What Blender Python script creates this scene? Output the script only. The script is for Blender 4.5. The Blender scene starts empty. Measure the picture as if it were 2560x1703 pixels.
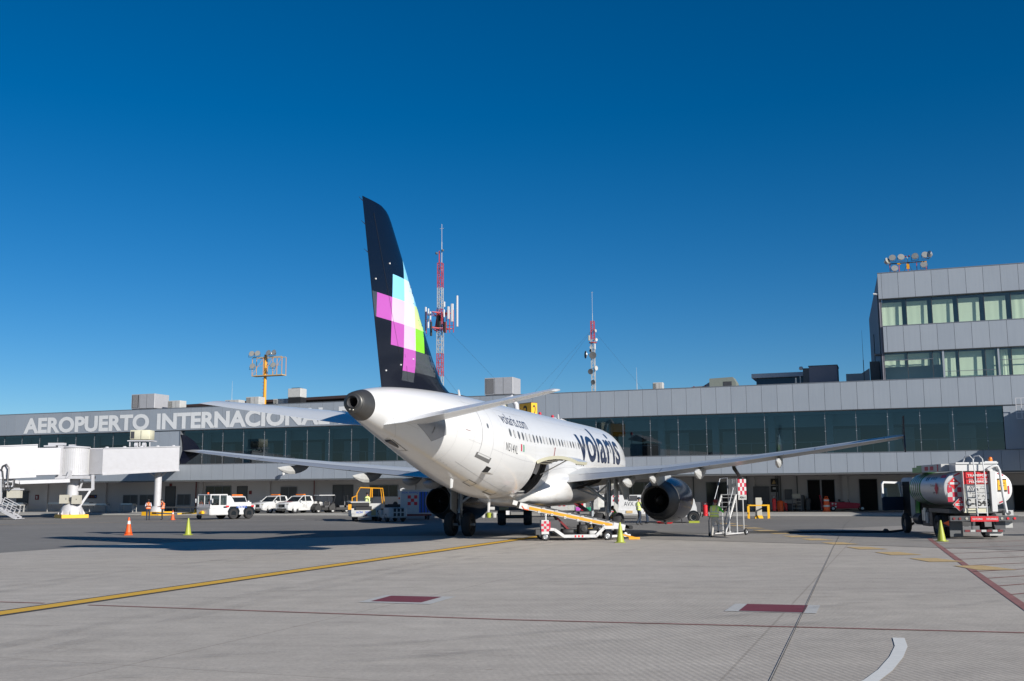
import bpy, bmesh, math, random
from mathutils import Vector, Matrix, Euler
R = math.radians
random.seed(7)
sc = bpy.context.scene
COL = sc.collection

# ------------------------------------------------------------------ camera
cam_d = bpy.data.cameras.new("camera"); cam = bpy.data.objects.new("camera", cam_d); COL.objects.link(cam)
sc.camera = cam
cam.location = (0, 0, 2.2195)
cam_d.sensor_width = 36; cam_d.lens = 2633.0/2560*36
cam_d.clip_start = .2; cam_d.clip_end = 12000
PITCH, ROLL = 0.1419, 0.006867
cam.rotation_euler = (Matrix.Rotation(math.pi/2+PITCH, 4, 'X') @ Matrix.Rotation(-ROLL, 4, 'Z')).to_euler()
# ------------------------------------------------------------------ sky and sun
SUN_EL, SUN_AZ = 22.5, 137.5
w = bpy.data.worlds.new("World"); sc.world = w; w.use_nodes = True
nt = w.node_tree; bg = nt.nodes['Background']
sky = nt.nodes.new('ShaderNodeTexSky'); sky.sky_type = 'NISHITA'; sky.sun_disc = False
sky.sun_elevation = R(SUN_EL); sky.sun_rotation = R(SUN_AZ)
sky.air_density = 1.0; sky.dust_density = 0.45; sky.ozone_density = 4.0; sky.altitude = 1800
hs = nt.nodes.new('ShaderNodeHueSaturation'); hs.inputs['Saturation'].default_value = 1.34; hs.inputs['Hue'].default_value=.5
nt.links.new(sky.outputs[0], hs.inputs['Color']); nt.links.new(hs.outputs[0], bg.inputs[0])
bg.inputs[1].default_value = 0.064
sd = bpy.data.lights.new("sun", 'SUN'); sd.energy = 5.0; sd.angle = R(.5); sd.color = (1, .955, .88)
sun = bpy.data.objects.new("sun", sd); COL.objects.link(sun)
sdir = Vector((math.sin(R(SUN_AZ))*math.cos(R(SUN_EL)), math.cos(R(SUN_AZ))*math.cos(R(SUN_EL)), math.sin(R(SUN_EL))))
sun.rotation_euler = sdir.to_track_quat('Z', 'Y').to_euler(); sun.location = (30, -30, 40)
sc.view_settings.view_transform = 'Standard'; sc.view_settings.look = 'None'
sc.view_settings.exposure = 0.4; sc.view_settings.gamma = 1
sc.render.engine = 'CYCLES'
sc.cycles.max_bounces = 6; sc.cycles.transparent_max_bounces = 12

# ------------------------------------------------------------------ materials
MATS = {}
def mat(name, rgb, rough=.6, metal=0., var=.08, scale=3., bump=0., coat=0., spec=.5, emit=None, detail=4., stretch=(1,1,1)):
    if name in MATS: return MATS[name]
    m = bpy.data.materials.new(name); m.use_nodes = True; t = m.node_tree; b = t.nodes['Principled BSDF']
    b.inputs['Roughness'].default_value = rough; b.inputs['Metallic'].default_value = metal
    b.inputs['Specular IOR Level'].default_value = spec
    if coat: b.inputs['Coat Weight'].default_value = coat; b.inputs['Coat Roughness'].default_value = .08
    tc = t.nodes.new('ShaderNodeTexCoord'); mp = t.nodes.new('ShaderNodeMapping'); mp.inputs['Scale'].default_value = stretch
    t.links.new(tc.outputs['Object'], mp.inputs[0])
    n = t.nodes.new('ShaderNodeTexNoise'); n.inputs['Scale'].default_value = scale; n.inputs['Detail'].default_value = detail
    t.links.new(mp.outputs[0], n.inputs['Vector'])
    mx = t.nodes.new('ShaderNodeMix'); mx.data_type = 'RGBA'; mx.inputs[6].default_value = (*[c*(1-var) for c in rgb], 1)
    mx.inputs[7].default_value = (*[min(1, c*(1+var)) for c in rgb], 1)
    t.links.new(n.outputs[0], mx.inputs[0]); t.links.new(mx.outputs[2], b.inputs['Base Color'])
    if bump:
        bp = t.nodes.new('ShaderNodeBump'); bp.inputs['Strength'].default_value = bump; bp.inputs['Distance'].default_value = .02
        t.links.new(n.outputs[0], bp.inputs['Height']); t.links.new(bp.outputs[0], b.inputs['Normal'])
    if emit: b.inputs['Emission Color'].default_value = (*rgb, 1); b.inputs['Emission Strength'].default_value = emit
    MATS[name] = m; return m
M = lambda n: MATS[n]
mat('white_paint', (.58,.58,.58), .3, var=.03, coat=.4)
mat('aircraft_white', (.63,.63,.63), .3, var=.02, scale=1.2, coat=.5)
mat('bridge_white', (.46,.46,.485), .5, var=.06, scale=1.5)
mat('white_dirty', (.43,.43,.42), .5, var=.15, scale=6)
mat('wing_grey', (.42,.44,.46), .35, var=.08, scale=1.4)
mat('wing_panel', (.33,.34,.35), .4, var=.1, scale=1.6)
mat('flap_metal', (.5,.5,.5), .33, .55, var=.12, scale=2)
mat('metal', (.55,.56,.57), .35, .8, var=.1)
mat('dark_metal', (.09,.09,.095), .45, .6, var=.2, scale=5)
mat('exhaust', (.10,.098,.095), .45, .7, var=.2, scale=6)
mat('black', (.012,.012,.013), .6, var=.2)
mat('void', (.004,.004,.005), .9)
mat('rubber', (.022,.022,.024), .85, var=.3, scale=14, bump=.4)
mat('navy', (.0025,.0035,.010), .22, var=.1, coat=.2, spec=.35)
mat('logo_navy', (.008,.014,.045), .35, coat=.4)
mat('fin_grey', (.045,.05,.058), .25, coat=.6)
mat('magenta', (.44,.085,.40), .3, coat=.5, var=.02)
mat('pink', (.70,.48,.69), .3, coat=.5, var=.02)
mat('sky_blue', (.24,.62,.86), .3, coat=.5, var=.02)
mat('pale_blue', (.62,.80,.88), .3, coat=.5, var=.02)
mat('lime', (.22,.72,.01), .3, coat=.5, var=.02)
mat('pale_lime', (.62,.84,.28), .3, coat=.5, var=.02)
mat('yellow', (.66,.29,.01), .45, var=.08, scale=5)
mat('sign_yellow', (.76,.40,.01), .5, var=.06)
mat('orange', (.75,.10,.012), .5, var=.1)
mat('lime_cone', (.32,.36,.04), .5, var=.12, scale=6)
mat('red', (.55,.012,.02), .45, var=.1)
mat('dark_red', (.16,.015,.018), .5, var=.2)
mat('crimson', (.45,.01,.04), .5, var=.08)
mat('green', (.025,.22,.02), .4, var=.1, coat=.3)
mat('flag_green', (.01,.25,.13), .4)
mat('sign_blue', (.01,.08,.42), .5)
mat('panel_cream', (.55,.53,.40), .5, var=.05)
mat('beige', (.42,.40,.34), .6, var=.08)
mat('skin', (.40,.22,.15), .6, var=.05)
mat('hair', (.012,.01,.009), .8)
mat('hivis_orange', (.85,.16,.03), .8, var=.08)
mat('hivis_yellow', (.70,.80,.20), .8, var=.08)
mat('shirt_green', (.10,.62,.06), .8)
mat('grey_trousers', (.42,.40,.37), .9, var=.12, scale=12, bump=.3)
mat('navy_cloth', (.018,.03,.055), .9, var=.2, scale=12)
mat('pale_blue_cloth', (.40,.52,.66), .9)
mat('reflective', (.55,.56,.55), .4)
mat('wall_paint', (.50,.48,.48), .8, var=.06, scale=.8, bump=.05)
mat('wall_dark', (.10,.105,.11), .8, var=.08)
mat('interior', (.40,.46,.48), .8, var=.06)
mat('interior_dark', (.03,.07,.09), .8)
mat('roof_grey', (.25,.25,.26), .9, var=.1)
mat('ac_grey', (.38,.38,.40), .5, .2, var=.1)
mat('dark_blue_glassy', (.01,.03,.07), .15)
mat('red_roof', (.13,.02,.02), .7, var=.15); mat('roof_dark', (.035,.02,.02), .8, var=.3)
mat('antenna_red', (.45,.05,.05), .5)
mat('blind', (.66,.72,.55), .85, var=.04, scale=.6, bump=.1, stretch=(6,6,.5))
mat('truck_silver', (.55,.56,.58), .3, .3, var=.08)
mat('window_black', (.012,.016,.02), .08, var=.05)
mat('cabin_window', (.10,.11,.13), .12, var=.2)
mat('cabin_blind', (.45,.45,.45), .3)
mat('paint_white_line', (.62,.62,.60), .8, var=.12, scale=9)
mat('frame_alu', (.22,.23,.25), .4, .5)
mat('lamp_glass', (.62,.60,.52), .15, .6, var=.15)
mat('curtain', (.5,.5,.52), .7)
mat('amber', (.8,.18,.01), .25, coat=.5)

def panel_mat():
    m = bpy.data.materials.new('panel'); m.use_nodes = True; t = m.node_tree; b = t.nodes['Principled BSDF']
    g = t.nodes.new('ShaderNodeNewGeometry'); n = t.nodes.new('ShaderNodeTexNoise'); n.inputs['Scale'].default_value = .35
    tc = t.nodes.new('ShaderNodeTexCoord'); t.links.new(tc.outputs['Object'], n.inputs['Vector'])
    ad = t.nodes.new('ShaderNodeMath'); ad.operation = 'MULTIPLY_ADD'; ad.inputs[1].default_value = .55; 
    t.links.new(g.outputs['Random Per Island'], ad.inputs[0]); t.links.new(n.outputs[0], ad.inputs[2])
    mx = t.nodes.new('ShaderNodeMix'); mx.data_type = 'RGBA'
    mx.inputs[6].default_value = (.262,.292,.335,1); mx.inputs[7].default_value = (.305,.335,.376,1)
    t.links.new(ad.outputs[0], mx.inputs[0])
    mp = t.nodes.new('ShaderNodeMapping'); mp.inputs['Scale'].default_value = (2.2,1,.12); t.links.new(tc.outputs['Object'], mp.inputs[0])
    n2 = t.nodes.new('ShaderNodeTexNoise'); n2.inputs['Scale'].default_value = 2.5; n2.inputs['Detail'].default_value = 5; t.links.new(mp.outputs[0], n2.inputs['Vector'])
    rp = t.nodes.new('ShaderNodeValToRGB'); rp.color_ramp.elements[0].position = .3; rp.color_ramp.elements[0].color = (.955,.955,.96,1); rp.color_ramp.elements[1].position = .62; t.links.new(n2.outputs[0], rp.inputs[0])
    m3 = t.nodes.new('ShaderNodeMix'); m3.data_type = 'RGBA'; m3.blend_type = 'MULTIPLY'; m3.inputs[0].default_value = 1; t.links.new(mx.outputs[2], m3.inputs[6]); t.links.new(rp.outputs[0], m3.inputs[7]); t.links.new(m3.outputs[2], b.inputs['Base Color'])
    b.inputs['Metallic'].default_value = .15; b.inputs['Roughness'].default_value = .42
    MATS['panel'] = m
panel_mat()
def grime(name, amt, zlo, zhi, tint, sy=.25):
    # noise streaks mixed towards the tint, stretched along y, stronger towards the bottom
    m = MATS[name]; t = m.node_tree; b = t.nodes['Principled BSDF']; src = b.inputs['Base Color'].links[0].from_socket
    tc = t.nodes.new('ShaderNodeTexCoord'); mp = t.nodes.new('ShaderNodeMapping'); mp.inputs['Scale'].default_value = (2.5,sy,2.5); t.links.new(tc.outputs['Object'], mp.inputs[0])
    n = t.nodes.new('ShaderNodeTexNoise'); n.inputs['Scale'].default_value = 1.6; n.inputs['Detail'].default_value = 8; n.inputs['Roughness'].default_value = .65; t.links.new(mp.outputs[0], n.inputs['Vector'])
    sx = t.nodes.new('ShaderNodeSeparateXYZ'); t.links.new(tc.outputs['Object'], sx.inputs[0]); mr = t.nodes.new('ShaderNodeMapRange'); mr.inputs[1].default_value = zhi; mr.inputs[2].default_value = zlo; mr.inputs[3].default_value = .06; mr.inputs[4].default_value = 1; t.links.new(sx.outputs[2], mr.inputs[0])
    rp = t.nodes.new('ShaderNodeValToRGB'); rp.color_ramp.elements[0].position = .42; rp.color_ramp.elements[1].position = .75; t.links.new(n.outputs[0], rp.inputs[0])
    k = t.nodes.new('ShaderNodeMath'); k.operation = 'MULTIPLY'; t.links.new(rp.outputs[0], k.inputs[0]); t.links.new(mr.outputs[0], k.inputs[1]); k2 = t.nodes.new('ShaderNodeMath'); k2.operation = 'MULTIPLY'; k2.inputs[1].default_value = amt; t.links.new(k.outputs[0], k2.inputs[0])
    mx = t.nodes.new('ShaderNodeMix'); mx.data_type = 'RGBA'; t.links.new(k2.outputs[0], mx.inputs[0]); t.links.new(src, mx.inputs[6]); mx.inputs[7].default_value = (*tint,1); t.links.new(mx.outputs[2], b.inputs['Base Color'])
grime('aircraft_white', .5, 1.6, 3.4, (.27,.22,.16)); grime('bridge_white', .25, 3.5, 7.5, (.25,.23,.20), .8); grime('white_paint', .4, .3, 1.6, (.22,.2,.18), 1.); grime('white_dirty', .5, .2, 1.2, (.18,.16,.14), 1.)
def glass_mat():
    m = bpy.data.materials.new('glass_tint'); m.use_nodes = True; t = m.node_tree
    t.nodes.remove(t.nodes['Principled BSDF']); out = t.nodes['Material Output']
    tr = t.nodes.new('ShaderNodeBsdfTransparent'); tr.inputs[0].default_value = (.24,.38,.46,1)
    gl = t.nodes.new('ShaderNodeBsdfGlossy'); gl.inputs['Roughness'].default_value = .03; gl.inputs[0].default_value = (.75,.85,.9,1)
    lw = t.nodes.new('ShaderNodeLayerWeight'); lw.inputs[0].default_value = .5; pw = t.nodes.new('ShaderNodeMath'); pw.operation = 'POWER'; pw.inputs[1].default_value = 4; t.links.new(lw.outputs['Facing'], pw.inputs[0])
    fr = t.nodes.new('ShaderNodeMath'); fr.operation = 'MULTIPLY_ADD'; fr.inputs[1].default_value = .85; fr.inputs[2].default_value = .09; t.links.new(pw.outputs[0], fr.inputs[0])
    mx = t.nodes.new('ShaderNodeMixShader'); t.links.new(fr.outputs[0], mx.inputs[0])
    t.links.new(tr.outputs[0], mx.inputs[1]); t.links.new(gl.outputs[0], mx.inputs[2]); t.links.new(mx.outputs[0], out.inputs[0])
    MATS['glass'] = m
    m2 = m.copy(); m2.name = 'glass_clear'; m2.node_tree.nodes['Transparent BSDF'].inputs[0].default_value = (.84,.9,.88,1); MATS['glass_clear'] = m2
glass_mat()

# ------------------------------------------------------------------ mesh builder
class MB:
    def __init__(s): s.v = []; s.f = []; s.m = []; s.sm = []; s.mats = []; s.cur = 0; s.T = Matrix()
    def mat(s, name):
        if name not in s.mats: s.mats.append(name)
        s.cur = s.mats.index(name); return s
    def at(s, *a, rz=0., rx=0., ry=0.):
        s.T = Matrix.Translation(Vector(a)) @ Euler((rx, ry, rz)).to_matrix().to_4x4(); return s
    def add(s, vs, fs, smooth=False):
        o = len(s.v)
        for p in vs: s.v.append(tuple(s.T @ Vector(p)))
        for f in fs: s.f.append([i+o for i in f]); s.m.append(s.cur); s.sm.append(smooth)
        return s
    def box(s, x0, x1, y0, y1, z0, z1):
        vs = [(x0,y0,z0),(x1,y0,z0),(x1,y1,z0),(x0,y1,z0),(x0,y0,z1),(x1,y0,z1),(x1,y1,z1),(x0,y1,z1)]
        return s.add(vs, [(0,3,2,1),(4,5,6,7),(0,1,5,4),(1,2,6,5),(2,3,7,6),(3,0,4,7)])
    def rbox(s, x0, x1, y0, y1, z0, z1, r=.05):
        # chamfered box: octagonal plan, chamfered top
        def ring(i, z): return [(x0+r+i,y0+i,z),(x1-r-i,y0+i,z),(x1-i,y0+r+i,z),(x1-i,y1-r-i,z),(x1-r-i,y1-i,z),(x0+r+i,y1-i,z),(x0+i,y1-r-i,z),(x0+i,y0+r+i,z)]
        vs = ring(r*.6, z0)+ring(0, z0+r)+ring(0, z1-r)+ring(r*.6, z1); fs = [tuple(range(7,-1,-1)), tuple(range(24,32))]
        for k in range(3):
            for i in range(8): j = (i+1) % 8; fs.append((k*8+i, k*8+j, k*8+8+j, k*8+8+i))
        return s.add(vs, fs)
    def frust(s, a, b):  # a,b: (x0,x1,y0,y1,z)
        vs = [(a[0],a[2],a[4]),(a[1],a[2],a[4]),(a[1],a[3],a[4]),(a[0],a[3],a[4]),(b[0],b[2],b[4]),(b[1],b[2],b[4]),(b[1],b[3],b[4]),(b[0],b[3],b[4])]
        return s.add(vs, [(0,3,2,1),(4,5,6,7),(0,1,5,4),(1,2,6,5),(2,3,7,6),(3,0,4,7)])
    def cyl(s, p0, p1, r0, r1=None, n=16, caps=True, smooth=True):
        r1 = r0 if r1 is None else r1; p0 = Vector(p0); p1 = Vector(p1); d = (p1-p0).normalized()
        u = d.orthogonal().normalized(); q = d.cross(u); vs = []
        for p, r in ((p0, r0), (p1, r1)):
            for i in range(n): a = 2*math.pi*i/n; vs.append(p+u*math.cos(a)*r+q*math.sin(a)*r)
        s.add(vs, [(i, (i+1)%n, n+(i+1)%n, n+i) for i in range(n)], smooth)
        if caps: s.add(vs[:n], [tuple(range(n-1,-1,-1))]); s.add(vs[n:], [tuple(range(n))])
        return s
    def tube(s, pts, r, n=8, closed=False):
        pts = [Vector(p) for p in pts]; rings = []; u = None
        for i, p in enumerate(pts):
            a = pts[i-1] if i else p; b = pts[i+1] if i < len(pts)-1 else p
            d = (b-a).normalized(); u = d.orthogonal().normalized() if u is None else (u-d*u.dot(d)).normalized(); q = d.cross(u)
            rr = r[i] if isinstance(r, (list, tuple)) else r
            rings.append([p+u*math.cos(2*math.pi*k/n)*rr+q*math.sin(2*math.pi*k/n)*rr for k in range(n)])
        return s.loft(rings, True, True)
    def bar(s, p0, p1, w, h=None):
        h = w if h is None else h; p0 = Vector(p0); p1 = Vector(p1); d = (p1-p0).normalized()
        up = Vector((0,0,1)) if abs(d.z) < .95 else Vector((0,1,0)); x = d.cross(up).normalized(); z = x.cross(d)
        vs = []
        for p in (p0, p1):
            for a, b in ((-1,-1),(1,-1),(1,1),(-1,1)): vs.append(p+x*a*w/2+z*b*h/2)
        return s.add(vs, [(3,2,1,0),(4,5,6,7),(0,1,5,4),(1,2,6,5),(2,3,7,6),(3,0,4,7)])
    def loft(s, rings, caps=True, smooth=True, closed=True):
        n = len(rings[0]); vs = [p for r in rings for p in r]; fs = []
        for k in range(len(rings)-1):
            for i in range(n if closed else n-1): j = (i+1) % n; fs.append((k*n+i, k*n+j, (k+1)*n+j, (k+1)*n+i))
        s.add(vs, fs, smooth)
        if caps: s.add(rings[0], [tuple(range(n-1,-1,-1))]); s.add(rings[-1], [tuple(range(n))])
        return s
    def lathe(s, prof, axis='z', n=24, smooth=True, caps=False, c=(0,0,0)):
        rings = []
        for r, h in prof:
            ring = []
            for i in range(n):
                a = 2*math.pi*i/n; x, y = r*math.cos(a), r*math.sin(a)
                p = {'z': (x,y,h), 'y': (y,h,x), 'x': (h,x,y)}[axis]; ring.append((p[0]+c[0], p[1]+c[1], p[2]+c[2]))
            rings.append(ring)
        return s.loft(rings, caps, smooth)
    def prism(s, pts, axis, a, b):  # polygon in the plane normal to axis, extruded a..b
        def P(u, v, t): return {'x': (t,u,v), 'y': (u,t,v), 'z': (u,v,t)}[axis]
        return s.loft([[P(u,v,a) for u,v in pts], [P(u,v,b) for u,v in pts]], True, False)
    def quad(s, a, b, c, d): return s.add([a,b,c,d], [(0,1,2,3)])
    def sphere(s, c, r, n=12, sx=1, sy=1, sz=1):
        rings = []
        for k in range(1, n//2): 
            t = math.pi*k/(n//2); rings.append([(c[0]+r*sx*math.sin(t)*math.cos(2*math.pi*i/n), c[1]+r*sy*math.sin(t)*math.sin(2*math.pi*i/n), c[2]+r*sz*math.cos(t)) for i in range(n)])
        return s.loft(rings, True, True)
    def wheel(s, c, r, wd, axis='x', rim='white_dirty', tyre='rubber', rr=.55, n=28):
        s.mat(tyre); h = wd/2
        s.lathe([(r*rr,-h*.8),(r*.88,-h),(r*.97,-h*.75),(r,-h*.3),(r,h*.3),(r*.97,h*.75),(r*.88,h),(r*rr,h*.8)], axis, n, True, False, c)
        s.mat(rim); s.lathe([(.02,-h*.5),(r*rr*.5,-h*.55),(r*rr*.85,-h*.4),(r*rr,-h*.85)], axis, n, True, False, c)
        s.lathe([(.02,h*.5),(r*rr*.5,h*.55),(r*rr*.85,h*.4),(r*rr,h*.85)], axis, n, True, False, c)
        return s
    def build(s, name, parent=None, label=None, sharp=40, loc=None, rz=0):
        me = bpy.data.meshes.new(name); me.from_pydata(s.v, [], s.f)
        for k in s.mats: me.materials.append(MATS[k])
        me.polygons.foreach_set('material_index', s.m); me.polygons.foreach_set('use_smooth', s.sm)
        bm = bmesh.new(); bm.from_mesh(me); bmesh.ops.remove_doubles(bm, verts=bm.verts, dist=1e-5) if len(s.v) < 60000 and any(s.sm) else None
        bmesh.ops.recalc_face_normals(bm, faces=bm.faces); bm.to_mesh(me); bm.free()
        if any(s.sm): me.set_sharp_from_angle(angle=R(sharp))
        me.update()
        o = bpy.data.objects.new(name, me); COL.objects.link(o)
        if parent: o.parent = parent
        if loc is not None: o.location = loc; o.rotation_euler = (0,0,rz)
        if label: o['label'] = label
        return o
def tag(o, label, cat, group=None, kind=None):
    if label: o['label'] = label
    if cat: o['category'] = cat
    if group: o['group'] = group
    if kind: o['kind'] = kind
    return o
def empty(name, loc, rz, label, cat, group=None):
    o = bpy.data.objects.new(name, None); COL.objects.link(o); o.location = loc; o.rotation_euler = (0,0,rz); o.empty_display_size = .2
    return tag(o, label, cat, group)
def copy_tree(o, parent=None):
    c = o.copy(); COL.objects.link(c); c.parent = parent
    for ch in list(o.children): copy_tree(ch, c)
    return c
def structure(o): o['kind'] = 'structure'; return o
def text_mesh(txt, size, bold=.0, spacing=1., xscale=1.):
    cu = bpy.data.curves.new('t', 'FONT'); cu.body = txt; cu.size = size; cu.offset = bold; cu.space_character = spacing; cu.resolution_u = 4
    o = bpy.data.objects.new('t', cu); COL.objects.link(o); bpy.context.view_layer.update()
    dg = bpy.context.evaluated_depsgraph_get(); me = bpy.data.meshes.new_from_object(o.evaluated_get(dg))
    vs = [(v.co.x*xscale, v.co.y) for v in me.vertices]; fs = [list(p.vertices) for p in me.polygons]
    bpy.data.objects.remove(o); bpy.data.curves.remove(cu); bpy.data.meshes.remove(me)
    return vs, fs
def text_on(mb, txt, size, fn, bold=0., mname='black', spacing=1., center=False, width=None, height=None):
    """fn(x,y)->3D; optional fit to width/height"""
    vs, fs = text_mesh(txt, size, bold, spacing)
    x0 = min(v[0] for v in vs); x1 = max(v[0] for v in vs); y0 = min(v[1] for v in vs); y1 = max(v[1] for v in vs)
    kx = width/(x1-x0) if width else 1; ky = height/(y1-y0) if height else 1
    if width and not height: ky = 1
    cx = (x0+x1)/2 if center else x0; cy = (y0+y1)/2 if center else y0
    mb.mat(mname); mb.add([fn((a-cx)*kx, (b-cy)*ky) for a, b in vs], fs); return mb
# ------------------------------------------------------------------ ground
AL = math.atan(.36); RZF = -AL
ES = Vector((math.cos(AL), -math.sin(AL), 0)); EB = Vector((math.sin(AL), math.cos(AL), 0)); FO = Vector((0, 104, 0))
def F(s, b, z=0.): return FO+ES*s+EB*b+Vector((0,0,z))
def ground_mat(name, c0, c1, groove=0., asphalt=False):
    m = bpy.data.materials.new(name); m.use_nodes = True; t = m.node_tree; b = t.nodes['Principled BSDF']; L = t.links.new
    tc = t.nodes.new('ShaderNodeTexCoord')
    def noise(sc_, det, stretch=(1,1,1), rot=0, rough=.6):
        mp = t.nodes.new('ShaderNodeMapping'); mp.inputs['Scale'].default_value = stretch; mp.inputs['Rotation'].default_value = (0,0,rot)
        L(tc.outputs['Object'], mp.inputs[0]); n = t.nodes.new('ShaderNodeTexNoise'); n.inputs['Scale'].default_value = sc_; n.inputs['Detail'].default_value = det; n.inputs['Roughness'].default_value = rough
        L(mp.outputs[0], n.inputs['Vector']); return n.outputs[0]
    def ramp(x, a, b_, ca=(0,0,0,1), cb=(1,1,1,1)):
        r = t.nodes.new('ShaderNodeValToRGB'); r.color_ramp.elements[0].position = a; r.color_ramp.elements[1].position = b_; r.color_ramp.elements[0].color = ca; r.color_ramp.elements[1].color = cb
        L(x, r.inputs[0]); return r.outputs[0]
    def mix(f, a, b_, mode='MIX', fac=None):
        x = t.nodes.new('ShaderNodeMix'); x.data_type = 'RGBA'; x.blend_type = mode
        if f is None: x.inputs[0].default_value = fac
        else: L(f, x.inputs[0])
        for i, q in ((6, a), (7, b_)):
            if isinstance(q, tuple): x.inputs[i].default_value = (*q, 1) if len(q) == 3 else q
            else: L(q, x.inputs[i])
        return x.outputs[2]
    big = noise(.05, 5); streak = noise(.16, 6, (1, 9, 1), .32); streak2 = noise(.5, 5, (1, 14, 1), .1); fine = noise(14, 5, rough=.8); mid = noise(1.6, 6, rough=.7)
    col = mix(ramp(big, .35, .68), c0, c1)
    col = mix(None, col, ramp(streak, .3, .72, (.91,.91,.91,1), (1.08,1.08,1.07,1)), 'MULTIPLY', 1.)
    col = mix(None, col, ramp(streak2, .35, .7, (.97,.97,.97,1), (1.03,1.03,1.03,1)), 'MULTIPLY', 1.)
    col = mix(None, col, ramp(mid, .3, .75, (.9,.9,.9,1), (1.1,1.1,1.1,1)), 'MULTIPLY', 1.)
    col = mix(None, col, ramp(fine, .25, .75, (.80,.80,.80,1), (1.2,1.2,1.2,1)), 'MULTIPLY', 1.)
    # rubber and oil marks
    st = ramp(noise(.35, 7, (1, 3.5, 1), .35), .62, .80); col = mix(st, col, mix(None, col, (.62,.61,.60), 'MULTIPLY', 1.))
    spots = noise(2.3, 4); col = mix(ramp(spots, .70, .76), col, mix(None, col, (.72,.70,.68), 'MULTIPLY', 1.))
    # slab joints
    br = t.nodes.new('ShaderNodeTexBrick'); mp = t.nodes.new('ShaderNodeMapping'); mp.inputs['Rotation'].default_value = (0,0,R(20)); mp.inputs['Location'].default_value = (2.1, 1.4, 0)
    L(tc.outputs['Object'], mp.inputs[0]); L(mp.outputs[0], br.inputs['Vector'])
    br.offset = 0; br.inputs['Scale'].default_value = 1; br.inputs['Brick Width'].default_value = 7.5; br.inputs['Row Height'].default_value = 6.5 ; br.inputs['Mortar Size'].default_value = .022; br.inputs['Mortar Smooth'].default_value = .3
    br.inputs['Color1'].default_value = (1,1,1,1); br.inputs['Color2'].default_value = (.93,.93,.94,1); br.inputs['Mortar'].default_value = (.74,.73,.72,1)
    if not asphalt: col = mix(None, col, br.outputs[0], 'MULTIPLY', .85)
    bp = t.nodes.new('ShaderNodeBump'); bp.inputs['Strength'].default_value = .35; bp.inputs['Distance'].default_value = .01; L(fine, bp.inputs['Height'])
    nrm = bp.outputs[0]
    if groove:
        wv = t.nodes.new('ShaderNodeTexWave'); wv.bands_direction = 'X'; wv.inputs['Scale'].default_value = 3.2; wv.inputs['Distortion'].default_value = .5; wv.inputs['Detail'].default_value = 3; wv.inputs['Detail Scale'].default_value = 3
        mp2 = t.nodes.new('ShaderNodeMapping'); mp2.inputs['Rotation'].default_value = (0,0,R(-10)); L(tc.outputs['Object'], mp2.inputs[0]); L(mp2.outputs[0], wv.inputs[0])
        gm = t.nodes.new('ShaderNodeMath'); gm.operation = 'MULTIPLY'; L(wv.outputs[1], gm.inputs[0])
        # grooved area fades in from left to right in patches
        sx = t.nodes.new('ShaderNodeSeparateXYZ'); L(tc.outputs['Object'], sx.inputs[0])
        mr = t.nodes.new('ShaderNodeMapRange'); mr.inputs[1].default_value = -1.; mr.inputs[2].default_value = 3.5; L(sx.outputs[0], mr.inputs[0])
        mr2 = t.nodes.new('ShaderNodeMapRange'); mr2.inputs[1].default_value = 30; mr2.inputs[2].default_value = 24; L(sx.outputs[1], mr2.inputs[0])
        q = t.nodes.new('ShaderNodeMath'); q.operation = 'MULTIPLY'; L(mr.outputs[0], q.inputs[0]); L(mr2.outputs[0], q.inputs[1]); L(q.outputs[0], gm.inputs[1])
        col = mix(gm.outputs[0], col, mix(None, col, (.87,.865,.86), 'MULTIPLY', 1.))
        b2 = t.nodes.new('ShaderNodeBump'); b2.inputs['Strength'].default_value = .25; b2.inputs['Distance'].default_value = .012; b2.invert = True; L(gm.outputs[0], b2.inputs['Height']); L(nrm, b2.inputs['Normal']); nrm = b2.outputs[0]
    L(col, b.inputs['Base Color']); L(nrm, b.inputs['Normal']); b.inputs['Roughness'].default_value = .85; b.inputs['Specular IOR Level'].default_value = .3
    MATS[name] = m
ground_mat('asphalt', (.165,.155,.145), (.21,.20,.187), asphalt=True)
ground_mat('concrete', (.395,.358,.315), (.475,.435,.388), groove=1.)
ground_mat('concrete_far', (.27,.25,.228), (.32,.298,.272))
g = MB().mat('asphalt'); g.quad((-3000,-600,0),(3000,-600,0),(3000,5000,0),(-3000,5000,0)); structure(g.build('ground'))
g = MB().mat('concrete')   # pale concrete apron nearest to the camera
g.add([(x,y,.004) for x,y in ((-300,-200),(300,-200),(300,-60),(60,8),(22,34),(14,42),(4,50.5),(-2,54.2),(-8,54.0),(-13,51.0),(-17.3,47.2),(-20,40.2),(-40,30),(-300,-20))], [tuple(range(14))]); structure(g.build('concrete_apron'))
g = MB().mat('concrete_far')
g.add([(x,y,.008) for x,y in ((300,-59),(300,-59.1),(300,60),(90,84),(36,70),(22,63),(13,56),(4.5,50.2),(14.2,42),(22.3,34),(60.2,8.1))], [tuple(range(11))]); structure(g.build('concrete_taxiway'))

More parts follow.
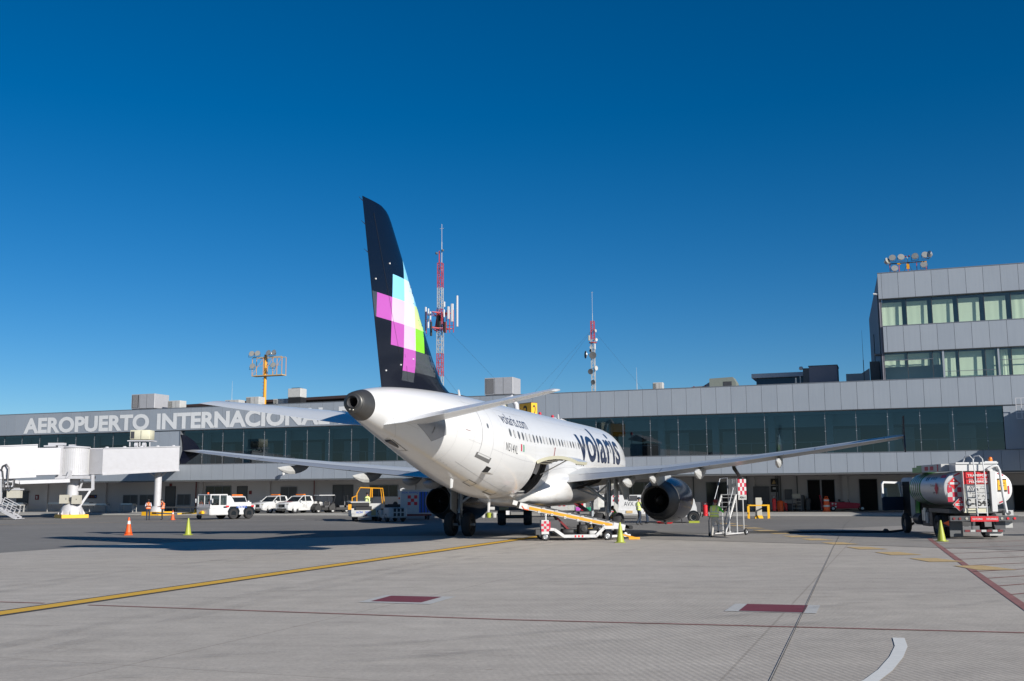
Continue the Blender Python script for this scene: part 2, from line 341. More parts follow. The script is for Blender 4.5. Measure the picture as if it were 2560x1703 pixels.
def ribbon(pts, wd):
    out = []
    for i, p in enumerate(pts):
        a = Vector(pts[max(0,i-1)]); b_ = Vector(pts[min(len(pts)-1,i+1)]); d = (b_-a).normalized(); n = Vector((-d.y, d.x)); p = Vector(p)
        out.append((p+n*wd/2, p-n*wd/2))
    return out
def line_mark(name, pts, wd, m, z, label=None):
    mb = MB().mat(m); rb = ribbon(pts, wd)
    for i in range(len(rb)-1): mb.quad((*rb[i][0],z),(*rb[i][1],z),(*rb[i+1][1],z),(*rb[i+1][0],z))
    return structure(mb.build(name))
mat('marking_yellow', (.62,.36,.03), .8, var=.14, scale=7); mat('marking_faded', (.48,.34,.16), .85, var=.25, scale=5)
mat('marking_black', (.045,.045,.045), .85, var=.2, scale=8); mat('marking_red', (.25,.11,.10), .85, var=.45, scale=3, detail=8); mat('marking_maroon', (.15,.025,.04), .8, var=.15, scale=3, detail=6)
mat('marking_pale', (.42,.42,.41), .85, var=.2, scale=12); mat('joint_dark', (.09,.085,.08), .9); mat('kerb_stone', (.33,.32,.30), .85, var=.12, scale=2, bump=.2)
yl = [(-14.7,5.0),(-12.4,12.05),(-9.65,20.29),(-8.03,25.14),(-6.17,30.7),(-3.1,39.6),(-.06,48.44),(1.2,52.2),(4.0,61),(7.1,70.6)]
line_mark('taxi_line_border', yl, 1.02*.72, 'marking_black', .012); line_mark('taxi_line', yl, .47, 'marking_yellow', .016)
line_mark('red_line', [(-25,27.4),(-10.68,22.44),(-9.62,22.12)], .09, 'marking_red', .012)
line_mark('red_line', [(-8.55,21.7),(-.03,18.76),(7.84,16.67),(16,14.6)], .09, 'marking_red', .012)
line_mark('red_boundary_line', [(18.6,47.9),(17.69,45.23),(13.34,31.92),(11.21,25.37),(9.58,20.3),(6.6,11)], .19, 'marking_red', .012)
for a, b_ in (((16.9,42.9),(24,46.2)),((15.85,39.56),(21.5,41.9)),((14.9,36.6),(20,38.6)),((13.9,33.6),(18,35.3)),((13.0,30.9),(16.5,32.4)),((12.22,28.64),(15.2,30.1)),((11.7,26.57),(14.4,28)),((11.06,24.52),(13.5,25.9)),((10.4,22.55),(12.6,23.8)),((9.7,20.4),(12,21.7))):
    line_mark('red_hatch_line', [a, b_], .09, 'marking_red', .012)
for i, (x, y) in enumerate([(14.2,70),(14.0,65.8),(13.9,61.6),(13.7,57.73),(13.6,54.0),(13.48,50.39),(13.5,47.26),(13.43,43.78),(13.33,40.17),(13.26,36.74),(13.2,33.32),(13.22,29.98)]):
    g = MB().mat('marking_faded'); g.add([(x-.62,y+.83,.016),(x+.25,y+.87,.016),(x+.42,y-.86,.016),(x-.62,y-.83,.016)], [(0,1,2,3)]); structure(g.build('yellow_dash'))
for q, pl in (([(-2.92,22.01),(-2.63,23.14),(-1.52,22.81),(-1.86,21.71)], [(-3.15,21.88),(-2.78,23.3),(-1.22,22.85),(-1.66,21.38)]), ([(4.13,19.85),(4.54,21.0),(5.64,20.71),(5.23,19.5)], [(3.86,19.85),(4.33,21.1),(5.88,20.72),(5.42,19.38)])):
    g = MB().mat('marking_pale'); g.add([(x,y,.012) for x,y in pl], [(0,1,2,3)]); structure(g.build('ground_mark_border'))
    g = MB().mat('marking_maroon'); g.add([(x,y,.016) for x,y in q], [(0,1,2,3)]); structure(g.build('ground_mark'))
cu = [(5.74,16.2),(5.47,15.35),(5.06,14.4),(4.56,13.39),(4.16,12.7),(3.6,11.9),(2.8,11)]
line_mark('white_curve_line', cu, .17, 'paint_white_line', .012)
line_mark('slab_joint', [(24,76),(20.94,67.38),(12.08,40.49),(5.69,20.94),(3.31,13.68),(2.2,10.3)], .013, 'joint_dark', .0205)
line_mark('white_service_line', [(-27,83.8),(-22,84.5),(-18.3,86.3),(-17.2,88.0),(-18.2,89.6),(-23,91.4)], .12, 'paint_white_line', .012)
line_mark('service_line', [(-48,77.5),(-38,79.5),(-30,83.5),(-24,86)], .25, 'marking_faded', .012)
def tyre_mat():
    m = bpy.data.materials.new('tyre_mark'); m.use_nodes = True; t = m.node_tree; b = t.nodes['Principled BSDF']; b.inputs['Base Color'].default_value = (.06,.057,.055,1); b.inputs['Roughness'].default_value = .8
    tc = t.nodes.new('ShaderNodeTexCoord'); n = t.nodes.new('ShaderNodeTexNoise'); n.inputs['Scale'].default_value = .45; n.inputs['Detail'].default_value = 9; n.inputs['Roughness'].default_value = .7; t.links.new(tc.outputs['Object'], n.inputs['Vector'])
    r = t.nodes.new('ShaderNodeMapRange'); r.inputs[1].default_value = .42; r.inputs[2].default_value = .72; r.inputs[3].default_value = 0; r.inputs[4].default_value = .16; t.links.new(n.outputs[0], r.inputs[0]); t.links.new(r.outputs[0], b.inputs['Alpha']); MATS['tyre_mark'] = m
tyre_mat()
def arc(x0, y0, x1, y1, bend, n=16):
    out = []
    for i in range(n+1):
        f = i/n; dx, dy = x1-x0, y1-y0; L = math.hypot(dx, dy); o_ = bend*4*f*(1-f); out.append((x0+dx*f-dy/L*o_, y0+dy*f+dx/L*o_))
    return out
for i, (a, w_) in enumerate(((arc(-7.9,14,3.2,50,1.0),.42),(arc(-7.0,14,4.2,50,1.0),.42),(arc(-14.6,14,-3.9,52,1.2),.4),(arc(-13.8,14,-2.9,52,1.2),.4),(arc(-26,33,14,38,2.2),.3),(arc(-26,34.6,14,39.6,2.2),.3),(arc(-9,13,17,31,-2.4),.26),(arc(-8.2,12,18,29.6,-2.4),.26),(arc(12,14,21,47,1.5),.3),(arc(-30,44,10,30,-1.5),.28),(arc(-6,24,12,26.5,.5),.3),(arc(-45,72,10,78,3),.3),(arc(-45,74,10,80,3),.3))):
    line_mark('tyre_mark', a, w_, 'tyre_mark', .0235+.0008*i)
# kerb and the pavement in front of the building
kb = MB().mat('kerb_stone'); kb.box(-95, 90, -6.5, -6.2, 0, .13); kb.box(-95, 90, -6.2, 20, 0, .12); o = kb.build('pavement', loc=F(0,0), rz=RZF); structure(o)

# ------------------------------------------------------------------ terminal
TB = empty('terminal_building', F(0,0), RZF, 'long grey panelled terminal with dark glass band, behind the aircraft', 'building')
PS = 1.38; S0 = 10.35-1.38*72; 
def panels(name, s0, s1, z0, z1, step=PS, start=None, b=0., th=.08):
    mb = MB(); x = s0 if start is None else start
    while x < s1-1e-6:
        xa, xb = max(x, s0), min(x+step, s1)
        if xb-xa > .05: mb.mat('panel').box(xa+.012, xb-.012, b, b+th, z0, z1)
        x += step
    mb.mat('void').box(s0, s1, b+th+.003, b+th+.12, z0+.02, z1-.02)
    mb.mat('frame_alu').box(s0, s1, b-.03, b+.2, z1+.003, z1+.06)
    mb.mat('dark_metal').box(s0, s1, b-.01, b+.2, z0-.07, z0-.004)
    return mb.build(name, TB)
panels('parapet_cladding', -92, 85, 9.17, 11.62, start=S0)
panels('fascia_cladding', -92, 85, 3.64, 5.33, start=S0+.25)
mb = MB()
for a, b_ in ((-43.4,-42.1),(-42.1,-40.75),(-40.75,-39.3)): mb.mat('panel').box(a+.012, b_-.012, .05, .13, 5.42, 9.09)
mb.mat('void').box(-43.4,-39.3,.14,.3,5.4,9.1).mat('frame_alu').box(-39.3,-39.2,-.02,.5,5.41,9.09); mb.build('pier_cladding', TB); mb = MB()
for a, b_ in ((44.1,46.2),(46.2,48.3),(48.3,50.4)): mb.mat('panel').box(a+.012, b_-.012, .05, .13, 5.42, 9.09)
mb.mat('void').box(44.1,50.4,.14,.3,5.4,9.1); mb.build('pier_cladding', TB)
mb = MB().mat('roof_grey').box(-92, 85, .25, 34, 11.0, 11.3); mb.build('roof', TB)
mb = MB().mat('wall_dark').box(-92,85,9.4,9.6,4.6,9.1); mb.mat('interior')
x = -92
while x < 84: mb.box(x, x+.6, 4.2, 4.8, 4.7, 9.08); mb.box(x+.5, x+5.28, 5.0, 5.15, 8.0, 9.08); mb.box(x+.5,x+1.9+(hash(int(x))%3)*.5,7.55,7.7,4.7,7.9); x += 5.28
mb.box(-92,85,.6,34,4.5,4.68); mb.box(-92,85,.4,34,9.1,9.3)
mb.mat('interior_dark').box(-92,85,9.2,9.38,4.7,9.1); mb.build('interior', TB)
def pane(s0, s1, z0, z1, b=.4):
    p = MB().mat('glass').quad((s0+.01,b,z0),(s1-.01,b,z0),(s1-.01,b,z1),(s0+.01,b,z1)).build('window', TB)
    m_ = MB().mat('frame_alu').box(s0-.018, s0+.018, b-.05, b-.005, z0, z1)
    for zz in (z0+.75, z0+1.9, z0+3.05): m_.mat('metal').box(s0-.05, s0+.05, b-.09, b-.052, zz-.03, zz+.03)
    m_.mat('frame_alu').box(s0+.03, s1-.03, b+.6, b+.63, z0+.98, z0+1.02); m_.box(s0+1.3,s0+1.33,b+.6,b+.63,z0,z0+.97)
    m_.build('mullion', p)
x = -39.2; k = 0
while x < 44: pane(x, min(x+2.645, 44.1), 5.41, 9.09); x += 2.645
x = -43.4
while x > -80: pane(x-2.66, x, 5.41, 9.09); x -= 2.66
mb = MB().mat('wall_dark').box(-92,85,.3,.36,9.1,9.16); mb.box(-92, 85, -.02, .95, 3.50, 3.565); mb.mat('wall_paint').box(-92, 85, .96, 11, 3.50, 3.6); mb.build('soffit', TB)
# ground floor walls
mb = MB().mat('wall_paint').box(-92, 3, 5.2, 5.5, .12, 3.5).box(2.7, 3, 5.5, 10, .12, 3.5).box(3, 85, 10, 10.3, .12, 3.5); mb.build('wall', TB)
for s in (-80,-71.2,-62.4,-53.6,-39.9,-31,-13.1,-4.3):
    MB().mat('wall_paint').box(s-.25, s+.25, 4.95, 5.19, .12, 3.5).build('pilaster', TB)
for s in (4.5,13.0,21.8,30.6,39.4,48): MB().mat('wall_paint').box(s-.25, s+.25, 9.7, 9.99, .12, 3.5).build('pilaster', TB)
def opening(name, s0, s1, z0, z1, b, m='window_black', fr='frame_alu', bars=(), door=False):
    o = MB().mat(m).box(s0, s1, b-.05, b-.012, z0, z1).build(name, TB)
    f = MB().mat(fr); w_ = .06
    f.box(s0-w_, s0-.002, b-.09, b-.01, z0-w_, z1+w_).box(s1+.002, s1+w_, b-.09, b-.01, z0-w_, z1+w_).box(s0-.001, s1+.001, b-.09, b-.01, z1+.002, z1+w_).box(s0-.001, s1+.001, b-.09, b-.01, z0-w_, z0-.002)
    for q in bars: f.box(q-.025, q+.025, b-.085, b-.055, z0, z1)
    f.build('frame', o); return o
opening('window', -39.3, -36, 1.75, 2.95, 5.2, bars=(-38.2,-37.1)); opening('window', -18.3, -15.0, 1.75, 2.92, 5.2, bars=(-17.2,-16)); opening('window', -43.2, -41.5, .9, 2.05, 5.2, 'wall_dark', bars=(-42.3,))
opening('window', -50.9, -48.9, .9, 2.02, 5.2, 'wall_dark', bars=(-49.9,)); opening('window', -48.5, -46.6, .9, 2.02, 5.2, 'wall_dark', bars=(-47.5,)); opening('window', -29.4,-27.4,1.7,2.8,5.2,'wall_dark',bars=(-28.4,))
opening('door', -35.1, -33.85, .14, 2.9, 5.2, 'wall_dark', 'dark_metal'); opening('door', -44.9, -43.6, .14, 2.98, 5.2, 'wall_dark', 'dark_metal'); opening('door', -22.8, -20.4, .14, 2.95, 5.2, 'wall_dark', 'dark_metal', bars=(-21.6,))
opening('door', -9.5,-7.5,.14,2.9,5.2,'wall_dark','dark_metal')
for s0, s1 in ((-67.0,-65.3),(-69.6,-68.3),(-73,-71.6)):
    o = opening('shutter', s0, s1, .9, 2.4, 5.2, 'dark_metal', 'dark_metal'); MB().mat('wall_dark').box(s0-.15, s1+.15, 4.85, 5.1, 2.4, 2.62).build('shutter_box', o)
opening('window', 8.5, 12.2, 1.75, 3.0, 10, bars=(9.6,10.8)); opening('door', 27.1, 28.25, .14, 3.08, 10, 'void', 'frame_alu'); opening('door', 28.42, 29.6, .14, 3.08, 10, 'void', 'frame_alu'); opening('door', 31.95, 33.5, .14, 3.08, 10, 'void', 'dark_metal')
opening('door', 17.2, 19.5, .14, 2.95, 10, 'window_black', 'frame_alu', bars=(18.3,)); o = opening('shutter', 13.4, 15.2, .14, 2.2, 10, 'void', 'dark_metal'); MB().mat('wall_paint').box(13.2,15.3,9.7,9.93,2.23,2.75).build('shutter_box', o)
opening('window', 42.5, 44.6, 1.3, 2.6, 10, 'wall_dark'); opening('door', 45.4,47.2,.14,2.4,10,'void','dark_metal')
MB().mat('dark_metal').box(21.9,23.4,9.5,9.98,.14,2.5).build('cabinet', TB); MB().mat('dark_metal').box(24.9,25.6,9.7,9.98,1.2,2.2).build('cabinet', TB)
for s in (15.9,21.2,24.1,24.3,24.5,26.1,-45.6): MB().mat('wall_dark').cyl((s,9.9 if s > 3 else 5.1,.15),(s,9.9 if s > 3 else 5.1,3.5),.05,n=8).build('pipe', TB)
for s in (-40.6,-25.1): MB().mat('dark_red').cyl((s,5.0,.15),(s,5.0,3.5),.06,n=8).build('pipe', TB)
# wall signs
def wall_sign(name, s, z, w_, h, b, cols, label=None):
    o = MB().mat(cols[0]).box(s-w_/2, s+w_/2, b-.06, b-.01, z-h/2, z+h/2).build(name, TB, label)
    return o
for s, z, b in ((-63.9,1.85,5.2),(-60.0,1.85,5.2)):
    o = wall_sign('fire_sign', s, z, .55, .6, b, ['dark_red']); MB().mat('white_dirty').box(s-.1, s+.1, b-.075, b-.062, z-.18, z+.16).box(s-.16,s-.1,b-.075,b-.062,z+.02,z+.1).build('pictogram', o)
o = wall_sign('fire_sign', 20.75, 2.62, .62, .62, 10, ['dark_red']); MB().mat('red').box(20.55,20.95,9.91,9.935,2.42,2.84).build('sign_face', o); MB().mat('white_paint').box(20.68,20.8,9.89,9.908,2.47,2.76).box(20.8,20.86,9.89,9.908,2.66,2.74).build('pictogram', o)
o = wall_sign('warning_sign', 23.9, 2.95, .65, .6, 10, ['black']); MB().mat('marking_faded').prism([(23.68,2.75),(24.12,2.75),(23.9,3.15)],'y',9.9,9.935).build('pictogram', o)
o = wall_sign('notice_sign', 23.9, 2.25, .65, .62, 10, ['black']); MB().mat('reflective').box(23.75,24.05,9.9,9.935,2.2,2.4).build('pictogram', o)
o = wall_sign('notice_sign', -55.5, 1.9, 1.3, .42, 5.2, ['black'])
for i in range(4): MB().mat(('dark_red','dark_red','dark_red','sign_blue')[i]).box(-56.03+i*.31,-55.83+i*.31,5.11,5.135,1.82,1.99).build('pictogram', o)
wall_sign('notice_sign', -68, 2.9, .4, .35, 5.2, ['marking_faded']); wall_sign('notice_sign', -44.25, 3.2, .35, .3, 5.2, ['dark_red']); wall_sign('notice_sign', -33.4, 2.25, .35, .4, 5.2, ['dark_red'])
# raised name on the parapet
def fac_text(txt, s0, s1, z0, z1):
    mb = MB(); text_on(mb, txt, 2.6, lambda x, y: (s0+x, -.035, z0+y), bold=.11, mname='letter_grey', width=s1-s0, height=z1-z0)
    mb.build('lettering', TB, 'pale grey capital letters %s' % txt)
mat('letter_grey', (.60,.61,.62), .5, var=.05)
fac_text('AEROPUERTO', -61.5, -43.5, 9.28, 11.13); fac_text('INTERNACIONAL', -42.45, -20.45, 9.28, 11.12); fac_text('D', -19.4, -17.9, 9.28, 11.12)
def camera_dome(s, z): 
    t = empty('security_camera', F(s, -.02, z), RZF, 'white dome camera on the lower grey fascia, ' + ('left of the tail' if s < 0 else 'above the engine'), 'camera')
    MB().mat('white_paint').box(-.06,.06,-.45,-.001,.12,.2).build('bracket', t); q = MB().mat('white_paint').cyl((0,-.5,.28),(0,-.5,.02),.16,.16); q.sphere((0,-.5,.0),.15); q.build('housing', t)
camera_dome(-25.6, 4.15); camera_dome(12.1, 4.0)

# ---- office block on the right
OB = empty('office_block', F(0,0), RZF, 'two storey grey office block with pale green blinds, upper right', 'building')
old = TB; TB = OB
panels('top_cladding', 34.68, 72, 18.92, 21.2, start=35.0-1.38, b=-.0)
panels('middle_cladding', 34.9, 72, 14.12, 16.4, start=35.2-1.38)
mb = MB().mat('side_wall') if 'side_wall' in MATS else MB(); mat('side_wall', (.20,.19,.22), .7, var=.06, stretch=(1,3,.2), scale=4); mb.mat('side_wall')
mb.prism([(34.70,.25),(34.9,.25),(34.9,26),(33.4,26)],'z',11.3,21.1); mb.mat('wall_dark').box(34.9, 72, 23.8, 24, 11.3, 21.1).box(71.8,72,.3,23.8,11.3,21.1); mb.build('side_wall', OB)
MB().mat('roof_grey').box(34.95, 71.7, .3, 23.7, 20.3, 20.5).build('roof', OB)
MB().mat('interior').box(34.95,71.7,3.2,3.4,11.4,20.2).box(34.95,71.7,.3,3.1,16.2,16.38).box(34.95,71.7,.3,3.1,11.35,11.6).build('interior', OB)
def owin(s0, s1, z0, z1, bl):
    p = MB().mat('glass_clear').quad((s0+.02,.3,z0),(s1-.02,.3,z0),(s1-.02,.3,z1),(s0+.02,.3,z1)).build('window', OB)
    MB().mat('dark_metal').box(s0-.03, s0+.02, .24, .36, z0, z1).build('frame', p)
    for (a, b_, c, d) in bl:
        q = MB().mat('blind'); n = 14; vs = []
        for i in range(n+1):
            x = a+(b_-a)*i/n; vs += [(x, .73+(.03 if int(a*3)%4==0 else .006)*math.sin(i*1.3+a), c), (x, .7+.004*math.sin(i*1.3), d)]
        q.add(vs, [(2*i, 2*i+2, 2*i+3, 2*i+1) for i in range(n)], True); q.build('blind', p)
x = 34.85
for i in range(9): owin(x, x+2.1, 16.45, 18.85, [(x+.02, x+1.72, 16.5, 18.62)]); x += 2.1
x = 34.85
for i, (wd, z) in enumerate(((1.95,12.85),(2.05,12.85),(.85,12.9),(1.25,12.2),(2.1,12.15),(1.05,12.2),(1.0,12.8),(2.1,12.8),(2.1,12.2))): owin(x, x+wd, 11.68, 14.05, [(x+.05, x+wd-.25, z if i < 3 else 11.75, 13.95)]); x += wd
mb = MB().mat('panel').box(39.62,39.78,.1,.5,11.66,14.08).box(44.0,44.14,.1,.5,11.66,14.08); mb.mat('frame_alu').box(34.86,38.9,.2,.29,13.35,13.4).box(39.8,43.9,.2,.29,12.2,12.24).box(44.15,48,.2,.29,13.0,13.04); mb.build('transom', OB)
MB().mat('white_paint').box(34.3,34.68,.1,.25,19.35,19.45).cyl((34.25,.15,19.4),(34.6,.15,19.35),.09,n=10).build('wall_lamp', OB)
mb = MB().mat('dark_metal').cyl((34.6,.6,11.4),(34.6,.6,19.6),.05,n=8).cyl((34.0,9,11.4),(34.0,9,17),.04,n=8).box(34.1,34.69,.4,1.0,13.9,14.05); mb.build('downpipe', OB)
TB = old
# ------------------------------------------------------------------ airliner (local x right, y forward from main gear, z up)
AP = empty('airliner', (.948, 52.234, 0), -R(17.556), 'white jet airliner with navy tail and coloured squares, seen from behind', 'aircraft')
Z0 = 3.93
PROF = [(0,-.62,-.62,.02),(.15,-.22,-.95,.4),(.5,.12,-1.2,.78),(1,.42,-1.45,1.08),(1.6,.78,-1.62,1.33),(2.2,1.25,-1.76,1.5),(2.8,1.62,-1.86,1.64),(3.6,1.88,-1.96,1.79),(4.6,2.02,-2.04,1.9),(6,2.07,-2.07,1.975),(10,2.07,-2.07,1.975),(22,2.07,-2.07,1.975),(24.5,2.07,-2.05,1.975),(26,2.07,-1.93,1.96),(28,2.07,-1.6,1.87),(30,2.05,-1.16,1.68),(32,2.0,-.68,1.4),(34,1.90,-.19,1.05),(35.5,1.78,.18,.77),(36.6,1.63,.46,.55),(37.0,1.56,.57,.47),(37.57,1.46,.74,.36)]
def pint(st):
    n = len(PROF)
    for i in range(n-1):
        if st <= PROF[i+1][0]: break
    a, b = PROF[i], PROF[i+1]; k = (st-a[0])/(b[0]-a[0])
    # Catmull-Rom on the tail for smoothness
    p0 = PROF[max(i-1,0)]; p3 = PROF[min(i+2,n-1)]; out = []
    for j in (1,2,3):
        m0 = (b[j]-p0[j])/max(b[0]-p0[0],1e-6)*(b[0]-a[0]); m1 = (p3[j]-a[j])/max(p3[0]-a[0],1e-6)*(b[0]-a[0])
        if st < 5: out.append(a[j]+(b[j]-a[j])*k); continue
        h = (2*k**3-3*k*k+1)*a[j]+(k**3-2*k*k+k)*m0+(-2*k**3+3*k*k)*b[j]+(k**3-k*k)*m1; out.append(h)
    return out
def FS(st, th, off=0.):
    t, b, w_ = pint(st); a = R(th); rz = (t-b)/2; cz = Z0+(t+b)/2
    n = Vector((math.cos(a)/max(w_,.01), math.sin(a)/max(rz,.01))).normalized()
    return Vector((w_*math.cos(a)+n.x*off, 17.71-st, cz+rz*math.sin(a)+n.y*off))
CD0, CD1, CT0, CT1 = 21.85, 23.6, -62.5, -12.5
sts = sorted(set([0,.06,.15,.3,.5,.75,1,1.3,1.6,1.9,2.2,2.5,2.8,3.2,3.6,4.1,4.6,5.3,6,8,10,12,14,16,18,20,21,CD0,22.4,23,CD1,24.5]+[24.5+.5*i for i in range(1,25)]+[36.95]))
ths = [-180+2.5*i for i in range(144)]
def is_hole(a, b, t0): return a >= CD0-1e-6 and b <= CD1+1e-6 and CT0 <= t0 < CT1
mb = MB().mat('aircraft_white'); vs = [FS(s, t) for s in sts for t in ths]; n = 144; fs = []
for k in range(len(sts)-1):
    for i in range(n):
        if is_hole(sts[k], sts[k+1], ths[i]): continue
        j = (i+1) % n; fs.append((k*n+i, k*n+j, (k+1)*n+j, (k+1)*n+i))
mb.add(vs, fs, True); fus = mb.build('fuselage', AP, sharp=60)
# cargo hold lining
mb = MB(); mb.mat('dark_metal')
def lip(a, b, d0, d1):  # frame strip from surface inwards between two boundary polylines
    for i in range(len(a)-1): mb.quad(FS(*a[i], d0), FS(*a[i+1], d0), FS(*a[i+1], d1), FS(*a[i], d1))
tt = [CT0+2.5*i for i in range(21)]; ss = [CD0+(CD1-CD0)*i/4 for i in range(5)]
for arr in ([(CD0,t) for t in tt], [(CD1,t) for t in tt], [(s,CT0) for s in ss], [(s,CT1) for s in ss]): lip(arr, None, 0, -.16)
mb.mat('void')
for i in range(20): mb.quad(FS(CD0-.5, tt[i], -.17), FS(CD0-.5, tt[i+1], -.17), FS(CD0-.02, tt[i+1], -.17), FS(CD0-.02, tt[i], -.17))
mb.box(-.9, .6, 17.71-24.6, 17.71-20.6, 2.12, 2.16).box(-1.0, -.9, -6.9, -2.9, 2.16, 3.4).box(-1.0,1.7,-6.85,-2.95,3.5,3.54)
for st_ in (24.5,20.7): mb.add([FS(st_,t_,-.12) for t_ in range(-85,-5,5)]+[Vector((-.9,17.71-st_,3.52)),Vector((-.9,17.71-st_,2.1))], [tuple(range(18))])
for st_, st2 in ((24.5,CD1+.02),(CD0-.02,20.7)): mb.add([FS(s_,t_,-.13) for s_ in (st_,st2) for t_ in range(-85,-5,5)], [(i,i+1,i+17,i+16) for i in range(15)])
mb.add([FS(s_,t_,-.13) for s_ in (24.5,20.7) for t_ in (-85,-74,-63)], [(i,i+1,i+4,i+3) for i in range(2)])
mb.mat('dark_metal')
for s in (22.0,22.5,23.0,23.4):
    for i in range(20): mb.quad(FS(s, tt[i], -.14), FS(s, tt[i+1], -.14), FS(s, tt[i+1], -.3), FS(s, tt[i], -.3)) if s != 22.5 else None
mb.mat('curtain').add([FS(CD0+.08, t, -.2) for t in tt]+[FS(CD0+.5, t, -.45) for t in tt], [(i,i+1,i+22,i+21) for i in range(12,20)])
mb.mat('white_dirty')
for i in range(8): s = 22.0+i*.2; p = FS(s,-61,-.05); mb.box(p.x-.25,p.x-.02,p.y-.03,p.y+.03,p.z+.02,p.z+.07)
mb.build('cargo_hold', AP)
# cargo door swung up
H0 = FS(22.7, CT1); hy, hz = H0.x, H0.z; ph = R(127)
def DR(st, t, off):
    p = FS(st, t, off); dx, dz = p.x-hy, p.z-hz
    return Vector((hy+dx*math.cos(ph)-dz*math.sin(ph), p.y, hz+.02+dx*math.sin(ph)+dz*math.cos(ph)))
mb = MB(); td = [-67.5+2.75*i for i in range(21)]; N = len(td)
for off, m_ in ((.01,'aircraft_white'),(-.13,'panel_cream')):
    mb.mat(m_); mb.add([DR(s, t, off) for s in (CD0+.02, CD1-.02) for t in td], [(i,i+1,N+i+1,N+i) for i in range(N-1)], True)
mb.mat('panel_cream')
for s in (CD0+.02, CD1-.02): mb.add([DR(s,t,o) for o in (.01,-.13) for t in td], [(i,i+1,N+i+1,N+i) for i in range(N-1)])
for t in (td[0], td[-1]): mb.quad(DR(CD0+.02,t,.01), DR(CD1-.02,t,.01), DR(CD1-.02,t,-.13), DR(CD0+.02,t,-.13))
mb.mat('dark_metal')
for k in range(5):
    t = -50+8*k; a, b = DR(CD0+.1,t,-.135), DR(CD1-.1,t,-.135); mb.bar(a, b, .05, .05)
for k in range(4): mb.cyl(DR(CD0+.25+.4*k, -64, -.15), DR(CD0+.25+.4*k, -66.5, -.15), .04, n=8)
mb.build('cargo_door', AP)
q = MB().mat('metal').cyl(DR(CD0+.1,-40,-.14), FS(CD0+.08,-30,-.1), .025, n=8).mat('dark_red').bar(FS(20.9,-6,.02), FS(20.6,7,.02), .04, .02); q.build('door_strut', AP)
# APU cone
mb = MB().mat('exhaust'); rings = []
cz = FS(36.95,0).z
for st, k in ((36.95,1.),(37.2,1.0),(37.45,.97),(37.57,.88),(37.6,.76)):
    a = [FS(min(st,37.57), t) for t in range(0,360,10)]; c = Vector((0, 17.71-st, sum(p.z for p in a)/36)); rings.append([Vector((c.x+(p.x-c.x)*k, 17.71-st, c.z+(p.z-c.z)*k)) for p in a])
c = Vector((0,17.71-37.6,rings[-1][0].z))
c = sum(rings[-1], Vector())/36
for k, dy in ((.55,.0),(.52,.03)): rings.append([Vector((c.x+(p.x-c.x)*k/.76*1., c.y+dy, c.z+(p.z-c.z)*k/.76)) for p in rings[4]])
mb.loft(rings, False, True)
mb.mat('dark_metal').lathe([(.19,-.05),(.21,0),(.17,.02),(.155,.1),(.15,.5)], 'y', 24, True, False, (c.x, c.y-.0, c.z+.02)); mb.mat('exhaust').lathe([(.34,.04),(.17,.03)],'y',24,True,False,(c.x,c.y,c.z+.0)); mb.mat('void').lathe([(.155,.45),(.001,.45)], 'y', 24, True, False, (c.x,c.y,c.z+.02))
mb.build('tail_cone', AP)
q = MB().mat('lamp_glass').sphere((c.x-.1,c.y-.02,c.z-.22),.028,8).sphere((c.x+.02,c.y-.02,c.z-.24),.028,8); q.build('tail_light', AP)
# belly fairing
mb = MB().mat('aircraft_white'); rings = []
for st, hw, zb, zt in ((10.2,1.0,1.95,2.4),(11,1.75,1.72,2.7),(12,2.12,1.6,3.0),(14,2.25,1.55,3.1),(17,2.25,1.55,3.15),(19,2.22,1.55,3.15),(20.0,2.1,1.58,3.0),(20.6,1.9,1.64,2.75),(21.15,1.55,1.72,2.45),(21.5,1.1,1.8,2.2)):
    ring = []
    for i in range(48):
        a = 2*math.pi*i/48; c_, s_ = math.cos(a), math.sin(a); e = .55 if s_ < 0 else .9
        ring.append((hw*math.copysign(abs(c_)**e, c_), 17.71-st, (zt+zb)/2+.1+((zt-zb)/2+.1)*math.copysign(abs(s_)**.8, s_)-.1))
    rings.append(ring)
mb.loft(rings, True, True); mb.build('belly_fairing', AP, sharp=60)
# airfoils
AFU = [(0,0),(.01,.016),(.04,.036),(.1,.054),(.2,.069),(.32,.076),(.45,.075),(.6,.062),(.72,.046),(.84,.027),(.93,.011),(1,.0015)]
AFL = [(1,-.0015),(.93,-.001),(.84,-.008),(.74,-.02),(.62,-.036),(.48,-.055),(.34,-.064),(.2,-.06),(.1,-.046),(.04,-.03),(.01,-.014)]
def foil(y, le, te, zl, zt, tc, side=1):
    c = te-le; out = []
    for x, z in AFU+AFL: out.append(Vector((side*y, 17.71-(le+c*x), zl+(zt-zl)*x+z*c*tc/.14)))
    return out
WS = [(1.2,12.0,19.35,2.90,2.56,.15),(2.3,12.55,19.2,2.95,2.62,.145),(4.4,13.65,19.05,3.08,2.84,.13),(6.4,14.7,18.98,3.2,3.02,.12),(10,16.55,20.0,3.55,3.42,.115),(13.5,18.4,20.98,3.92,3.85,.11),(16.8,20.1,21.9,4.33,4.30,.105),(17.05,20.35,21.95,4.36,4.34,.08)]
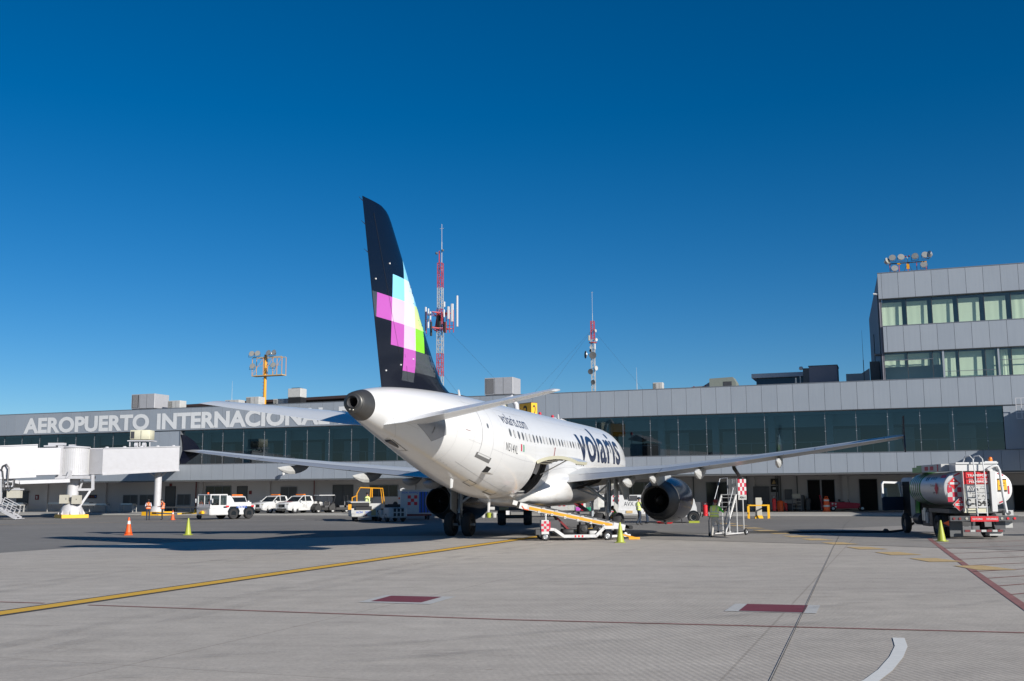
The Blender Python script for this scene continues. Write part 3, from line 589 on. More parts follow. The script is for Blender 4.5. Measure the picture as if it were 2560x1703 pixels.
def wing(side):
    rings = [foil(*w_, side) for w_ in WS]; n = len(rings[0]); mb = MB(); vs = [p for r in rings for p in r]
    up, lo, fl = [], [], []
    for k in range(len(rings)-1):
        for i in range(n):
            j = (i+1) % n; f = (k*n+i, k*n+j, (k+1)*n+j, (k+1)*n+i); x = (AFU+AFL)[i][0]; x2 = (AFU+AFL)[j][0]
            (fl if min(x, x2) >= .72 else (up if i < 11 else lo)).append(f)
    mb.mat('wing_grey').add(vs, up+lo, True); mb.mat('flap_metal').add(vs, fl, True)
    mb.mat('wing_grey').add(rings[-1], [tuple(range(n))])
    # flap and slat joints
    o = mb.build('wing', AP, sharp=50)
    q = MB().mat('dark_metal')
    def U(y, x, off=.004, low=False):
        for k in range(len(WS)-1):
            if WS[k][0] <= y <= WS[k+1][0]: break
        a, b = WS[k], WS[k+1]; f = (y-a[0])/(b[0]-a[0]); le, te, zl, zt, tc = [a[i]+(b[i]-a[i])*f for i in range(1,6)]; c = te-le
        tb = AFL[::-1] if low else AFU; z = 0
        for i in range(len(tb)-1):
            if tb[i][0] <= x <= tb[i+1][0]: z = tb[i][1]+(tb[i+1][1]-tb[i][1])*(x-tb[i][0])/(tb[i+1][0]-tb[i][0])
        return Vector((side*y, 17.71-(le+c*x), zl+(zt-zl)*x+z*c*tc/.14+(-off if low else off)))
    def strip(pts, wd, low=False):
        for (y0,x0),(y1,x1) in zip(pts, pts[1:]):
            d = .004 if abs(y1-y0) > abs(x1-x0)*4 else 0
            if d: q.quad(U(y0,x0,low=low), U(y1,x1,low=low), U(y1,x1+wd,low=low), U(y0,x0+wd,low=low))
            else: q.quad(U(y0,x0,low=low), U(y0,x1,low=low), U(y0+.03,x1,low=low), U(y0+.03,x0,low=low))
    yy = [2.3,4.4,6.4,8,10,11.7,13.5]
    strip([(y,.74) for y in yy], .008); strip([(y,.78) for y in yy+[15,16.3]], .006, True); strip([(13.5,.7),(13.5,.97)], 0); strip([(6.45,.74),(6.45,.97)], 0); strip([(16.3,.7),(16.3,.97)],0)
    strip([(13.5,.72),(15,.72),(16.3,.72)], .01)
    q.build('flap_gap', o)
    for y in (8.9,12.2,14.3): 
        p = U(y,.995); MB().mat('black').cyl(p, p+Vector((0,-.28,-.02)), .012, .004, n=6).build('static_wick', o)
    # wing tip fence
    t = MB().mat('navy'); xx = side*17.07; ol = [(20.35,4.34),(21.05,4.85),(21.75,5.1),(22.2,5.14),(22.05,4.75),(22.0,4.34),(22.2,3.85),(22.15,3.66),(21.8,3.7),(21.1,4.0)]
    t.prism([(17.71-a,b) for a,b in ol], 'x', xx-.02*side, xx+.035*side); t.build('wingtip_fence', AP)
    return o
wing(1); wing(-1)
def fairing(side, y, l0, aft, drop, w_=.15, h=.28):
    for k in range(len(WS)-1):
        if WS[k][0] <= y <= WS[k+1][0]: break
    a, b = WS[k], WS[k+1]; f = (y-a[0])/(b[0]-a[0]); te = a[2]+(b[2]-a[2])*f; zt = a[4]+(b[4]-a[4])*f; rings = []
    L = l0+aft
    for u, ws, hs, dz in ((0,.12,.12,.0),(.12,.6,.6,-.07),(.3,.95,.95,-.11),(.5,1,1,-.13),(.68,.95,.95,-.12),(.8,.8,.75,-.09),(.92,.45,.4,-.05),(1,.06,.06,-.01)):
        st = te-l0+L*u; zc = zt-.20-drop*max(0,(u-.55))/.45*.0+dz*1.0+(.16 if u < .5 else .1)*(1-u)-drop*u
        ring = []
        for i in range(8):
            an = 2*math.pi*(i+.5)/8; cx_, sx_ = math.cos(an), math.sin(an)
            ring.append(Vector((side*y+w_*ws*cx_, 17.71-st, zc+h*hs*(sx_ if sx_ < 0 else sx_*.9))))
        rings.append(ring)
    mb = MB(); mb.mat('white_dirty'); mb.loft(rings, True, False); mb.build('flap_fairing', AP)
for sd_ in (1,-1):
    fairing(sd_, 4.95, 2.2, .75, .05, .17, .25); fairing(sd_, 6.15, 2.0, .55, .0, .15, .21); fairing(sd_, 8.35, 2.5, 1.0, .02, .16, .27); fairing(sd_, 11.95, 2.3, .95, .02, .14, .24)
# tailplane
SS = [(.4,32.2,36.1,4.80,4.40,.11),(1.1,32.75,36.05,4.86,4.47,.11),(6.1,35.35,36.75,5.40,5.24,.09),(6.26,35.6,36.72,5.38,5.26,.06)]
for side in (1,-1):
    rings = [foil(*w_, side) for w_ in SS]; mb = MB().mat('tail_grey') if 'tail_grey' in MATS else MB()
    mat('tail_grey', (.60,.62,.64), .35, var=.04, coat=.3); mb.mat('tail_grey').loft(rings, True, True); o = mb.build('tailplane', AP, sharp=50)
    e = MB().mat('dark_metal')
    def SU(f, x, low=False):
        a, b = SS[1], SS[2]; y, le, te, zl, zt, tc = [a[i]+(b[i]-a[i])*f for i in range(6)]; c = te-le; z = .035 if not low else -.012
        return Vector((side*y, 17.71-(le+c*x), zl+(zt-zl)*x+(z*c*tc/.14)+(.006 if not low else -.006)))
    for k in range(5): e.quad(SU(k/5,.735,True),SU((k+1)/5,.735,True),SU((k+1)/5,.745,True),SU(k/5,.745,True))
    e.build('elevator_gap', o)
# fin
def fle(z):
    P_ = [(5.4,28.3),(6.0,28.95),(6.08,29.3),(6.3,29.98),(6.68,30.5),(7.07,30.98),(8,31.81),(9,32.68),(10,33.54),(11,34.4),(11.5,34.84),(11.7,35.06),(11.82,35.28),(11.9,35.6)]
    for a, b in zip(P_, P_[1:]):
        if z <= b[0]: return a[1]+(b[1]-a[1])*(z-a[0])/(b[0]-a[0])
    return P_[-1][1]
fte = lambda z: 35.43+(z-5.6)*.2690
FX = [(0,0),(.005,.10),(.02,.2),(.06,.36),(.15,.47),(.3,.5),(.45,.47),(.6,.38),(.75,.25),(.9,.1),(1,.012)]
def fth(st, z):
    le, te = fle(z), fte(z); c = te-le; x = max(0,min(1,(st-le)/c)); tc = .105 if z > 6.7 else .105*(.55+.45*(z-5.4)/1.3); cc = min(c, 5.35-(z-6)*.42)
    for a, b in zip(FX, FX[1:]):
        if x <= b[0]: return (a[1]+(b[1]-a[1])*(x-a[0])/(b[0]-a[0]))*cc*tc
    return .01
mb = MB().mat('navy'); rings = []
for z in (5.4,6.0,6.08,6.3,6.68,7.07,8,9,10,11,11.5,11.7,11.82,11.9):
    le, te = fle(z), fte(z); r = []
    for x, t in FX: st = le+(te-le)*x; r.append(Vector((fth(st,z)+(.001 if t else 0), 17.71-st, z)))
    for x, t in FX[::-1][:-1]: st = le+(te-le)*x; r.append(Vector((-fth(st,z)-.001, 17.71-st, z)))
    rings.append(r)
mb.loft(rings, True, True); fin = mb.build('fin', AP, sharp=45)
def tile(name, s_hi, s_lo, z0, z1, m_, side):
    nz = max(2, int((z1-z0)/.12)); mb = MB().mat(m_); ns = 6; rows = []
    for i in range(nz+1):
        z = z0+(z1-z0)*i/nz; a = min(s_hi, fte(z)-.01) if s_hi else fte(z)-.01; b = max(s_lo, fle(z)+.02) if s_lo else fle(z)+.02
        if a <= b: a = b+.002
        rows.append([Vector((side*(fth(a+(b-a)*k/ns, z)+.006), 17.71-(a+(b-a)*k/ns), z)) for k in range(ns+1)])
    vs = [p for r in rows for p in r]; n = ns+1
    mb.add(vs, [(i*n+k, i*n+k+1, (i+1)*n+k+1, (i+1)*n+k) for i in range(nz) for k in range(ns)], True); mb.build(name, fin)
a_, b_, c_, d_, e_ = 35.97, 34.95, 34.03, 33.10, 32.28; r0, r1, r2, r3, r4 = 9.68, 8.87, 8.04, 7.22, 6.42
for side in (1,-1):
    for hi, lo, z0, z1, m_ in ((c_,None,r0,10.42,'sky_blue'),(b_,c_,r1,r0,'sky_blue'),(c_,d_,r1,r0,'pale_blue'),(d_,None,r1,9.45,'sky_blue'),(None,a_,r2,r1,'fin_grey'),(a_,b_,r2,r1,'magenta'),(b_,c_,r2,r1,'pink'),(c_,d_,r2,r1,'aircraft_white'),(d_,e_,r2,r1,'pale_lime'),(e_,None,r2,8.5,'lime'),(b_,c_,r3,r2,'magenta'),(c_,d_,r3,r2,'pink'),(d_,e_,r3,r2,'lime'),(c_,d_,r4,r3,'magenta'),(c_,d_,6.08,r4-.004,'fin_grey'),(d_-.004,31.2,6.45,r3-.004,'fin_grey')):
        tile('livery_square', hi, lo, z0, z1, m_, side)
mb = MB().mat('black')   # rudder hinge line
for z0, z1 in zip([6.1+.45*i for i in range(12)], [6.55+.45*i for i in range(12)]):
    f0, f1 = fle(z0)+(fte(z0)-fle(z0))*.70, fle(z1)+(fte(z1)-fle(z1))*.70
    if z0 < 6.7: f0 = 33.55+(z0-6.1)*.43; f1 = 33.55+(z1-6.1)*.43
    for sd_ in (1,): mb.quad((fth(f0,z0)+.009,17.71-f0,z0),(fth(f1,z1)+.009,17.71-f1,z1),(fth(f1+.02,z1)+.009,17.71-f1-.02,z1),(fth(f0+.02,z0)+.009,17.71-f0-.02,z0))
mb.build('rudder_gap', fin)
for z in (10.1,11.0,11.75): 
    s = fte(z); MB().mat('black').cyl((0,17.71-s,z),(0,17.71-s-.3,z+.05),.014,.005,n=6).build('static_wick', fin)
mb = MB().mat('white_paint')
for st, z in ((35.2,10.0),(36.1,9.3),(34.2,6.6),(35.2,6.3),(33.3,6.9)): mb.sphere((fth(st,z)+.01,17.71-st,z),.035,8)
mb.build('fin_sensor', fin)
# decals wrapped on the fuselage
def wrap(name, txt, size, st0, th0, R_, m_, bold=.0, width=None, height=None, slices=.08, parent=AP, label=None, spacing=1.):
    vs, fs = text_mesh(txt, size, bold, spacing); bm = bmesh.new(); V = [bm.verts.new((x,y,0)) for x,y in vs]
    for f in fs:
        try: bm.faces.new([V[i] for i in f])
        except ValueError: pass
    xs = [v[0] for v in vs]; ys = [v[1] for v in vs]; x0, x1, y0, y1 = min(xs), max(xs), min(ys), max(ys); kx = width/(x1-x0) if width else 1; ky = height/(y1-y0) if height else kx
    for v in bm.verts: v.co.x = (v.co.x-x0)*kx; v.co.y = v.co.y*ky
    y0 *= ky; y1 *= ky; y = y0+slices
    while y < y1: bmesh.ops.bisect_plane(bm, geom=bm.verts[:]+bm.edges[:]+bm.faces[:], plane_co=(0,y,0), plane_no=(0,1,0)); y += slices
    x = .5
    while x < (x1-x0)*kx: bmesh.ops.bisect_plane(bm, geom=bm.verts[:]+bm.edges[:]+bm.faces[:], plane_co=(x,0,0), plane_no=(1,0,0)); x += .5
    for v in bm.verts: v.co = FS(st0-v.co.x, th0+math.degrees(v.co.y/R_), .006)
    me = bpy.data.meshes.new(name); bm.to_mesh(me); bm.free(); me.materials.append(MATS[m_]); o = bpy.data.objects.new(name, me); COL.objects.link(o); o.parent = parent
    if label: o['label'] = label
    return o
wrap('lettering', 'volaris.com', .5, 27.6, 25.5, 1.95, 'logo_navy', .0, 3.35, .56, label='small navy web address above the windows')
wrap('lettering', 'volaris', 2., 15.95, -4.5, 2.03, 'logo_navy', .035, 10.0, 2.05, label='big navy lowercase airline name on the side')
wrap('lettering', 'N514VL', .36, 27.66, -9, 1.98, 'black', .0, 1.35, .34, label='small black registration letters below the windows', spacing=1.15)
def patch(name, s0, s1, t0, t1, m_, off=.006, parent=AP, nt=8):
    mb = MB().mat(m_); vs = [FS(s, t0+(t1-t0)*i/nt, off) for s in (s0, (s0+s1)/2, s1) for i in range(nt+1)]; n = nt+1
    mb.add(vs, [(k*n+i, k*n+i+1, (k+1)*n+i+1, (k+1)*n+i) for k in range(2) for i in range(nt)], True); return mb.build(name, parent)
fl = patch('flag_decal', 25.92, 25.77, -4, 4.2, 'crimson', nt=3); patch('flag_band', 25.77, 25.62, -4, 4.2, 'white_paint', parent=fl, nt=3); patch('flag_band', 25.62, 25.47, -4, 4.2, 'flag_green', parent=fl, nt=3)
pat = 'dlddlldddlldDldDllDdldddldldddlddldddld'
for k in range(39):
    st = 27.05-.533*k; m_ = 'cabin_blind' if pat[k % len(pat)].lower() == 'l' else 'cabin_window'
    mb = MB().mat('metal'); mb.add([FS(st+.125*math.cos(2*math.pi*i/16), 14.75+5.3*math.sin(2*math.pi*i/16), .005) for i in range(16)], [tuple(range(16))], True)
    mb.mat(m_); mb.add([FS(st+.1*math.cos(2*math.pi*i/16), 14.75+4.5*math.sin(2*math.pi*i/16), .011) for i in range(16)], [tuple(range(16))], True)
    mb.build('cabin_window', AP)
mat('seam', (.34,.34,.35), .5); mat('seam_light', (.6,.6,.6), .5); mat('trim_grey', (.13,.13,.13), .5)
def outline(mb, pts, w_, off=.006, nsub=8):
    out = []
    for (s0,t0),(s1,t1) in zip(pts, pts[1:]):
        for i in range(nsub):
            f, f2 = i/nsub, (i+1)/nsub; a = (s0+(s1-s0)*f, t0+(t1-t0)*f); b = (s0+(s1-s0)*f2, t0+(t1-t0)*f2)
            dt = math.degrees(w_/1.7)
            if abs(s1-s0) > abs(t1-t0)/40: mb.quad(FS(*a,off), FS(*b,off), FS(b[0],b[1]+dt,off), FS(a[0],a[1]+dt,off))
            else: mb.quad(FS(*a,off), FS(*b,off), FS(b[0]+w_,b[1],off), FS(a[0]+w_,a[1],off))
dr = patch('rear_door', 28.97, 29.95, -26, 38, 'aircraft_white', .008, nt=20)
mb = MB().mat('seam'); outline(mb, [(28.95,-26),(28.95,38)], .022, .010, 16); outline(mb, [(29.95,-26),(29.95,38)], .022, .010, 16); outline(mb, [(28.95,38),(29.95,38)], .02, .01); outline(mb, [(28.95,-26),(29.95,-26)], .02, .01); mb.build('door_seam', dr)
mb = MB().mat('trim_grey'); outline(mb, [(28.78,-33),(30.1,-33)], .14, .009); 
for s in (28.78, 29.98): mb.quad(FS(s,-31,.009), FS(s+.12,-31,.009), FS(s+.12,-25.5,.009), FS(s,-25.5,.009))
mb.build('door_sill', dr)
mb = MB().mat('cabin_window'); mb.add([FS(29.42+.09*math.cos(2*math.pi*i/12), 13.5+3.6*math.sin(2*math.pi*i/12), .012) for i in range(12)], [tuple(range(12))], True); mb.build('door_window', dr)
# small service panels under the tail
p = patch('service_hatch', 28.35, 28.8, -47, -37, 'void'); mb = MB().mat('white_paint'); a, b = FS(28.35,-47,.01), FS(28.8,-47,.01); c1, d1 = FS(28.35,-41,.25), FS(28.8,-41,.25); mb.quad(a,b,d1,c1); mb.build('hatch_flap', p)
mb = MB().mat('trim_grey'); outline(mb, [(28.1,-75),(28.9,-75)], .035); outline(mb, [(28.1,-66),(28.9,-66)], .035); outline(mb, [(28.1,-75),(28.1,-66)], .03); outline(mb, [(28.87,-75),(28.87,-65)], .03); mb.build('hatch_frame', AP)
mb = MB().mat('trim_grey'); outline(mb, [(25.7,-74),(26.8,-74)], .07); outline(mb, [(25.7,-74),(25.7,-66)], .06); outline(mb, [(26.75,-74),(26.75,-66)], .06); mb.build('hatch_frame', AP)
def seam_line(pts, w_, off, ns):
    m_ = MB().mat('seam'); outline(m_, pts, w_, off, ns); m_.build('panel_seam', AP)
for a_2 in (([(31.0,-52),(25,-60),(24.0,-62)],.012,.005,20),([(24.3,-30),(24.3,-88)],.01,.005,20),([(21.8,-33),(20.6,-22),(18.6,-17),(17.0,-16),(15,-22)],.014,.006,12),([(34.3,-28),(35.9,-25),(35.0,-70)],.012,.005,12)): seam_line(*a_2)
mb = MB().mat('seam')
outline(mb,[(31.9,-88),(31.9,30)],.008,.004,24); mb.build('panel_seam', AP)
for s in (30.6,27.9,25.2,23.8,20.9,18.7,16.5,14.3,12.1,9.9,7.7): seam_line([(s,-60),(s,88)],.007,.004,20)
for tt_ in (46,-14): seam_line([(31,tt_),(24,tt_)],.006,.004,14); seam_line([(21.6,tt_),(5,tt_)],.006,.004,14)
mat('scrub_metal', (.33,.35,.38), .25, .5); mb = MB().mat('scrub_metal'); cn = [(34.7,-17),(33.25,-40),(32.6,-20),(32.9,10)]; G_ = 10   # scrub plate at the tailplane root
mb.add([FS(*[cn[0][q_]*(1-u)*(1-v)+cn[1][q_]*u*(1-v)+cn[2][q_]*u*v+cn[3][q_]*(1-u)*v for q_ in (0,1)], .009) for u in [i/G_ for i in range(G_+1)] for v in [j/G_ for j in range(G_+1)]], [(i*(G_+1)+j,i*(G_+1)+j+1,(i+1)*(G_+1)+j+1,(i+1)*(G_+1)+j) for i in range(G_) for j in range(G_)], True); o = mb.build('scrub_plate', AP); MB().mat('trim_grey').quad(FS(33.45,-26,.02),FS(33.5,-26,.02),FS(33.45,-14,.02),FS(33.38,-14,.02)).build('slot', o)
mb = MB().mat('white_paint'); a = FS(29.6,-80,0); mb.prism([(a.y-.12,a.z+.05),(a.y+.14,a.z+.05),(a.y+.02,a.z-.34),(a.y-.12,a.z-.36)], 'x', a.x-.02, a.x+.03); mb.build('drain_mast', AP)
mb = MB().mat('white_paint'); a = FS(24.5,-88,0); mb.prism([(a.y-.1,a.z+.05),(a.y+.15,a.z+.05),(a.y-.02,a.z-.55),(a.y-.13,a.z-.55)], 'x', a.x-.02, a.x+.03); mb.build('drain_mast', AP)
for st, h in ((27.9,.28),(12.5,.32)):
    a = FS(st,90); mb = MB().mat('white_paint').prism([(a.y-.12,a.z-.02),(a.y+.1,a.z-.02),(a.y-.12,a.z+h),(a.y-.19,a.z+h)], 'x', -.02, .02); mb.build('blade_antenna', AP)
mb = MB().mat('dark_metal'); mb.cyl(FS(34.9,-90,-.03), FS(34.2,-86,.05), .12, .03, n=10); outline(mb, [(34.9,-80),(33.6,-84)], .04); outline(mb, [(33.6,-97),(33.6,-80)], .03); mb.build('tail_intake', AP)
mb = MB().mat('seam')
for i in range(7): outline(mb, [(26.0-.02*i,-50-2.2*i),(25.75,-50-2.2*i)], .012, .006, 1)
for i in range(3): outline(mb, [(31.8-.3*i,-62-i),(31.7-.3*i,-62-i)], .02, .006, 1)
mb.build('stencil_marks', AP)
mb = MB().mat('dark_red'); outline(mb, [(31.3,-2),(30.95,-2)], .02, .006, 1); mb.build('stencil_marks', AP)
# cockpit glazing on the nose
mb = MB().mat('window_black')
for s0, s1, t0, t1 in ((1.75,2.3,50,66),(2.3,2.95,36,52),(2.9,3.4,30,44)):
    for sg in (1,-1): T = lambda t: t if sg == 1 else 180-t; mb.quad(FS(s0,T(t0),.012), FS(s1,T(t0),.012), FS(s1,T(t1),.012), FS(s0,T(t1),.012))
mb.build('cockpit_window', AP)
# engines
for side in (1,-1):
    cx_, cz_ = side*5.75, 1.72
    def LP(L, ax_=None): return [(r, 17.71-st) for r, st in L]
    e = MB(); e.mat('navy').lathe(LP([(1.02,10.28),(1.09,10.45),(1.15,10.9),(1.18,11.8),(1.17,12.8),(1.09,13.9),(.985,14.55)]), 'y', 48, True, False, (cx_,0,cz_))
    e.mat('metal').lathe(LP([(.84,10.6),(.86,10.3),(.93,10.15),(1.02,10.28)]), 'y', 48, True, False, (cx_,0,cz_))
    eo = e.build('engine', AP, sharp=50)
    e = MB().mat('exhaust').lathe(LP([(.985,14.55),(.975,14.56),(.86,15.1),(.72,15.7),(.67,15.78),(.64,15.76),(.66,15.3),(.68,14.4)]), 'y', 48, True, False, (cx_,0,cz_)); e.build('exhaust_nozzle', eo, sharp=50)
    e = MB().mat('void').lathe(LP([(.685,14.5),(.5,14.4),(.001,14.4)]), 'y', 32, True, False, (cx_,0,cz_)); e.mat('exhaust').lathe(LP([(.30,14.5),(.22,15.1),(.03,15.5)]), 'y', 24, True, True, (cx_,0,cz_)); e.build('exhaust_cone', eo)
    e = MB().mat('dark_metal').lathe(LP([(.85,11.1),(.02,11.1)]), 'y', 32, True, False, (cx_,0,cz_)); e.build('fan', eo)
    e = MB().mat('dark_metal').cyl((cx_+.1,17.71-13.6,cz_-1.18),(cx_+.1,17.71-14.0,cz_-1.12),.06,n=10).cyl((cx_+.7,17.71-12.2,cz_-1.02),(cx_+.75,17.71-12.35,cz_-1.2),.03,n=8); e.build('drain', eo)
    p = MB().mat('wing_grey'); rings = []
    for st, w_, zb, zt in ((11.2,.05,2.86,2.9),(12.2,.2,2.8,3.1),(13.6,.24,2.6,3.3),(14.6,.26,2.35,3.25),(15.6,.25,2.4,3.15),(16.5,.2,2.62,3.05),(17.4,.06,2.8,2.95)):
        rings.append([Vector((cx_+a*w_, 17.71-st, z)) for a, z in ((-1,zt),(1,zt),(1,zb+(zt-zb)*.3),(.6,zb),(-.6,zb),(-1,zb+(zt-zb)*.3))])
    p.loft(rings, True, False); p.build('pylon', AP)
# main gear
for side in (1,-1):
    gx = side*3.795; g_ = MB().mat('gear_metal') if 'gear_metal' in MATS else MB(); mat('gear_metal', (.34,.37,.40), .4, .3, var=.1); g_.mat('gear_metal')
    g_.cyl((gx,.02,.95),(gx,.25,3.0),.115,n=16).cyl((gx,0,.5),(gx,.02,.98),.085,n=14).cyl((gx-.8,0,.585),(gx+.8,0,.585),.07,n=12).cyl((gx,.05,1.25),(gx,.06,1.35),.14,n=16).cyl((gx,.12,1.95),(gx,.13,2.03),.14,n=16)
    g_.tube([(gx-side*.1,.12,1.7),(gx-side*1.0,.2,2.35),(gx-side*1.75,.2,2.75)], .075, 10).tube([(gx-side*.05,.15,2.5),(gx-side*.6,.2,2.05)], .04, 8).tube([(gx-side*1.55,.18,2.3),(gx-side*.7,.18,1.98)], .035, 8)
    g_.mat('dark_metal').tube([(gx+.05,-.14,2.6),(gx+.06,-.16,1.6),(gx+.1,-.12,.9)], .02, 6).tube([(gx-.09,-.1,2.4),(gx-.1,-.14,1.4),(gx-.15,-.12,.7)], .018, 6).bar((gx,-.13,1.15),(gx,-.36,.85),.12,.04).bar((gx,-.36,.85),(gx,-.08,.55),.1,.04)
    gm_ = g_.build('main_gear', AP)
    for k in (-.46,.46): MB().wheel((gx+k,0,.585),.585,.42,rim='dark_metal',rr=.5).build('wheel', gm_)
    d = MB().mat('white_dirty').prism([(-.35,1.35),(.45,1.05),(.6,2.2),(.45,2.75),(-.3,2.75)], 'x', gx+side*.34, gx+side*.38); d.build('gear_door', AP)
    d = MB().mat('white_dirty').prism([(.9,1.75),(1.9,1.95),(1.9,2.7),(-.1,2.85),(-.35,2.5)], 'x', gx+side*.6, gx+side*.65); d.build('gear_door', AP)
    if side < 0: continue
    d = MB().mat('dark_red').at(side*2.35,.5,1.42,ry=side*.6); d.box(-.3,.3,-.5,.5,-.02,.02); d.build('gear_door', AP)
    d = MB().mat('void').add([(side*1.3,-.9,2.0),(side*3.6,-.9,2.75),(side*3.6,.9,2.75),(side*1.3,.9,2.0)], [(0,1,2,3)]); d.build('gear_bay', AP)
ng = MB().mat('gear_metal').cyl((0,12.64,.4),(0,12.7,2.3),.09,n=14).cyl((-.3,12.64,.38),(.3,12.64,.38),.05,n=10).cyl((0,12.7,1.3),(0,13.6,2.2),.05,n=8); ngo = ng.build('nose_gear', AP)
for k in (-.25,.25): MB().wheel((k,12.64,.38),.38,.22,rim='white_dirty').build('wheel', ngo)
for s in (1,-1): MB().mat('aircraft_white').box(s*.45-.015,s*.45+.015,12.3,13.9,1.2,2.1).build('gear_door', AP)
# ------------------------------------------------------------------ things on the roofs
def roof_ac(s, b, z, w_, d, h, label, grille='left', rz=0, m_='ac_grey', name='air_conditioner', group='air conditioners on the roof', stilts=.12):
    t = empty(name, F(s, b, z), RZF+rz, label, 'air conditioner', group)
    MB().mat(m_).rbox(-w_/2, w_/2, -d/2, d/2, stilts, h, .03).build('casing', t)
    g_ = MB().mat('black').box(-w_/2+w_*.04, -w_/2+w_*.32, -d/2-.015, -d/2-.002, stilts+.1, h-.1); g_.mat(m_)
    k = -w_/2+w_*.07
    while k < -w_/2+w_*.3: g_.box(k, k+.03, -d/2-.04, -d/2-.017, stilts+.12, h-.12); k += .11
    g_.build('grille', t)
    for k_ in (.36,.66): MB().mat('wall_dark').box(-w_/2+w_*k_,-w_/2+w_*(k_+.01),-d/2-.012,-d/2-.002,stilts+.05,h-.05).build('panel_seam', t)
    f = MB().mat('dark_metal')
    for x in (-.45,-.15,.15,.45): f.box(x*w_-.06, x*w_+.06, -d/2+.05, d/2-.05, 0, stilts-.003)
    f.build('stand', t); return t
roof_ac(-46.7, 4, 11.9, 3.3, 2.6, 1.8, 'large grey rooftop air conditioner above the letters RTO')
roof_ac(-42.9, 4, 11.7, 1.7, 1.2, 1.15, 'small white rooftop air conditioner right of the large grey one, over INTERNACIONAL', m_='white_dirty')
roof_ac(-32.3, 4, 11.8, 1.7, 1.2, 1.1, 'small white rooftop air conditioner beside the yellow floodlight mast', m_='white_dirty')
roof_ac(-35.7, 5, 11.9, 1.9, 1.2, .85, 'low white rooftop unit left of the yellow floodlight mast', m_='white_dirty')
roof_ac(-30.2, 6, 12.0, 1.4, 1.2, .75, 'cream rooftop unit between the mast and the black and white chimney', m_='white_dirty')
roof_ac(-2.5, 4, 11.9, 3.1, 2.4, 1.85, 'large grey rooftop air conditioner above the right tailplane tip')
roof_ac(13.6, 5, 11.75, 1.0, .7, 1.0, 'single small white rooftop air conditioner in the middle of the right wing roof', m_='white_dirty')
roof_ac(-19.5, 8, 12.0, 3.6, 2, 1.1, 'long white rooftop unit just left of the aircraft tail cone', m_='white_dirty')
t = empty('chimney', F(-27.5, 5, 11.3), RZF, 'square chimney with white top and black lower half on the roof', 'chimney')
MB().mat('black').box(-.8,.8,-.6,.6,0,1.45).build('base', t); MB().mat('white_dirty').rbox(-.84,.84,-.64,.64,1.46,2.45,.05).build('cap', t); MB().mat('dark_metal').box(-.5,.5,-.4,.4,2.45,2.55).build('vent', t)
t = empty('annex_building', F(-34, 12, 0), RZF, 'low block with a dark red roof edge behind the left parapet', 'building')
MB().mat('wall_dark').box(-17,20,0,10,6,12.95).build('wall', t); r_ = MB().mat('roof_dark'); r_.add([(-18.4,-1.2,12.75),(21,-1.2,13.25),(21,11,13.25),(-18.4,11,12.75),(-18.4,-1.2,13.0),(21,-1.2,13.6),(21,11,13.6),(-18.4,11,13.0)], [(0,3,2,1),(4,5,6,7),(0,1,5,4),(1,2,6,5),(2,3,7,6),(3,0,4,7)]); r_.build('roof', t); MB().mat('red_roof').box(-20.2,-14.0,-1.3,-1.21,12.85,13.05).build('roof_edge', t)
# floodlight mast
def floodlight(parent, x, y, z, rz, r=.33, tilt=.35):
    q = MB().at(x,y,z,rz=rz,rx=-tilt); q.mat('metal').lathe([(.06,.32),(.16,.26),(.26,.12),(r,-.04),(r,-.08)], 'y', 18, True, True); q.mat('lamp_glass').lathe([(r-.02,-.085),(.01,-.09)], 'y', 18, True); q.mat('dark_metal').bar((-r,0,0),(-r,.02,-.42),.03).bar((r,0,0),(r,.02,-.42),.03).bar((-r,.02,-.42),(r,.02,-.42),.03)
    return q.build('floodlight', parent)
t = empty('floodlight_mast', F(-35.0, 10, 0), RZF, 'tall yellow floodlight mast behind the left terminal roof', 'light mast')
q = MB().mat('yellow').cyl((0,0,0),(0,0,18.6),.24,.17,14)
for k in range(16): q.bar((-.2,0,11.5+.42*k),(-.42,0,11.5+.42*k),.035)
q.build('pole', t)
q = MB().mat('marking_faded').box(-1.6,2.6,-.5,.5,16.0,16.1).box(-1.5,2.5,-.45,-.38,18.2,18.28).box(-1.5,2.5,.38,.45,18.2,18.28); q.mat('yellow')
for x in (-1.55,0,1.3,2.55): q.bar((x,-.45,16.1),(x,-.45,18.2),.05).bar((x,.45,16.1),(x,.45,18.2),.05)
for a, b in ((-1.55,0),(1.3,2.55),(0,1.3)): q.bar((a,-.45,16.1),(b,-.45,18.2),.03).bar((a,-.45,17.2),(b,-.45,17.2),.03)
q.build('platform', t)
for x in (-1.55,-.75,.75,1.5): floodlight(t, x, -.6, 18.7, .2 if x < 0 else -.2, .36)
for x in (-1.4,1.45): floodlight(t, x, -.6, 17.2, .1, .36)
t = empty('floodlight_rack', F(37.35, 3, 20.5), RZF, 'rack of round floodlights on the office block roof', 'floodlights')
q = MB().mat('antenna_red')
for x in (-1.55,-.75,0,.75,1.55): q.bar((x,0,0),(x,0,2.1),.06)
q.mat('dark_metal').bar((-1.6,0,2.1),(1.6,0,2.1),.09).bar((-1.6,0,1.3),(1.6,0,1.3),.07).bar((-1.55,0,.4),(-.75,0,1.3),.04).bar((.75,0,.4),(0,0,2.1),.04).bar((-.75,0,.4),(0,0,2.1),.04); q.mat('yellow').box(-.12,.12,-.06,-.01,1.5,2.0).box(-.9,-.6,-.06,-.04,1.95,2.1).box(1.2,1.6,-.06,-.04,1.95,2.1); q.build('frame', t)
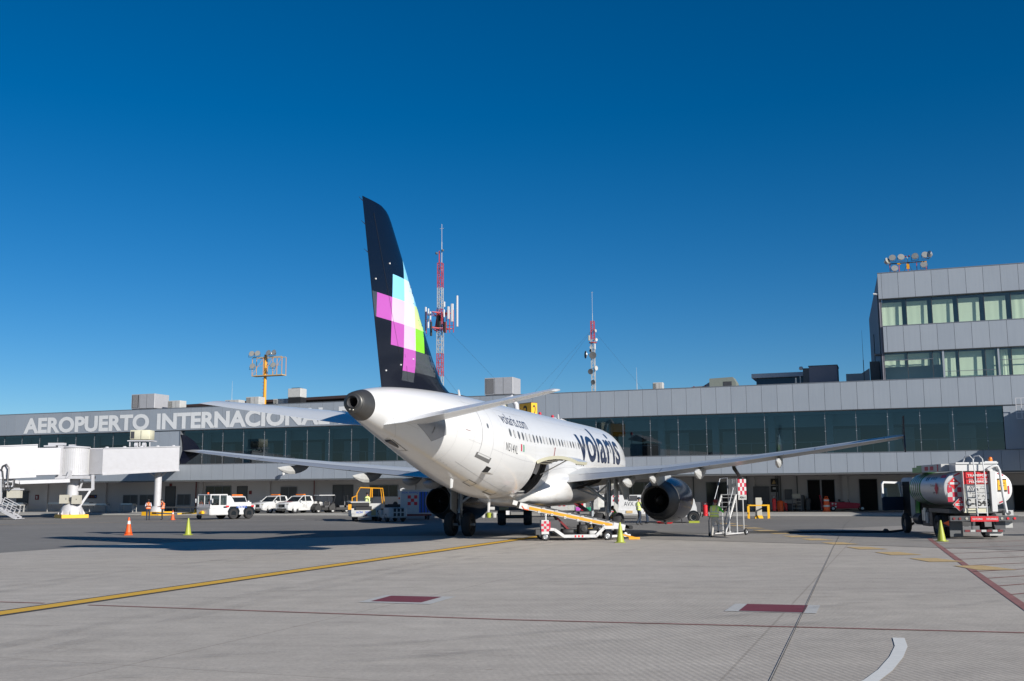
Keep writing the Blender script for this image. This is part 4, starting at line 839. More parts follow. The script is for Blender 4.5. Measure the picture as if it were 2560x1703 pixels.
for x, z, a in ((-1.75,2.35,.9),(-1.3,2.6,-.1),(-.55,2.6,.15),(.65,2.6,-.25),(1.5,2.65,.1),(1.85,2.7,-.9),(-1.15,1.6,.1),(1.35,1.75,-.1)): floodlight(t, x, -.2, z, a, .31)
q = MB().mat('white_dirty').cyl((0,0,2.1),(0,0,2.6),.03,n=6).cyl((-.15,0,2.6),(.15,0,2.6),.02,n=6); q.mat('dark_red').sphere((-.15,0,2.68),.09,8).sphere((.15,0,2.7),.09,8); q.build('beacon', t)
# plant housings on the right
t = empty('duct_housing', F(19.9, 6, 11.3), RZF, 'grey green ventilation box with a sloping duct on the right roof', 'ventilation')
mat('housing_green', (.17,.19,.17), .6, var=.1); MB().mat('housing_green').prism([(-1.25,0),(1.3,0),(1.3,1.2),(1.0,1.72),(-1.25,1.65)], 'y', -1, 1).build('casing', t); q = MB().mat('frame_alu').add([(-1.3,-.6,.3),(-3.6,-.6,.3),(-3.1,-.6,.95),(-1.9,-.6,1.0),(-1.3,-.6,1.35),(-1.3,.6,.3),(-3.6,.6,.3),(-3.1,.6,.95),(-1.9,.6,1.0),(-1.3,.6,1.35)], [(0,1,2,3,4),(5,9,8,7,6),(0,5,6,1),(1,6,7,2),(2,7,8,3),(3,8,9,4)]); q.mat('dark_red').box(-2.9,-2.8,-.63,.63,.3,1.0).box(-1.75,-1.65,-.63,.63,.3,1.1); q.build('duct', t)
MB().mat('dark_metal').box(.1,.9,-1.03,-1.003,.85,1.3).build('louvre', t)
t = empty('rooftop_shed', F(22.6, 8, 11.3), RZF, 'long low blue rooftop shed with a flat grey roof', 'shed')
MB().mat('dark_blue_glassy').box(.2,6,0,4,0,1.75).build('wall', t); MB().mat('bridge_white').box(-.2,6.1,-.5,4.4,1.78,2.2).build('roof', t)
t = empty('plant_room', F(29.3, 4.5, 11.3), RZF, 'square mauve rooftop box beside the office block', 'rooftop box')
MB().mat('side_wall').box(-1.2,1.35,0,3,0,2.35).build('wall', t); MB().mat('dark_metal').box(-1.75,-1.22,0,2.6,0,2.2).build('side_panel', t); MB().mat('dark_metal').box(-1.25,1.4,-.03,3.05,2.353,2.42).build('cap', t)
MB().mat('white_dirty').cyl((-2.0,-.2,0),(-2.0,-.2,1.5),.05,n=8).cyl((-2.4,-.2,0),(-2.4,-.2,1.3),.08,n=8).sphere((-1.9,-.1,2.2),.2,10).build('vent_pipe', t)
t = empty('roof_duct', F(31.4, 5, 11.3), RZF, 'silver angled air ducts between plant room and office block', 'duct')
q = MB().mat('frame_alu').prism([(0,.6),(1.5,.35),(1.5,.1),(2.1,.3),(2.1,2.0),(1.4,1.55),(0,1.55)], 'y', 0, 1.2); q.build('duct', t); MB().mat('dark_metal').box(2.15,3.0,-.1,1.3,.3,2.6).build('riser', t); MB().mat('red_roof').box(0,3.2,.3,2,0,.58).build('base', t)
MB().mat('dark_blue_glassy').box(3.1,5.2,.6,3,0,1.5).mat('roof_grey').box(3.0,5.5,.2,3.2,1.503,1.85).build('canopy', t)
for s, b, h, lab in ((11.2,6,3.2,'thin white whip aerial on the right wing roof'),(33.0,5,5.6,'thin dark whip aerial left of the office block'),(-38.9,9,4.2,'thin whip aerial left of the floodlight mast')):
    t = empty('aerial', F(s, b, 11.3), RZF, lab, 'antenna'); MB().mat('white_dirty' if s < 20 else 'dark_metal').cyl((0,0,0),(0,0,h*.5),.035,n=6).cyl((0,0,h*.5),(0,0,h),.02,.008,n=6).build('rod', t); MB().mat('dark_metal').bar((-.4,0,.5),(.4,0,.5),.03).build('base', t)
# radio masts far behind
def lattice(q, x0, z0, z1, w_, m_, nb):
    q.mat(m_); h = w_/2; c = [(-h,-h),(h,-h),(h,h),(-h,h)]
    for a in c: q.bar((*a,z0),(*a,z1),.09)
    for k in range(nb):
        za, zb = z0+(z1-z0)*k/nb, z0+(z1-z0)*(k+1)/nb
        for i in range(4): a, b = c[i], c[(i+1)%4]; q.bar((*a,zb),(*b,zb),.05); q.bar((*(a if k%2 else b),za),(*(b if k%2 else a),zb),.05)
def place(px, Y): return px*Y
T1 = F(-34.2, 60); t = empty('radio_mast', T1, RZF, 'tall red and white lattice mast with panel antennas behind the tail', 'radio mast')
bands = [(0,21,'antenna_red',18),(21,24.7,'antenna_red',5),(24.7,28.3,'white_dirty',5),(28.3,32.1,'antenna_red',5),(32.1,35.7,'white_dirty',5)]
for z0, z1, m_, nb in [(0,14,'white_dirty',10),(14,20.9,'white_dirty',7),(20.9,24.7,'antenna_red',5),(24.7,28.3,'white_dirty',5),(28.3,32.1,'antenna_red',4),(32.1,35.7,'white_dirty',4),(35.7,39.9,'antenna_red',5)]:
    q = MB(); lattice(q, 0, z0, z1, .85 if z1 < 33 else .75, m_, nb); q.build('lattice_section', t)
q = MB().mat('antenna_red').bar((-.2,0,39.9),(-.2,0,42),.15); q.mat('white_dirty').cyl((.25,0,38.5),(.25,0,43.5),.06,n=6).cyl((.25,0,43.5),(.25,0,46.6),.035,n=6).bar((-.1,0,45.8),(.6,0,45.8),.05); q.build('spire', t)
MB().mat('wall_dark').sphere((-.6,-.2,41.6),.25,8).sphere((.5,-.2,42),.22,8).build('lamp', t)
q = MB().mat('antenna_red')
for z in (28.8,31.4):
    for a in range(3):
        c1, s1 = math.cos(2.09*a+.3), math.sin(2.09*a+.3); q.bar((0,0,z),(2.2*c1,2.2*s1,z),.12)
    for a in range(3):
        A_ = (2.2*math.cos(2.09*a+.3), 2.2*math.sin(2.09*a+.3), z); B_ = (2.2*math.cos(2.09*a+2.39), 2.2*math.sin(2.09*a+2.39), z); q.bar(A_, B_, .09)
q.bar((-.8,-.4,28.5),(-.3,-.4,31.6),.12).bar((.8,-.4,28.5),(.4,-.4,31.6),.12)
for x in (-2.3,-1.5,1.3,1.9,2.6): q.bar((x,-.5,28.0),(x,-.5,31.8),.1).bar((0,0,29.2),(x,-.5,29.2),.07).bar((0,0,30.6),(x,-.5,31.4),.06)
q.build('antenna_ring', t)
for x, y, z, h, w_ in ((-2.5,-.3,28.6,4.0,.28),(-1.75,-.9,28.9,1.6,.25),(-1.75,-.9,31.0,1.2,.25),(-1.2,-1.3,30.2,1.4,.25),(1.2,-1.2,30.5,1.3,.25),(1.25,-1.2,32.2,.9,.28),(1.85,-.9,30.2,2.1,.35),(2.35,-.5,29.8,3.0,.45),(3.05,0,29.0,5.2,.3),(-1.2,1.3,28.3,2.6,.2)):
    MB().mat('white_paint' if y < 1 else 'black').rbox(x-w_/2, x+w_/2, y-.1, y+.1, z, z+h, .05).build('panel_antenna', t)
MB().mat('black').rbox(-1.45,-1.15,-.9,-.6,27.6,30,.05).rbox(-.3,.3,-.7,-.3,29,31,.05).rbox(1.0,1.3,-.9,-.6,28,29.8,.05).build('radio_unit', t)
for a in ((30,-10),(18,-6),(-20,-4),(-30,0)): 
    q = MB().mat('dark_metal').tube([(0,0,22 if abs(a[0]) < 25 else 30),(a[0],a[1],2)], .012, 5); q.build('guy_wire', t)
t = empty('radio_mast', F(-16.4, 90), RZF, 'slim lattice mast carrying round dishes behind the fuselage', 'radio mast')
for z0, z1, m_, nb in ((0,12,'white_dirty',8),(12,24,'white_dirty',10),(24,30,'white_dirty',6),(30,33.5,'antenna_red',4)): q = MB(); lattice(q, 0, z0, z1, .6, m_, nb); q.build('lattice_section', t)
q = MB().mat('white_dirty').cyl((0,0,33),(0,0,35),.05,n=6).cyl((0,0,35),(0,0,39),.03,n=6).bar((-.15,0,39),(.2,0,39),.06); q.build('spire', t)
def dish(x, z, r, az, m_): 
    q = MB().at(x,-.45,z,rz=az); q.mat(m_).lathe([(.02,.12),(r*.6,.02),(r,-.12),(r,-.2)], 'y', 20, True); q.mat('wall_dark' if m_ != 'white_paint' else 'white_dirty').lathe([(r*.98,-.2),(.02,-.16)], 'y', 20, True); q.mat('metal').cyl((0,.1,0),(0,.5,0),.06,n=6); q.build('dish_antenna', t)
for x, z, r, az, m_ in ((-1.15,27.2,.72,-1.0,'metal'),(.1,27.0,.68,.05,'metal'),(-.35,24.0,.52,-.2,'wall_dark'),(.1,22.0,.45,-.2,'wall_dark'),(.55,24.6,.45,1.1,'white_paint'),(.7,29.9,.3,1.0,'white_paint'),(.55,31.6,.3,1.3,'white_paint'),(-.15,28.5,.32,0,'white_paint'),(-.25,27.9,.3,-.4,'white_dirty')): dish(x, z, r, az, m_)
MB().mat('white_paint').rbox(.3,.6,-.5,-.2,28.1,29.2,.04).build('panel_antenna', t); MB().mat('beige').rbox(-.75,-.45,-.5,-.2,29.8,30.8,.04).build('panel_antenna', t)
MB().mat('antenna_red').lathe([(.3,29.35),(.75,29.4),(.75,29.5),(.3,29.5)],'z',14,True).build('antenna_ring', t)
for a in ((-26,-8),(-20,-8),(24,-6)): MB().mat('dark_metal').tube([(0,0,32),(a[0],a[1],3)], .012, 5).build('guy_wire', t)

# ------------------------------------------------------------------ passenger boarding bridges
def tunnel(q, a, b, za, zb, w_, h, m_='bridge_white'):
    a = Vector((*a,0)); b = Vector((*b,0)); d = (b-a).normalized(); n_ = Vector((-d.y, d.x, 0))*w_/2; r = []
    for p, z in ((a,za),(b,zb)):
        r.append([p-n_+Vector((0,0,z)), p+n_+Vector((0,0,z)), p+n_+Vector((0,0,z+h-.05)), p+n_*.94+Vector((0,0,z+h)), p-n_*.94+Vector((0,0,z+h)), p-n_+Vector((0,0,z+h-.05))])
    q.mat(m_).loft(r, True, False); return q
def rails(q, a, b, za, zb, w_, h, m_='bridge_white'):
    a = Vector((*a,0)); b = Vector((*b,0)); d = (b-a).normalized(); n_ = Vector((-d.y, d.x, 0))*(w_/2+.04); q.mat(m_); L = (b-a).length; k = int(L/2.4)
    for s in (1,-1):
        q.bar(a+n_*s+Vector((0,0,za-.02)), b+n_*s+Vector((0,0,zb-.02)), .1, .16).bar(a+n_*s+Vector((0,0,za+h+.02)), b+n_*s+Vector((0,0,zb+h+.02)), .08, .08)
    for i in range(k+1):
        p = a+(b-a)*((i+.3)/(k+.6)); z = za+(zb-za)*((i+.3)/(k+.6)); q.sphere(tuple(p-n_*.8+Vector((0,0,z+h+.08))), .12, 8, 1.6)
    return q
JB = empty('jet_bridge', (-41.4,100,0), 0, 'white passenger boarding bridge on the left, on a round column with yellow base', 'jet bridge', 'boarding bridges')
JB['group'] = 'boarding bridges'
q = MB(); tunnel(q, (1.35,.9), (5.6,10.4), 4.05, 4.6, 2.6, 2.42); q.build('fixed_tunnel', JB)
q = MB(); rails(q, (1.35,.9), (5.6,10.4), 4.05, 4.6, 2.6, 2.42); q.build('tunnel_rail', JB)
q = MB(); tunnel(q, (4.9,10.3), (3.0,17.2), 4.6, 4.7, 2.4, 2.4); q.build('building_corridor', JB)
q = MB().mat('bridge_white').lathe([(1.35,3.95),(1.35,4.02),(1.28,4.05),(1.28,6.5),(1.4,6.52),(1.4,6.62),(.02,6.75)], 'z', 48, True, True); q.mat('white_dirty')
for k in range(24): a = -2.4+.14*k; q.cyl((1.29*math.cos(a),1.29*math.sin(a),4.06),(1.29*math.cos(a),1.29*math.sin(a),6.5),.015,n=5)
q.build('rotunda', JB)
q = MB().mat('bridge_white').box(-1.0,-.55,-1.45,-1.05,3.6,6.9).box(-1.05,-.5,1.05,1.45,3.6,6.9).box(-1.9,-.45,-1.5,-.9,6.72,6.95).box(-1.1,1.5,-1.5,1.5,3.62,3.9).box(-2.3,-1.2,-1.5,1.5,6.6,6.72); q.build('support_frame', JB)
q = MB(); tunnel(q, (-1.2,-.7), (-4.2,-2.4), 4.0, 3.9, 2.7, 2.5); q.mat('dark_metal').box(-1.35,-1.1,-1.9,.4,4.0,6.5); q.build('inner_tunnel', JB)
q = MB(); tunnel(q, (-2.9,-1.75), (-16,-9.2), 3.85, 3.0, 3.1, 2.85); q.build('outer_tunnel', JB)
q = MB(); rails(q, (-2.9,-1.75), (-16,-9.2), 3.85, 3.0, 3.1, 2.85); q.build('tunnel_rail', JB)
q = MB().mat('bridge_white').bar((-4.6,-3.6,3.3),(-.9,-1.6,3.45),.5,.32).bar((-5.8,-4.0,3.6),(-4.6,-3.6,3.3),.5,.3).prism([(-1.2,3.6),(-.75,3.9),(-.75,4.4),(-.9,4.4)],'y',-1.9,-1.5).bar((-5.0,-4.0,3.75),(-5.0,-4.0,2.95),.12).bar((-5.9,-4.3,3.7),(-5.9,-4.3,2.95),.12).bar((-5.95,-4.3,2.95),(-4.95,-4.0,2.95),.14).bar((-5.9,-4.3,3.0),(-5.0,-4.0,3.7),.09); q.build('under_frame', JB).location = (1.1,.3,0)
q = MB().mat('bridge_white').cyl((0,0,.3),(0,0,1.55),.55,n=24).cyl((0,0,1.55),(0,0,3.62),.52,n=28).cyl((0,0,3.3),(0,0,3.62),.62,n=28).lathe([(1.05,.32),(1.0,.8),(.75,1.25),(.45,1.45)], 'z', 12, False)
for k in range(8): a = k*math.pi/4+.3; q.bar((1.12*math.cos(a),1.12*math.sin(a),.33),(.5*math.cos(a),.5*math.sin(a),1.4),.07,.2)
q.build('column', JB)
q = MB().mat('sign_yellow').at(0,0,0,rz=R(38)).box(-1.2,1.2,-1.2,1.2,0,.32); q.build('base_block', JB)
q = MB().mat('beige').box(-.8,.0,-1.0,-.58,1.35,2.15).box(.32,1.1,-.95,-.5,1.3,2.1).mat('dark_metal').box(-.2,-.15,-1.02,-1.0,1.7,1.85).box(.72,.82,-.97,-.95,1.7,1.76).box(.0,.32,-.8,-.6,1.6,1.9); q.build('control_box', JB)
q = MB().mat('bridge_white').bar((1.75,.2,4.0),(1.8,.2,2.6),.22,.22).bar((.5,.0,2.62),(1.8,.2,2.62),.3,.22).bar((1.6,.1,2.5),(.65,-.3,.75),.2,.2).bar((.6,0,2.5),(.9,0,3.5),.14); q.build('brace', JB)
q = MB().mat('bridge_white').cyl((4.95,9.1,.3),(4.95,9.1,4.3),.36,n=24).bar((5.0,9.0,3.7),(5.8,9.0,4.4),.12).bar((4.9,9.0,3.7),(4.0,9.0,4.4),.1).lathe([(.75,.3),(.65,.75),(.4,.95)],'z',12,False,False,(4.95,9.1,0)); q.build('column', JB)
MB().mat('sign_yellow').at(4.95,9.1,0,rz=R(-20)).box(-1.05,1.05,-1.05,1.05,0,.38).build('base_block', JB)
q = MB().mat('panel_cream').rbox(2.9,4.9,6.2,7.6,7.6,8.55,.03); q.mat('dark_metal').box(3.0,3.35,6.17,6.195,7.7,8.4).box(4.0,4.03,6.17,6.195,7.65,8.5); q.mat('bridge_white').box(2.7,5.1,6.1,7.8,7.42,7.52)
for x in (2.9,3.9,4.9): q.bar((x,6.3,6.9),(x,6.3,7.42),.1)
q.cyl((3.4,6.3,7.05),(3.7,6.3,7.05),.25,n=12).cyl((4.2,6.3,7.05),(4.5,6.3,7.05),.25,n=12); q.build('cooling_unit', JB)
# lift column and service stair at the left edge
q = MB().mat('bridge_white').bar((-7.0,-4.4,4.6),(-7.0,-4.4,1.7),.16,.3).box(-8.2,-6.9,-4.6,-4.1,1.35,1.75).bar((-8,-4.4,3.9),(-8,-4.4,2.7),.2).box(-5.9,-5.4,-4.35,-4.2,2.7,2.8); q.build('lift_column', JB).location = (2.35,0,0)
q = MB().mat('dark_metal').tube([(-6.95,-4.6,4.4),(-6.85,-4.6,4.75),(-6.55,-4.6,4.9),(-6.3,-4.6,4.6),(-6.35,-4.6,3.6),(-6.3,-4.6,2.9),(-6.05,-4.6,2.7),(-5.75,-4.6,2.95),(-5.75,-4.6,3.6)], .075, 8).tube([(-7.3,-4.6,4.1),(-7.1,-4.6,4.45),(-6.85,-4.6,4.3),(-6.7,-4.6,3.4),(-6.6,-4.6,2.6)], .06, 8); q.build('hose', JB).location = (2.35,0,0)
q = MB().mat('beige').box(-6.5,-5.3,-4.3,-3.8,1.9,2.6).mat('bridge_white').box(-6.55,-5.2,-4.35,-3.75,2.6,2.72); q.build('control_box', JB).location = (2.35,0,0)
q = MB().mat('bridge_white').bar((-6.9,-4.6,1.15),(-4.75,-5.0,.12),.08,.28).bar((-6.9,-5.5,1.15),(-4.75,-5.9,.12),.08,.28).bar((-4.75,-4.9,.1),(-4.6,-6,.1),.5,.06)
for k in range(7): x = -6.7+.29*k; q.box(x-.14,x+.14,-5.75,-4.85,1.08-.14*k,1.11-.14*k)
for dx in (0,.9):
    for x0, z0 in ((-6.7,1.2),(-5.9,.8),(-5.2,.45)): q.bar((x0,-4.7-dx,z0),(x0+.25,-4.7-dx,z0+.75),.05)
    q.bar((-6.45,-4.7-dx,1.95),(-4.95,-4.7-dx,1.2),.05).bar((-4.95,-4.7-dx,1.2),(-5.1,-4.7-dx,.6),.05).bar((-6.6,-4.7-dx,1.55),(-5.1,-4.7-dx,.85),.04)
q.build('service_stair', JB).location = (2.35,0,0)
q = MB(); q.wheel((-5.9,-5.2,.55),.55,.4,'x').build('wheel', JB); MB().mat('yellow').box(-5.9,-5.1,-5.5,-5.3,.75,1.05).build('bumper', JB)
# bridge docked behind the aircraft
J2 = empty('jet_bridge', (0.2,70.2,0), 0, 'boarding bridge docked behind the aircraft with yellow number 2 sign box on top', 'jet bridge', 'boarding bridges')
q = MB(); tunnel(q, (.2,-1.5), (-.5,12), 4.2, 4.4, 2.9, 2.6); q.build('outer_tunnel', J2); q = MB(); tunnel(q, (-.5,11), (-.9,20), 4.6, 4.8, 2.5, 2.3); q.build('inner_tunnel', J2)
MB().mat('bridge_white').lathe([(1.6,4.5),(1.6,7.3),(.02,7.4)], 'z', 32, True, True, (-1.0,21.6,0)).cyl((-1,21.6,0),(-1,21.6,4.5),.5,n=20).build('rotunda', J2)
q = MB(); tunnel(q, (-1,22), (2.6,33.2), 4.7, 4.7, 2.5, 2.3); q.build('fixed_tunnel', J2)
q = MB(); tunnel(q, (.6,-2.2), (1.2,-3.9), 4.1, 4.1, 3.0, 2.7); q.build('cab', J2)
for k in (-.95,.75): MB().wheel((k,0,.55),.55,.55,'x').build('wheel', J2)
q = MB().mat('dark_metal').box(-1.4,1.5,-.7,.7,.95,1.2).box(-.5,.5,-.5,.5,1.2,4.1).box(-2.9,-.7,-.4,.2,1.2,1.75).cyl((-.9,0,.55),(.75,0,.55),.12,n=10); q.mat('marking_faded').box(-1.1,-.5,-.72,-.705,1.0,1.18); q.build('bogie', J2)
q = MB().mat('sign_yellow').box(-.85,.85,-.3,.3,-.7,.68); q.mat('dark_metal').box(-.86,.86,-.31,.31,.683,.73).cyl((0,0,-2),(0,0,-.7),.08,n=8); o = q.build('number_sign', J2)
# box turned so two faces are seen
o.location = (1.12,17.8,8.77); o.rotation_euler = (0,0,R(-55))
q = MB(); text_on(q, '2', 1.2, lambda x,y: (-.28+x,-.306,-.5+y), .02, 'black', width=.6, height=1.0); text_on(q, '2', 1.2, lambda x,y: (.856,-.15+x,-.5+y), .0, 'black', width=.32, height=1.0); q.build('numeral', o)
for x, y, z in ((2.1,18,8.35),(3.15,18,8.1)): q = MB().mat('white_dirty').cyl((x,y,6.9),(x,y,z),.04,n=6); q.mat('crimson').cyl((x,y,z),(x,y,z+.28),.13,n=10).sphere((x,y,z+.3),.12,8); q.build('beacon', J2)
q = MB().mat('bridge_white').add([(2.7,15,7.55),(3.75,15,8.0),(5.1,15,7.35),(2.7,18,7.75),(3.75,18,8.2),(5.1,18,7.55),(2.7,15,7.45),(3.75,15,7.88),(5.1,15,7.25),(2.7,18,7.65),(3.75,18,8.08),(5.1,18,7.45)], [(0,1,4,3),(1,2,5,4),(6,9,10,7),(7,10,11,8),(0,6,7,1),(1,7,8,2),(3,4,10,9),(4,5,11,10),(0,3,9,6),(2,8,11,5)]); q.mat('dark_metal').box(2.8,5.0,15.2,17.8,4.5,7.2); q.build('canopy', J2)
q = MB().mat('bridge_white').tube([(-1.2,16.9,8.6),(-.9,16.9,9.7),(-.3,16.9,9.95),(.1,16.9,9.3),(.2,16.9,8.3)], .22, 10).mat('panel_cream').box(-1.4,-.6,17.3,18.3,8.0,9.7); q.build('cooling_unit', J2)
# bridge cut by the right edge of the photograph
J3 = empty('jet_bridge', F(47.6,0,0), RZF, 'boarding bridge cut by the right edge, grey with a white ladder frame on top', 'jet bridge', 'boarding bridges')
q = MB(); tunnel(q, (0,-.01), (1.5,-13), 4.75, 4.6, 2.8, 2.7); q.build('fixed_tunnel', J3); q = MB().mat('bridge_white').cyl((1,-10.5,.3),(1,-10.5,4.7),.4,n=20); q.build('column', J3); MB().mat('sign_yellow').box(0,2,-11.5,-9.5,0,.35).build('base_block', J3)
MB().mat('bridge_white').lathe([(1.7,4.6),(1.7,7.4),(.02,7.6)],'z',28,True,True,(1.6,-14.3,0)).build('rotunda', J3)
q = MB().mat('bridge_white').box(-1.6,-.4,-2.2,-.9,7.52,7.6).bar((-1.0,-1.2,7.6),(-1.0,-1.2,7.9),.1)
for x in (-2.6,-2.2,-1.75,-1.2,-.65): q.bar((x,-1.2,7.9),(x,-1.2,9.6),.06)
for z in (7.9,8.4,9.0,9.6): q.bar((-2.6,-1.2,z),(-.65,-1.2,z),.05)
q.bar((-2.0,-1.2,7.9),(-.65,-1.2,7.9),.3,.25).bar((-2.0,-1.2,7.6),(-.65,-1.2,7.6),.25,.2); q.build('ladder_frame', J3)
q = MB().mat('panel_cream').rbox(-.4,2.0,-2.6,-1,7.75,9.6,.04).mat('dark_metal').box(-.25,.6,-2.64,-2.602,7.9,9.4).mat('bridge_white').box(-.6,2.2,-2.7,-.9,7.55,7.7); q.build('cooling_unit', J3)
# ------------------------------------------------------------------ vehicles and ground equipment
def frame_text(mb, txt, o, ux, uy, w_, h, m_, bold=.01):
    o = Vector(o); ux = Vector(ux); uy = Vector(uy); text_on(mb, txt, 1., lambda x, y: o+ux*x+uy*y, bold, m_, width=w_, height=h); return mb
def wheels(parent, pts, r, wd, rim='white_dirty', axis='x', rr=.55):
    for p in pts: MB().wheel((p[0],p[1],r+(p[2] if len(p) > 2 else 0)), r, wd, axis, rim, rr=rr).build('wheel', parent)
def checker(q, o, ux, uy, s, nx, ny, c0='crimson', c1='white_dirty', start=0):
    o, ux, uy = Vector(o), Vector(ux), Vector(uy)
    for i in range(nx):
        for j in range(ny):
            if (i+j+start) % 2 == 0: q.mat(c0)
            else:
                if c1 is None: continue
                q.mat(c1)
            a = o+ux*i*s+uy*j*s; q.quad(a, a+ux*s, a+ux*s+uy*s, a+uy*s)
# --- pickups (forward = +y)
def hull(q, secs, m_, smooth=True):
    # secs: (y, halfwidth_bottom, halfwidth_mid, halfwidth_top, z0, zmid, z1)
    rings = []
    for y, wb, wm, wt, z0, zm, z1 in secs:
        rings.append([(-wb,y,z0),(wb,y,z0),(wm,y,z0+(zm-z0)*.35),(wm,y,zm),(wt,y,z1-.04),(wt-.08,y,z1),(-wt+.08,y,z1),(-wt,y,z1-.04),(-wm,y,zm),(-wm,y,z0+(zm-z0)*.35)])
    q.mat(m_).loft(rings, True, smooth); return q
def make_pickup(label):
    t = empty('pickup_truck', (0,0,0), 0, label, 'pickup truck', 'white pickups parked by the terminal')
    q = MB(); hull(q, [(2.62,.72,.80,.74,.42,.72,.86),(2.5,.82,.9,.84,.34,.82,1.02),(2.1,.86,.92,.86,.30,.95,1.13),(1.2,.88,.93,.84,.30,1.02,1.19),(.95,.88,.93,.84,.30,1.04,1.2),(-1.0,.88,.93,.86,.30,1.06,1.2),(-2.5,.88,.92,.88,.34,1.06,1.16),(-2.62,.84,.88,.86,.42,1.0,1.12)], 'white_paint')
    q.build('body', t, sharp=35)
    q = MB(); q.mat('window_black'); R_ = []
    for y, w_, z in ((1.08,.80,1.18),(.35,.70,1.70),(.1,.69,1.74),(-.85,.69,1.74),(-1.0,.72,1.68),(-1.15,.80,1.18)): R_.append((y,w_,z))
    rings = [[(-.83,y,1.12),(.83,y,1.12),(w_,y,z),(-w_,y,z)] for y,w_,z in R_]; q.loft(rings, True, False); g_ = q.build('glasshouse', t, sharp=20)
    q = MB().mat('white_paint'); q.loft([[(-w_-.012,y,z-.02),(w_+.012,y,z-.02),(w_-.06,y,z+.045),(-w_+.06,y,z+.045)] for y,w_,z in ((.42,.70,1.68),(.1,.70,1.745),(-.85,.70,1.745),(-1.03,.72,1.69))], True, False)
    for s in (1,-1):
        q.bar((s*.82,1.12,1.17),(s*.71,.36,1.71),.06,.06).bar((s*.82,-.05,1.17),(s*.705,-.05,1.74),.05,.07).bar((s*.82,-1.12,1.17),(s*.71,-.95,1.72),.09,.16).bar((s*.83,1.0,1.2),(s*.83,-1.1,1.2),.04,.05)
    q.build('roof', t)
    q = MB().mat('black').box(-.80,.80,-2.55,-1.25,1.10,1.215); q.build('cargo_bed', t)
    q = MB().mat('window_black').box(-.45,.45,2.50,2.635,.62,.92).box(-.62,.62,2.5,2.66,.40,.52); q.mat('metal').box(-.47,-.40,2.52,2.65,.62,.92).box(.40,.47,2.52,2.65,.62,.92).box(-.47,.47,2.52,2.645,.92,.95); q.mat('white_dirty').box(-.2,.2,2.64,2.67,.50,.60); q.build('grille', t)
    for s in (1,-1):
        MB().mat('lamp_glass').prism([(s*.48,.74),(s*.84,.84),(s*.82,.98),(s*.5,.93)], 'y', 2.38, 2.6).build('headlight', t)
        MB().mat('black').box(min(s*.6,s*.8),max(s*.6,s*.8),2.45,2.61,.45,.55).build('fog_lamp', t)
        MB().mat('white_paint').rbox(min(s*.93,s*1.12),max(s*.93,s*1.12),.8,.95,1.12,1.3,.03).build('mirror', t)
        q = MB().mat('black')
        for y in (1.62,-1.62): q.lathe([(.46,-.02),(.46,.02),(.3,.02)], 'x', 24, True, False, (s*.925,y,.42))
        q.build('wheel_arch', t)
    q = MB().mat('amber').rbox(-.55,.55,-.35,-.05,1.83,1.93,.03).mat('black').box(-.5,.5,-.3,-.1,1.79,1.83); q.build('light_bar', t)
    q = MB().mat('dark_metal').box(.90,.935,.0,.03,.5,1.15).box(-.935,-.90,.0,.03,.5,1.15).box(-.937,-.925,-.35,-.2,.98,1.02).box(-.937,-.925,.5,.65,.98,1.02); q.build('door_seam', t)
    wheels(t, [(s*.80,y) for s in (1,-1) for y in (1.62,-1.62)], .38, .25, 'metal'); return t
pk = make_pickup('white pickup with amber light bar, left one of the parked pair')
pk.location = (-24.9, 111.0, .12); pk.rotation_euler = (0,0,R(151))
p2 = copy_tree(pk); p2.location = (-22.0, 109.6, .12); p2.rotation_euler = (0,0,R(150)); p2['label'] = 'white pickup with red bonnet marks, beside the golf cart'
q = MB().mat('crimson').add([(-.5,1.5,1.195),(-.2,1.3,1.215),(.1,1.7,1.195),(-.1,2.0,1.165)], [(0,1,2,3)]).add([(.2,1.4,1.21),(.5,1.2,1.215),(.55,1.7,1.18),(.3,1.9,1.17)], [(0,1,2,3)]); q.mat('marking_pale').lathe([(.18,0),(.0001,0)],'x',14,False,False,(-.94,.35,.8)); q.build('bonnet_marks', p2)
p3 = copy_tree(pk); p3.location = (-28.1, 108.5, .12); p3.rotation_euler = (0,0,R(200)); p3['label'] = 'white pickup mostly hidden behind the white tow tractor'
# --- golf carts
def make_cart(label, roof):
    t = empty('golf_cart', (0,0,0), 0, label, 'golf cart', 'golf carts')
    q = MB().mat('black').rbox(-.6,.6,-1.1,.5,.25,.55,.06).prism([(.5,.25),(1.15,.3),(1.2,.6),(.85,.95),(.6,.95),(.5,.4)],'x',-.58,.58); q.mat('dark_metal').box(-.55,.55,-.45,.05,.55,.75).box(-.55,.55,-.55,-.45,.75,1.15).box(-.55,.55,-1.1,-.7,.55,.72); q.build('body', t)
    q = MB().mat('dark_metal')
    for s in (1,-1): q.tube([(s*.55,.75,.9),(s*.52,.5,1.75)],.02,6).tube([(s*.55,-.95,.55),(s*.52,-.8,1.75)],.02,6)
    q.build('post', t)
    if roof: MB().mat('white_paint').rbox(-.6,.6,-1.1,.75,1.76,1.83,.03).build('roof', t)
    else: MB().mat('dark_metal').tube([(-.52,.5,1.75),(.52,.5,1.75)],.02,6).tube([(-.52,-.8,1.75),(.52,-.8,1.75)],.02,6).build('roof_frame', t)
    q = MB().mat('black').tube([(.25,.65,.95),(.25,.4,1.1)],.02,6).lathe([(.17,0),(.19,.015),(.17,.03)],'y',14,True,True,(.25,.38,1.1)); q.build('steering_wheel', t)
    MB().mat('red').box(-.55,-.4,-1.13,-1.11,.6,.75).box(.4,.55,-1.13,-1.11,.6,.75).build('tail_light', t)
    wheels(t, [(s*.5,y) for s in (1,-1) for y in (.78,-.72)], .23, .18, 'white_dirty'); return t
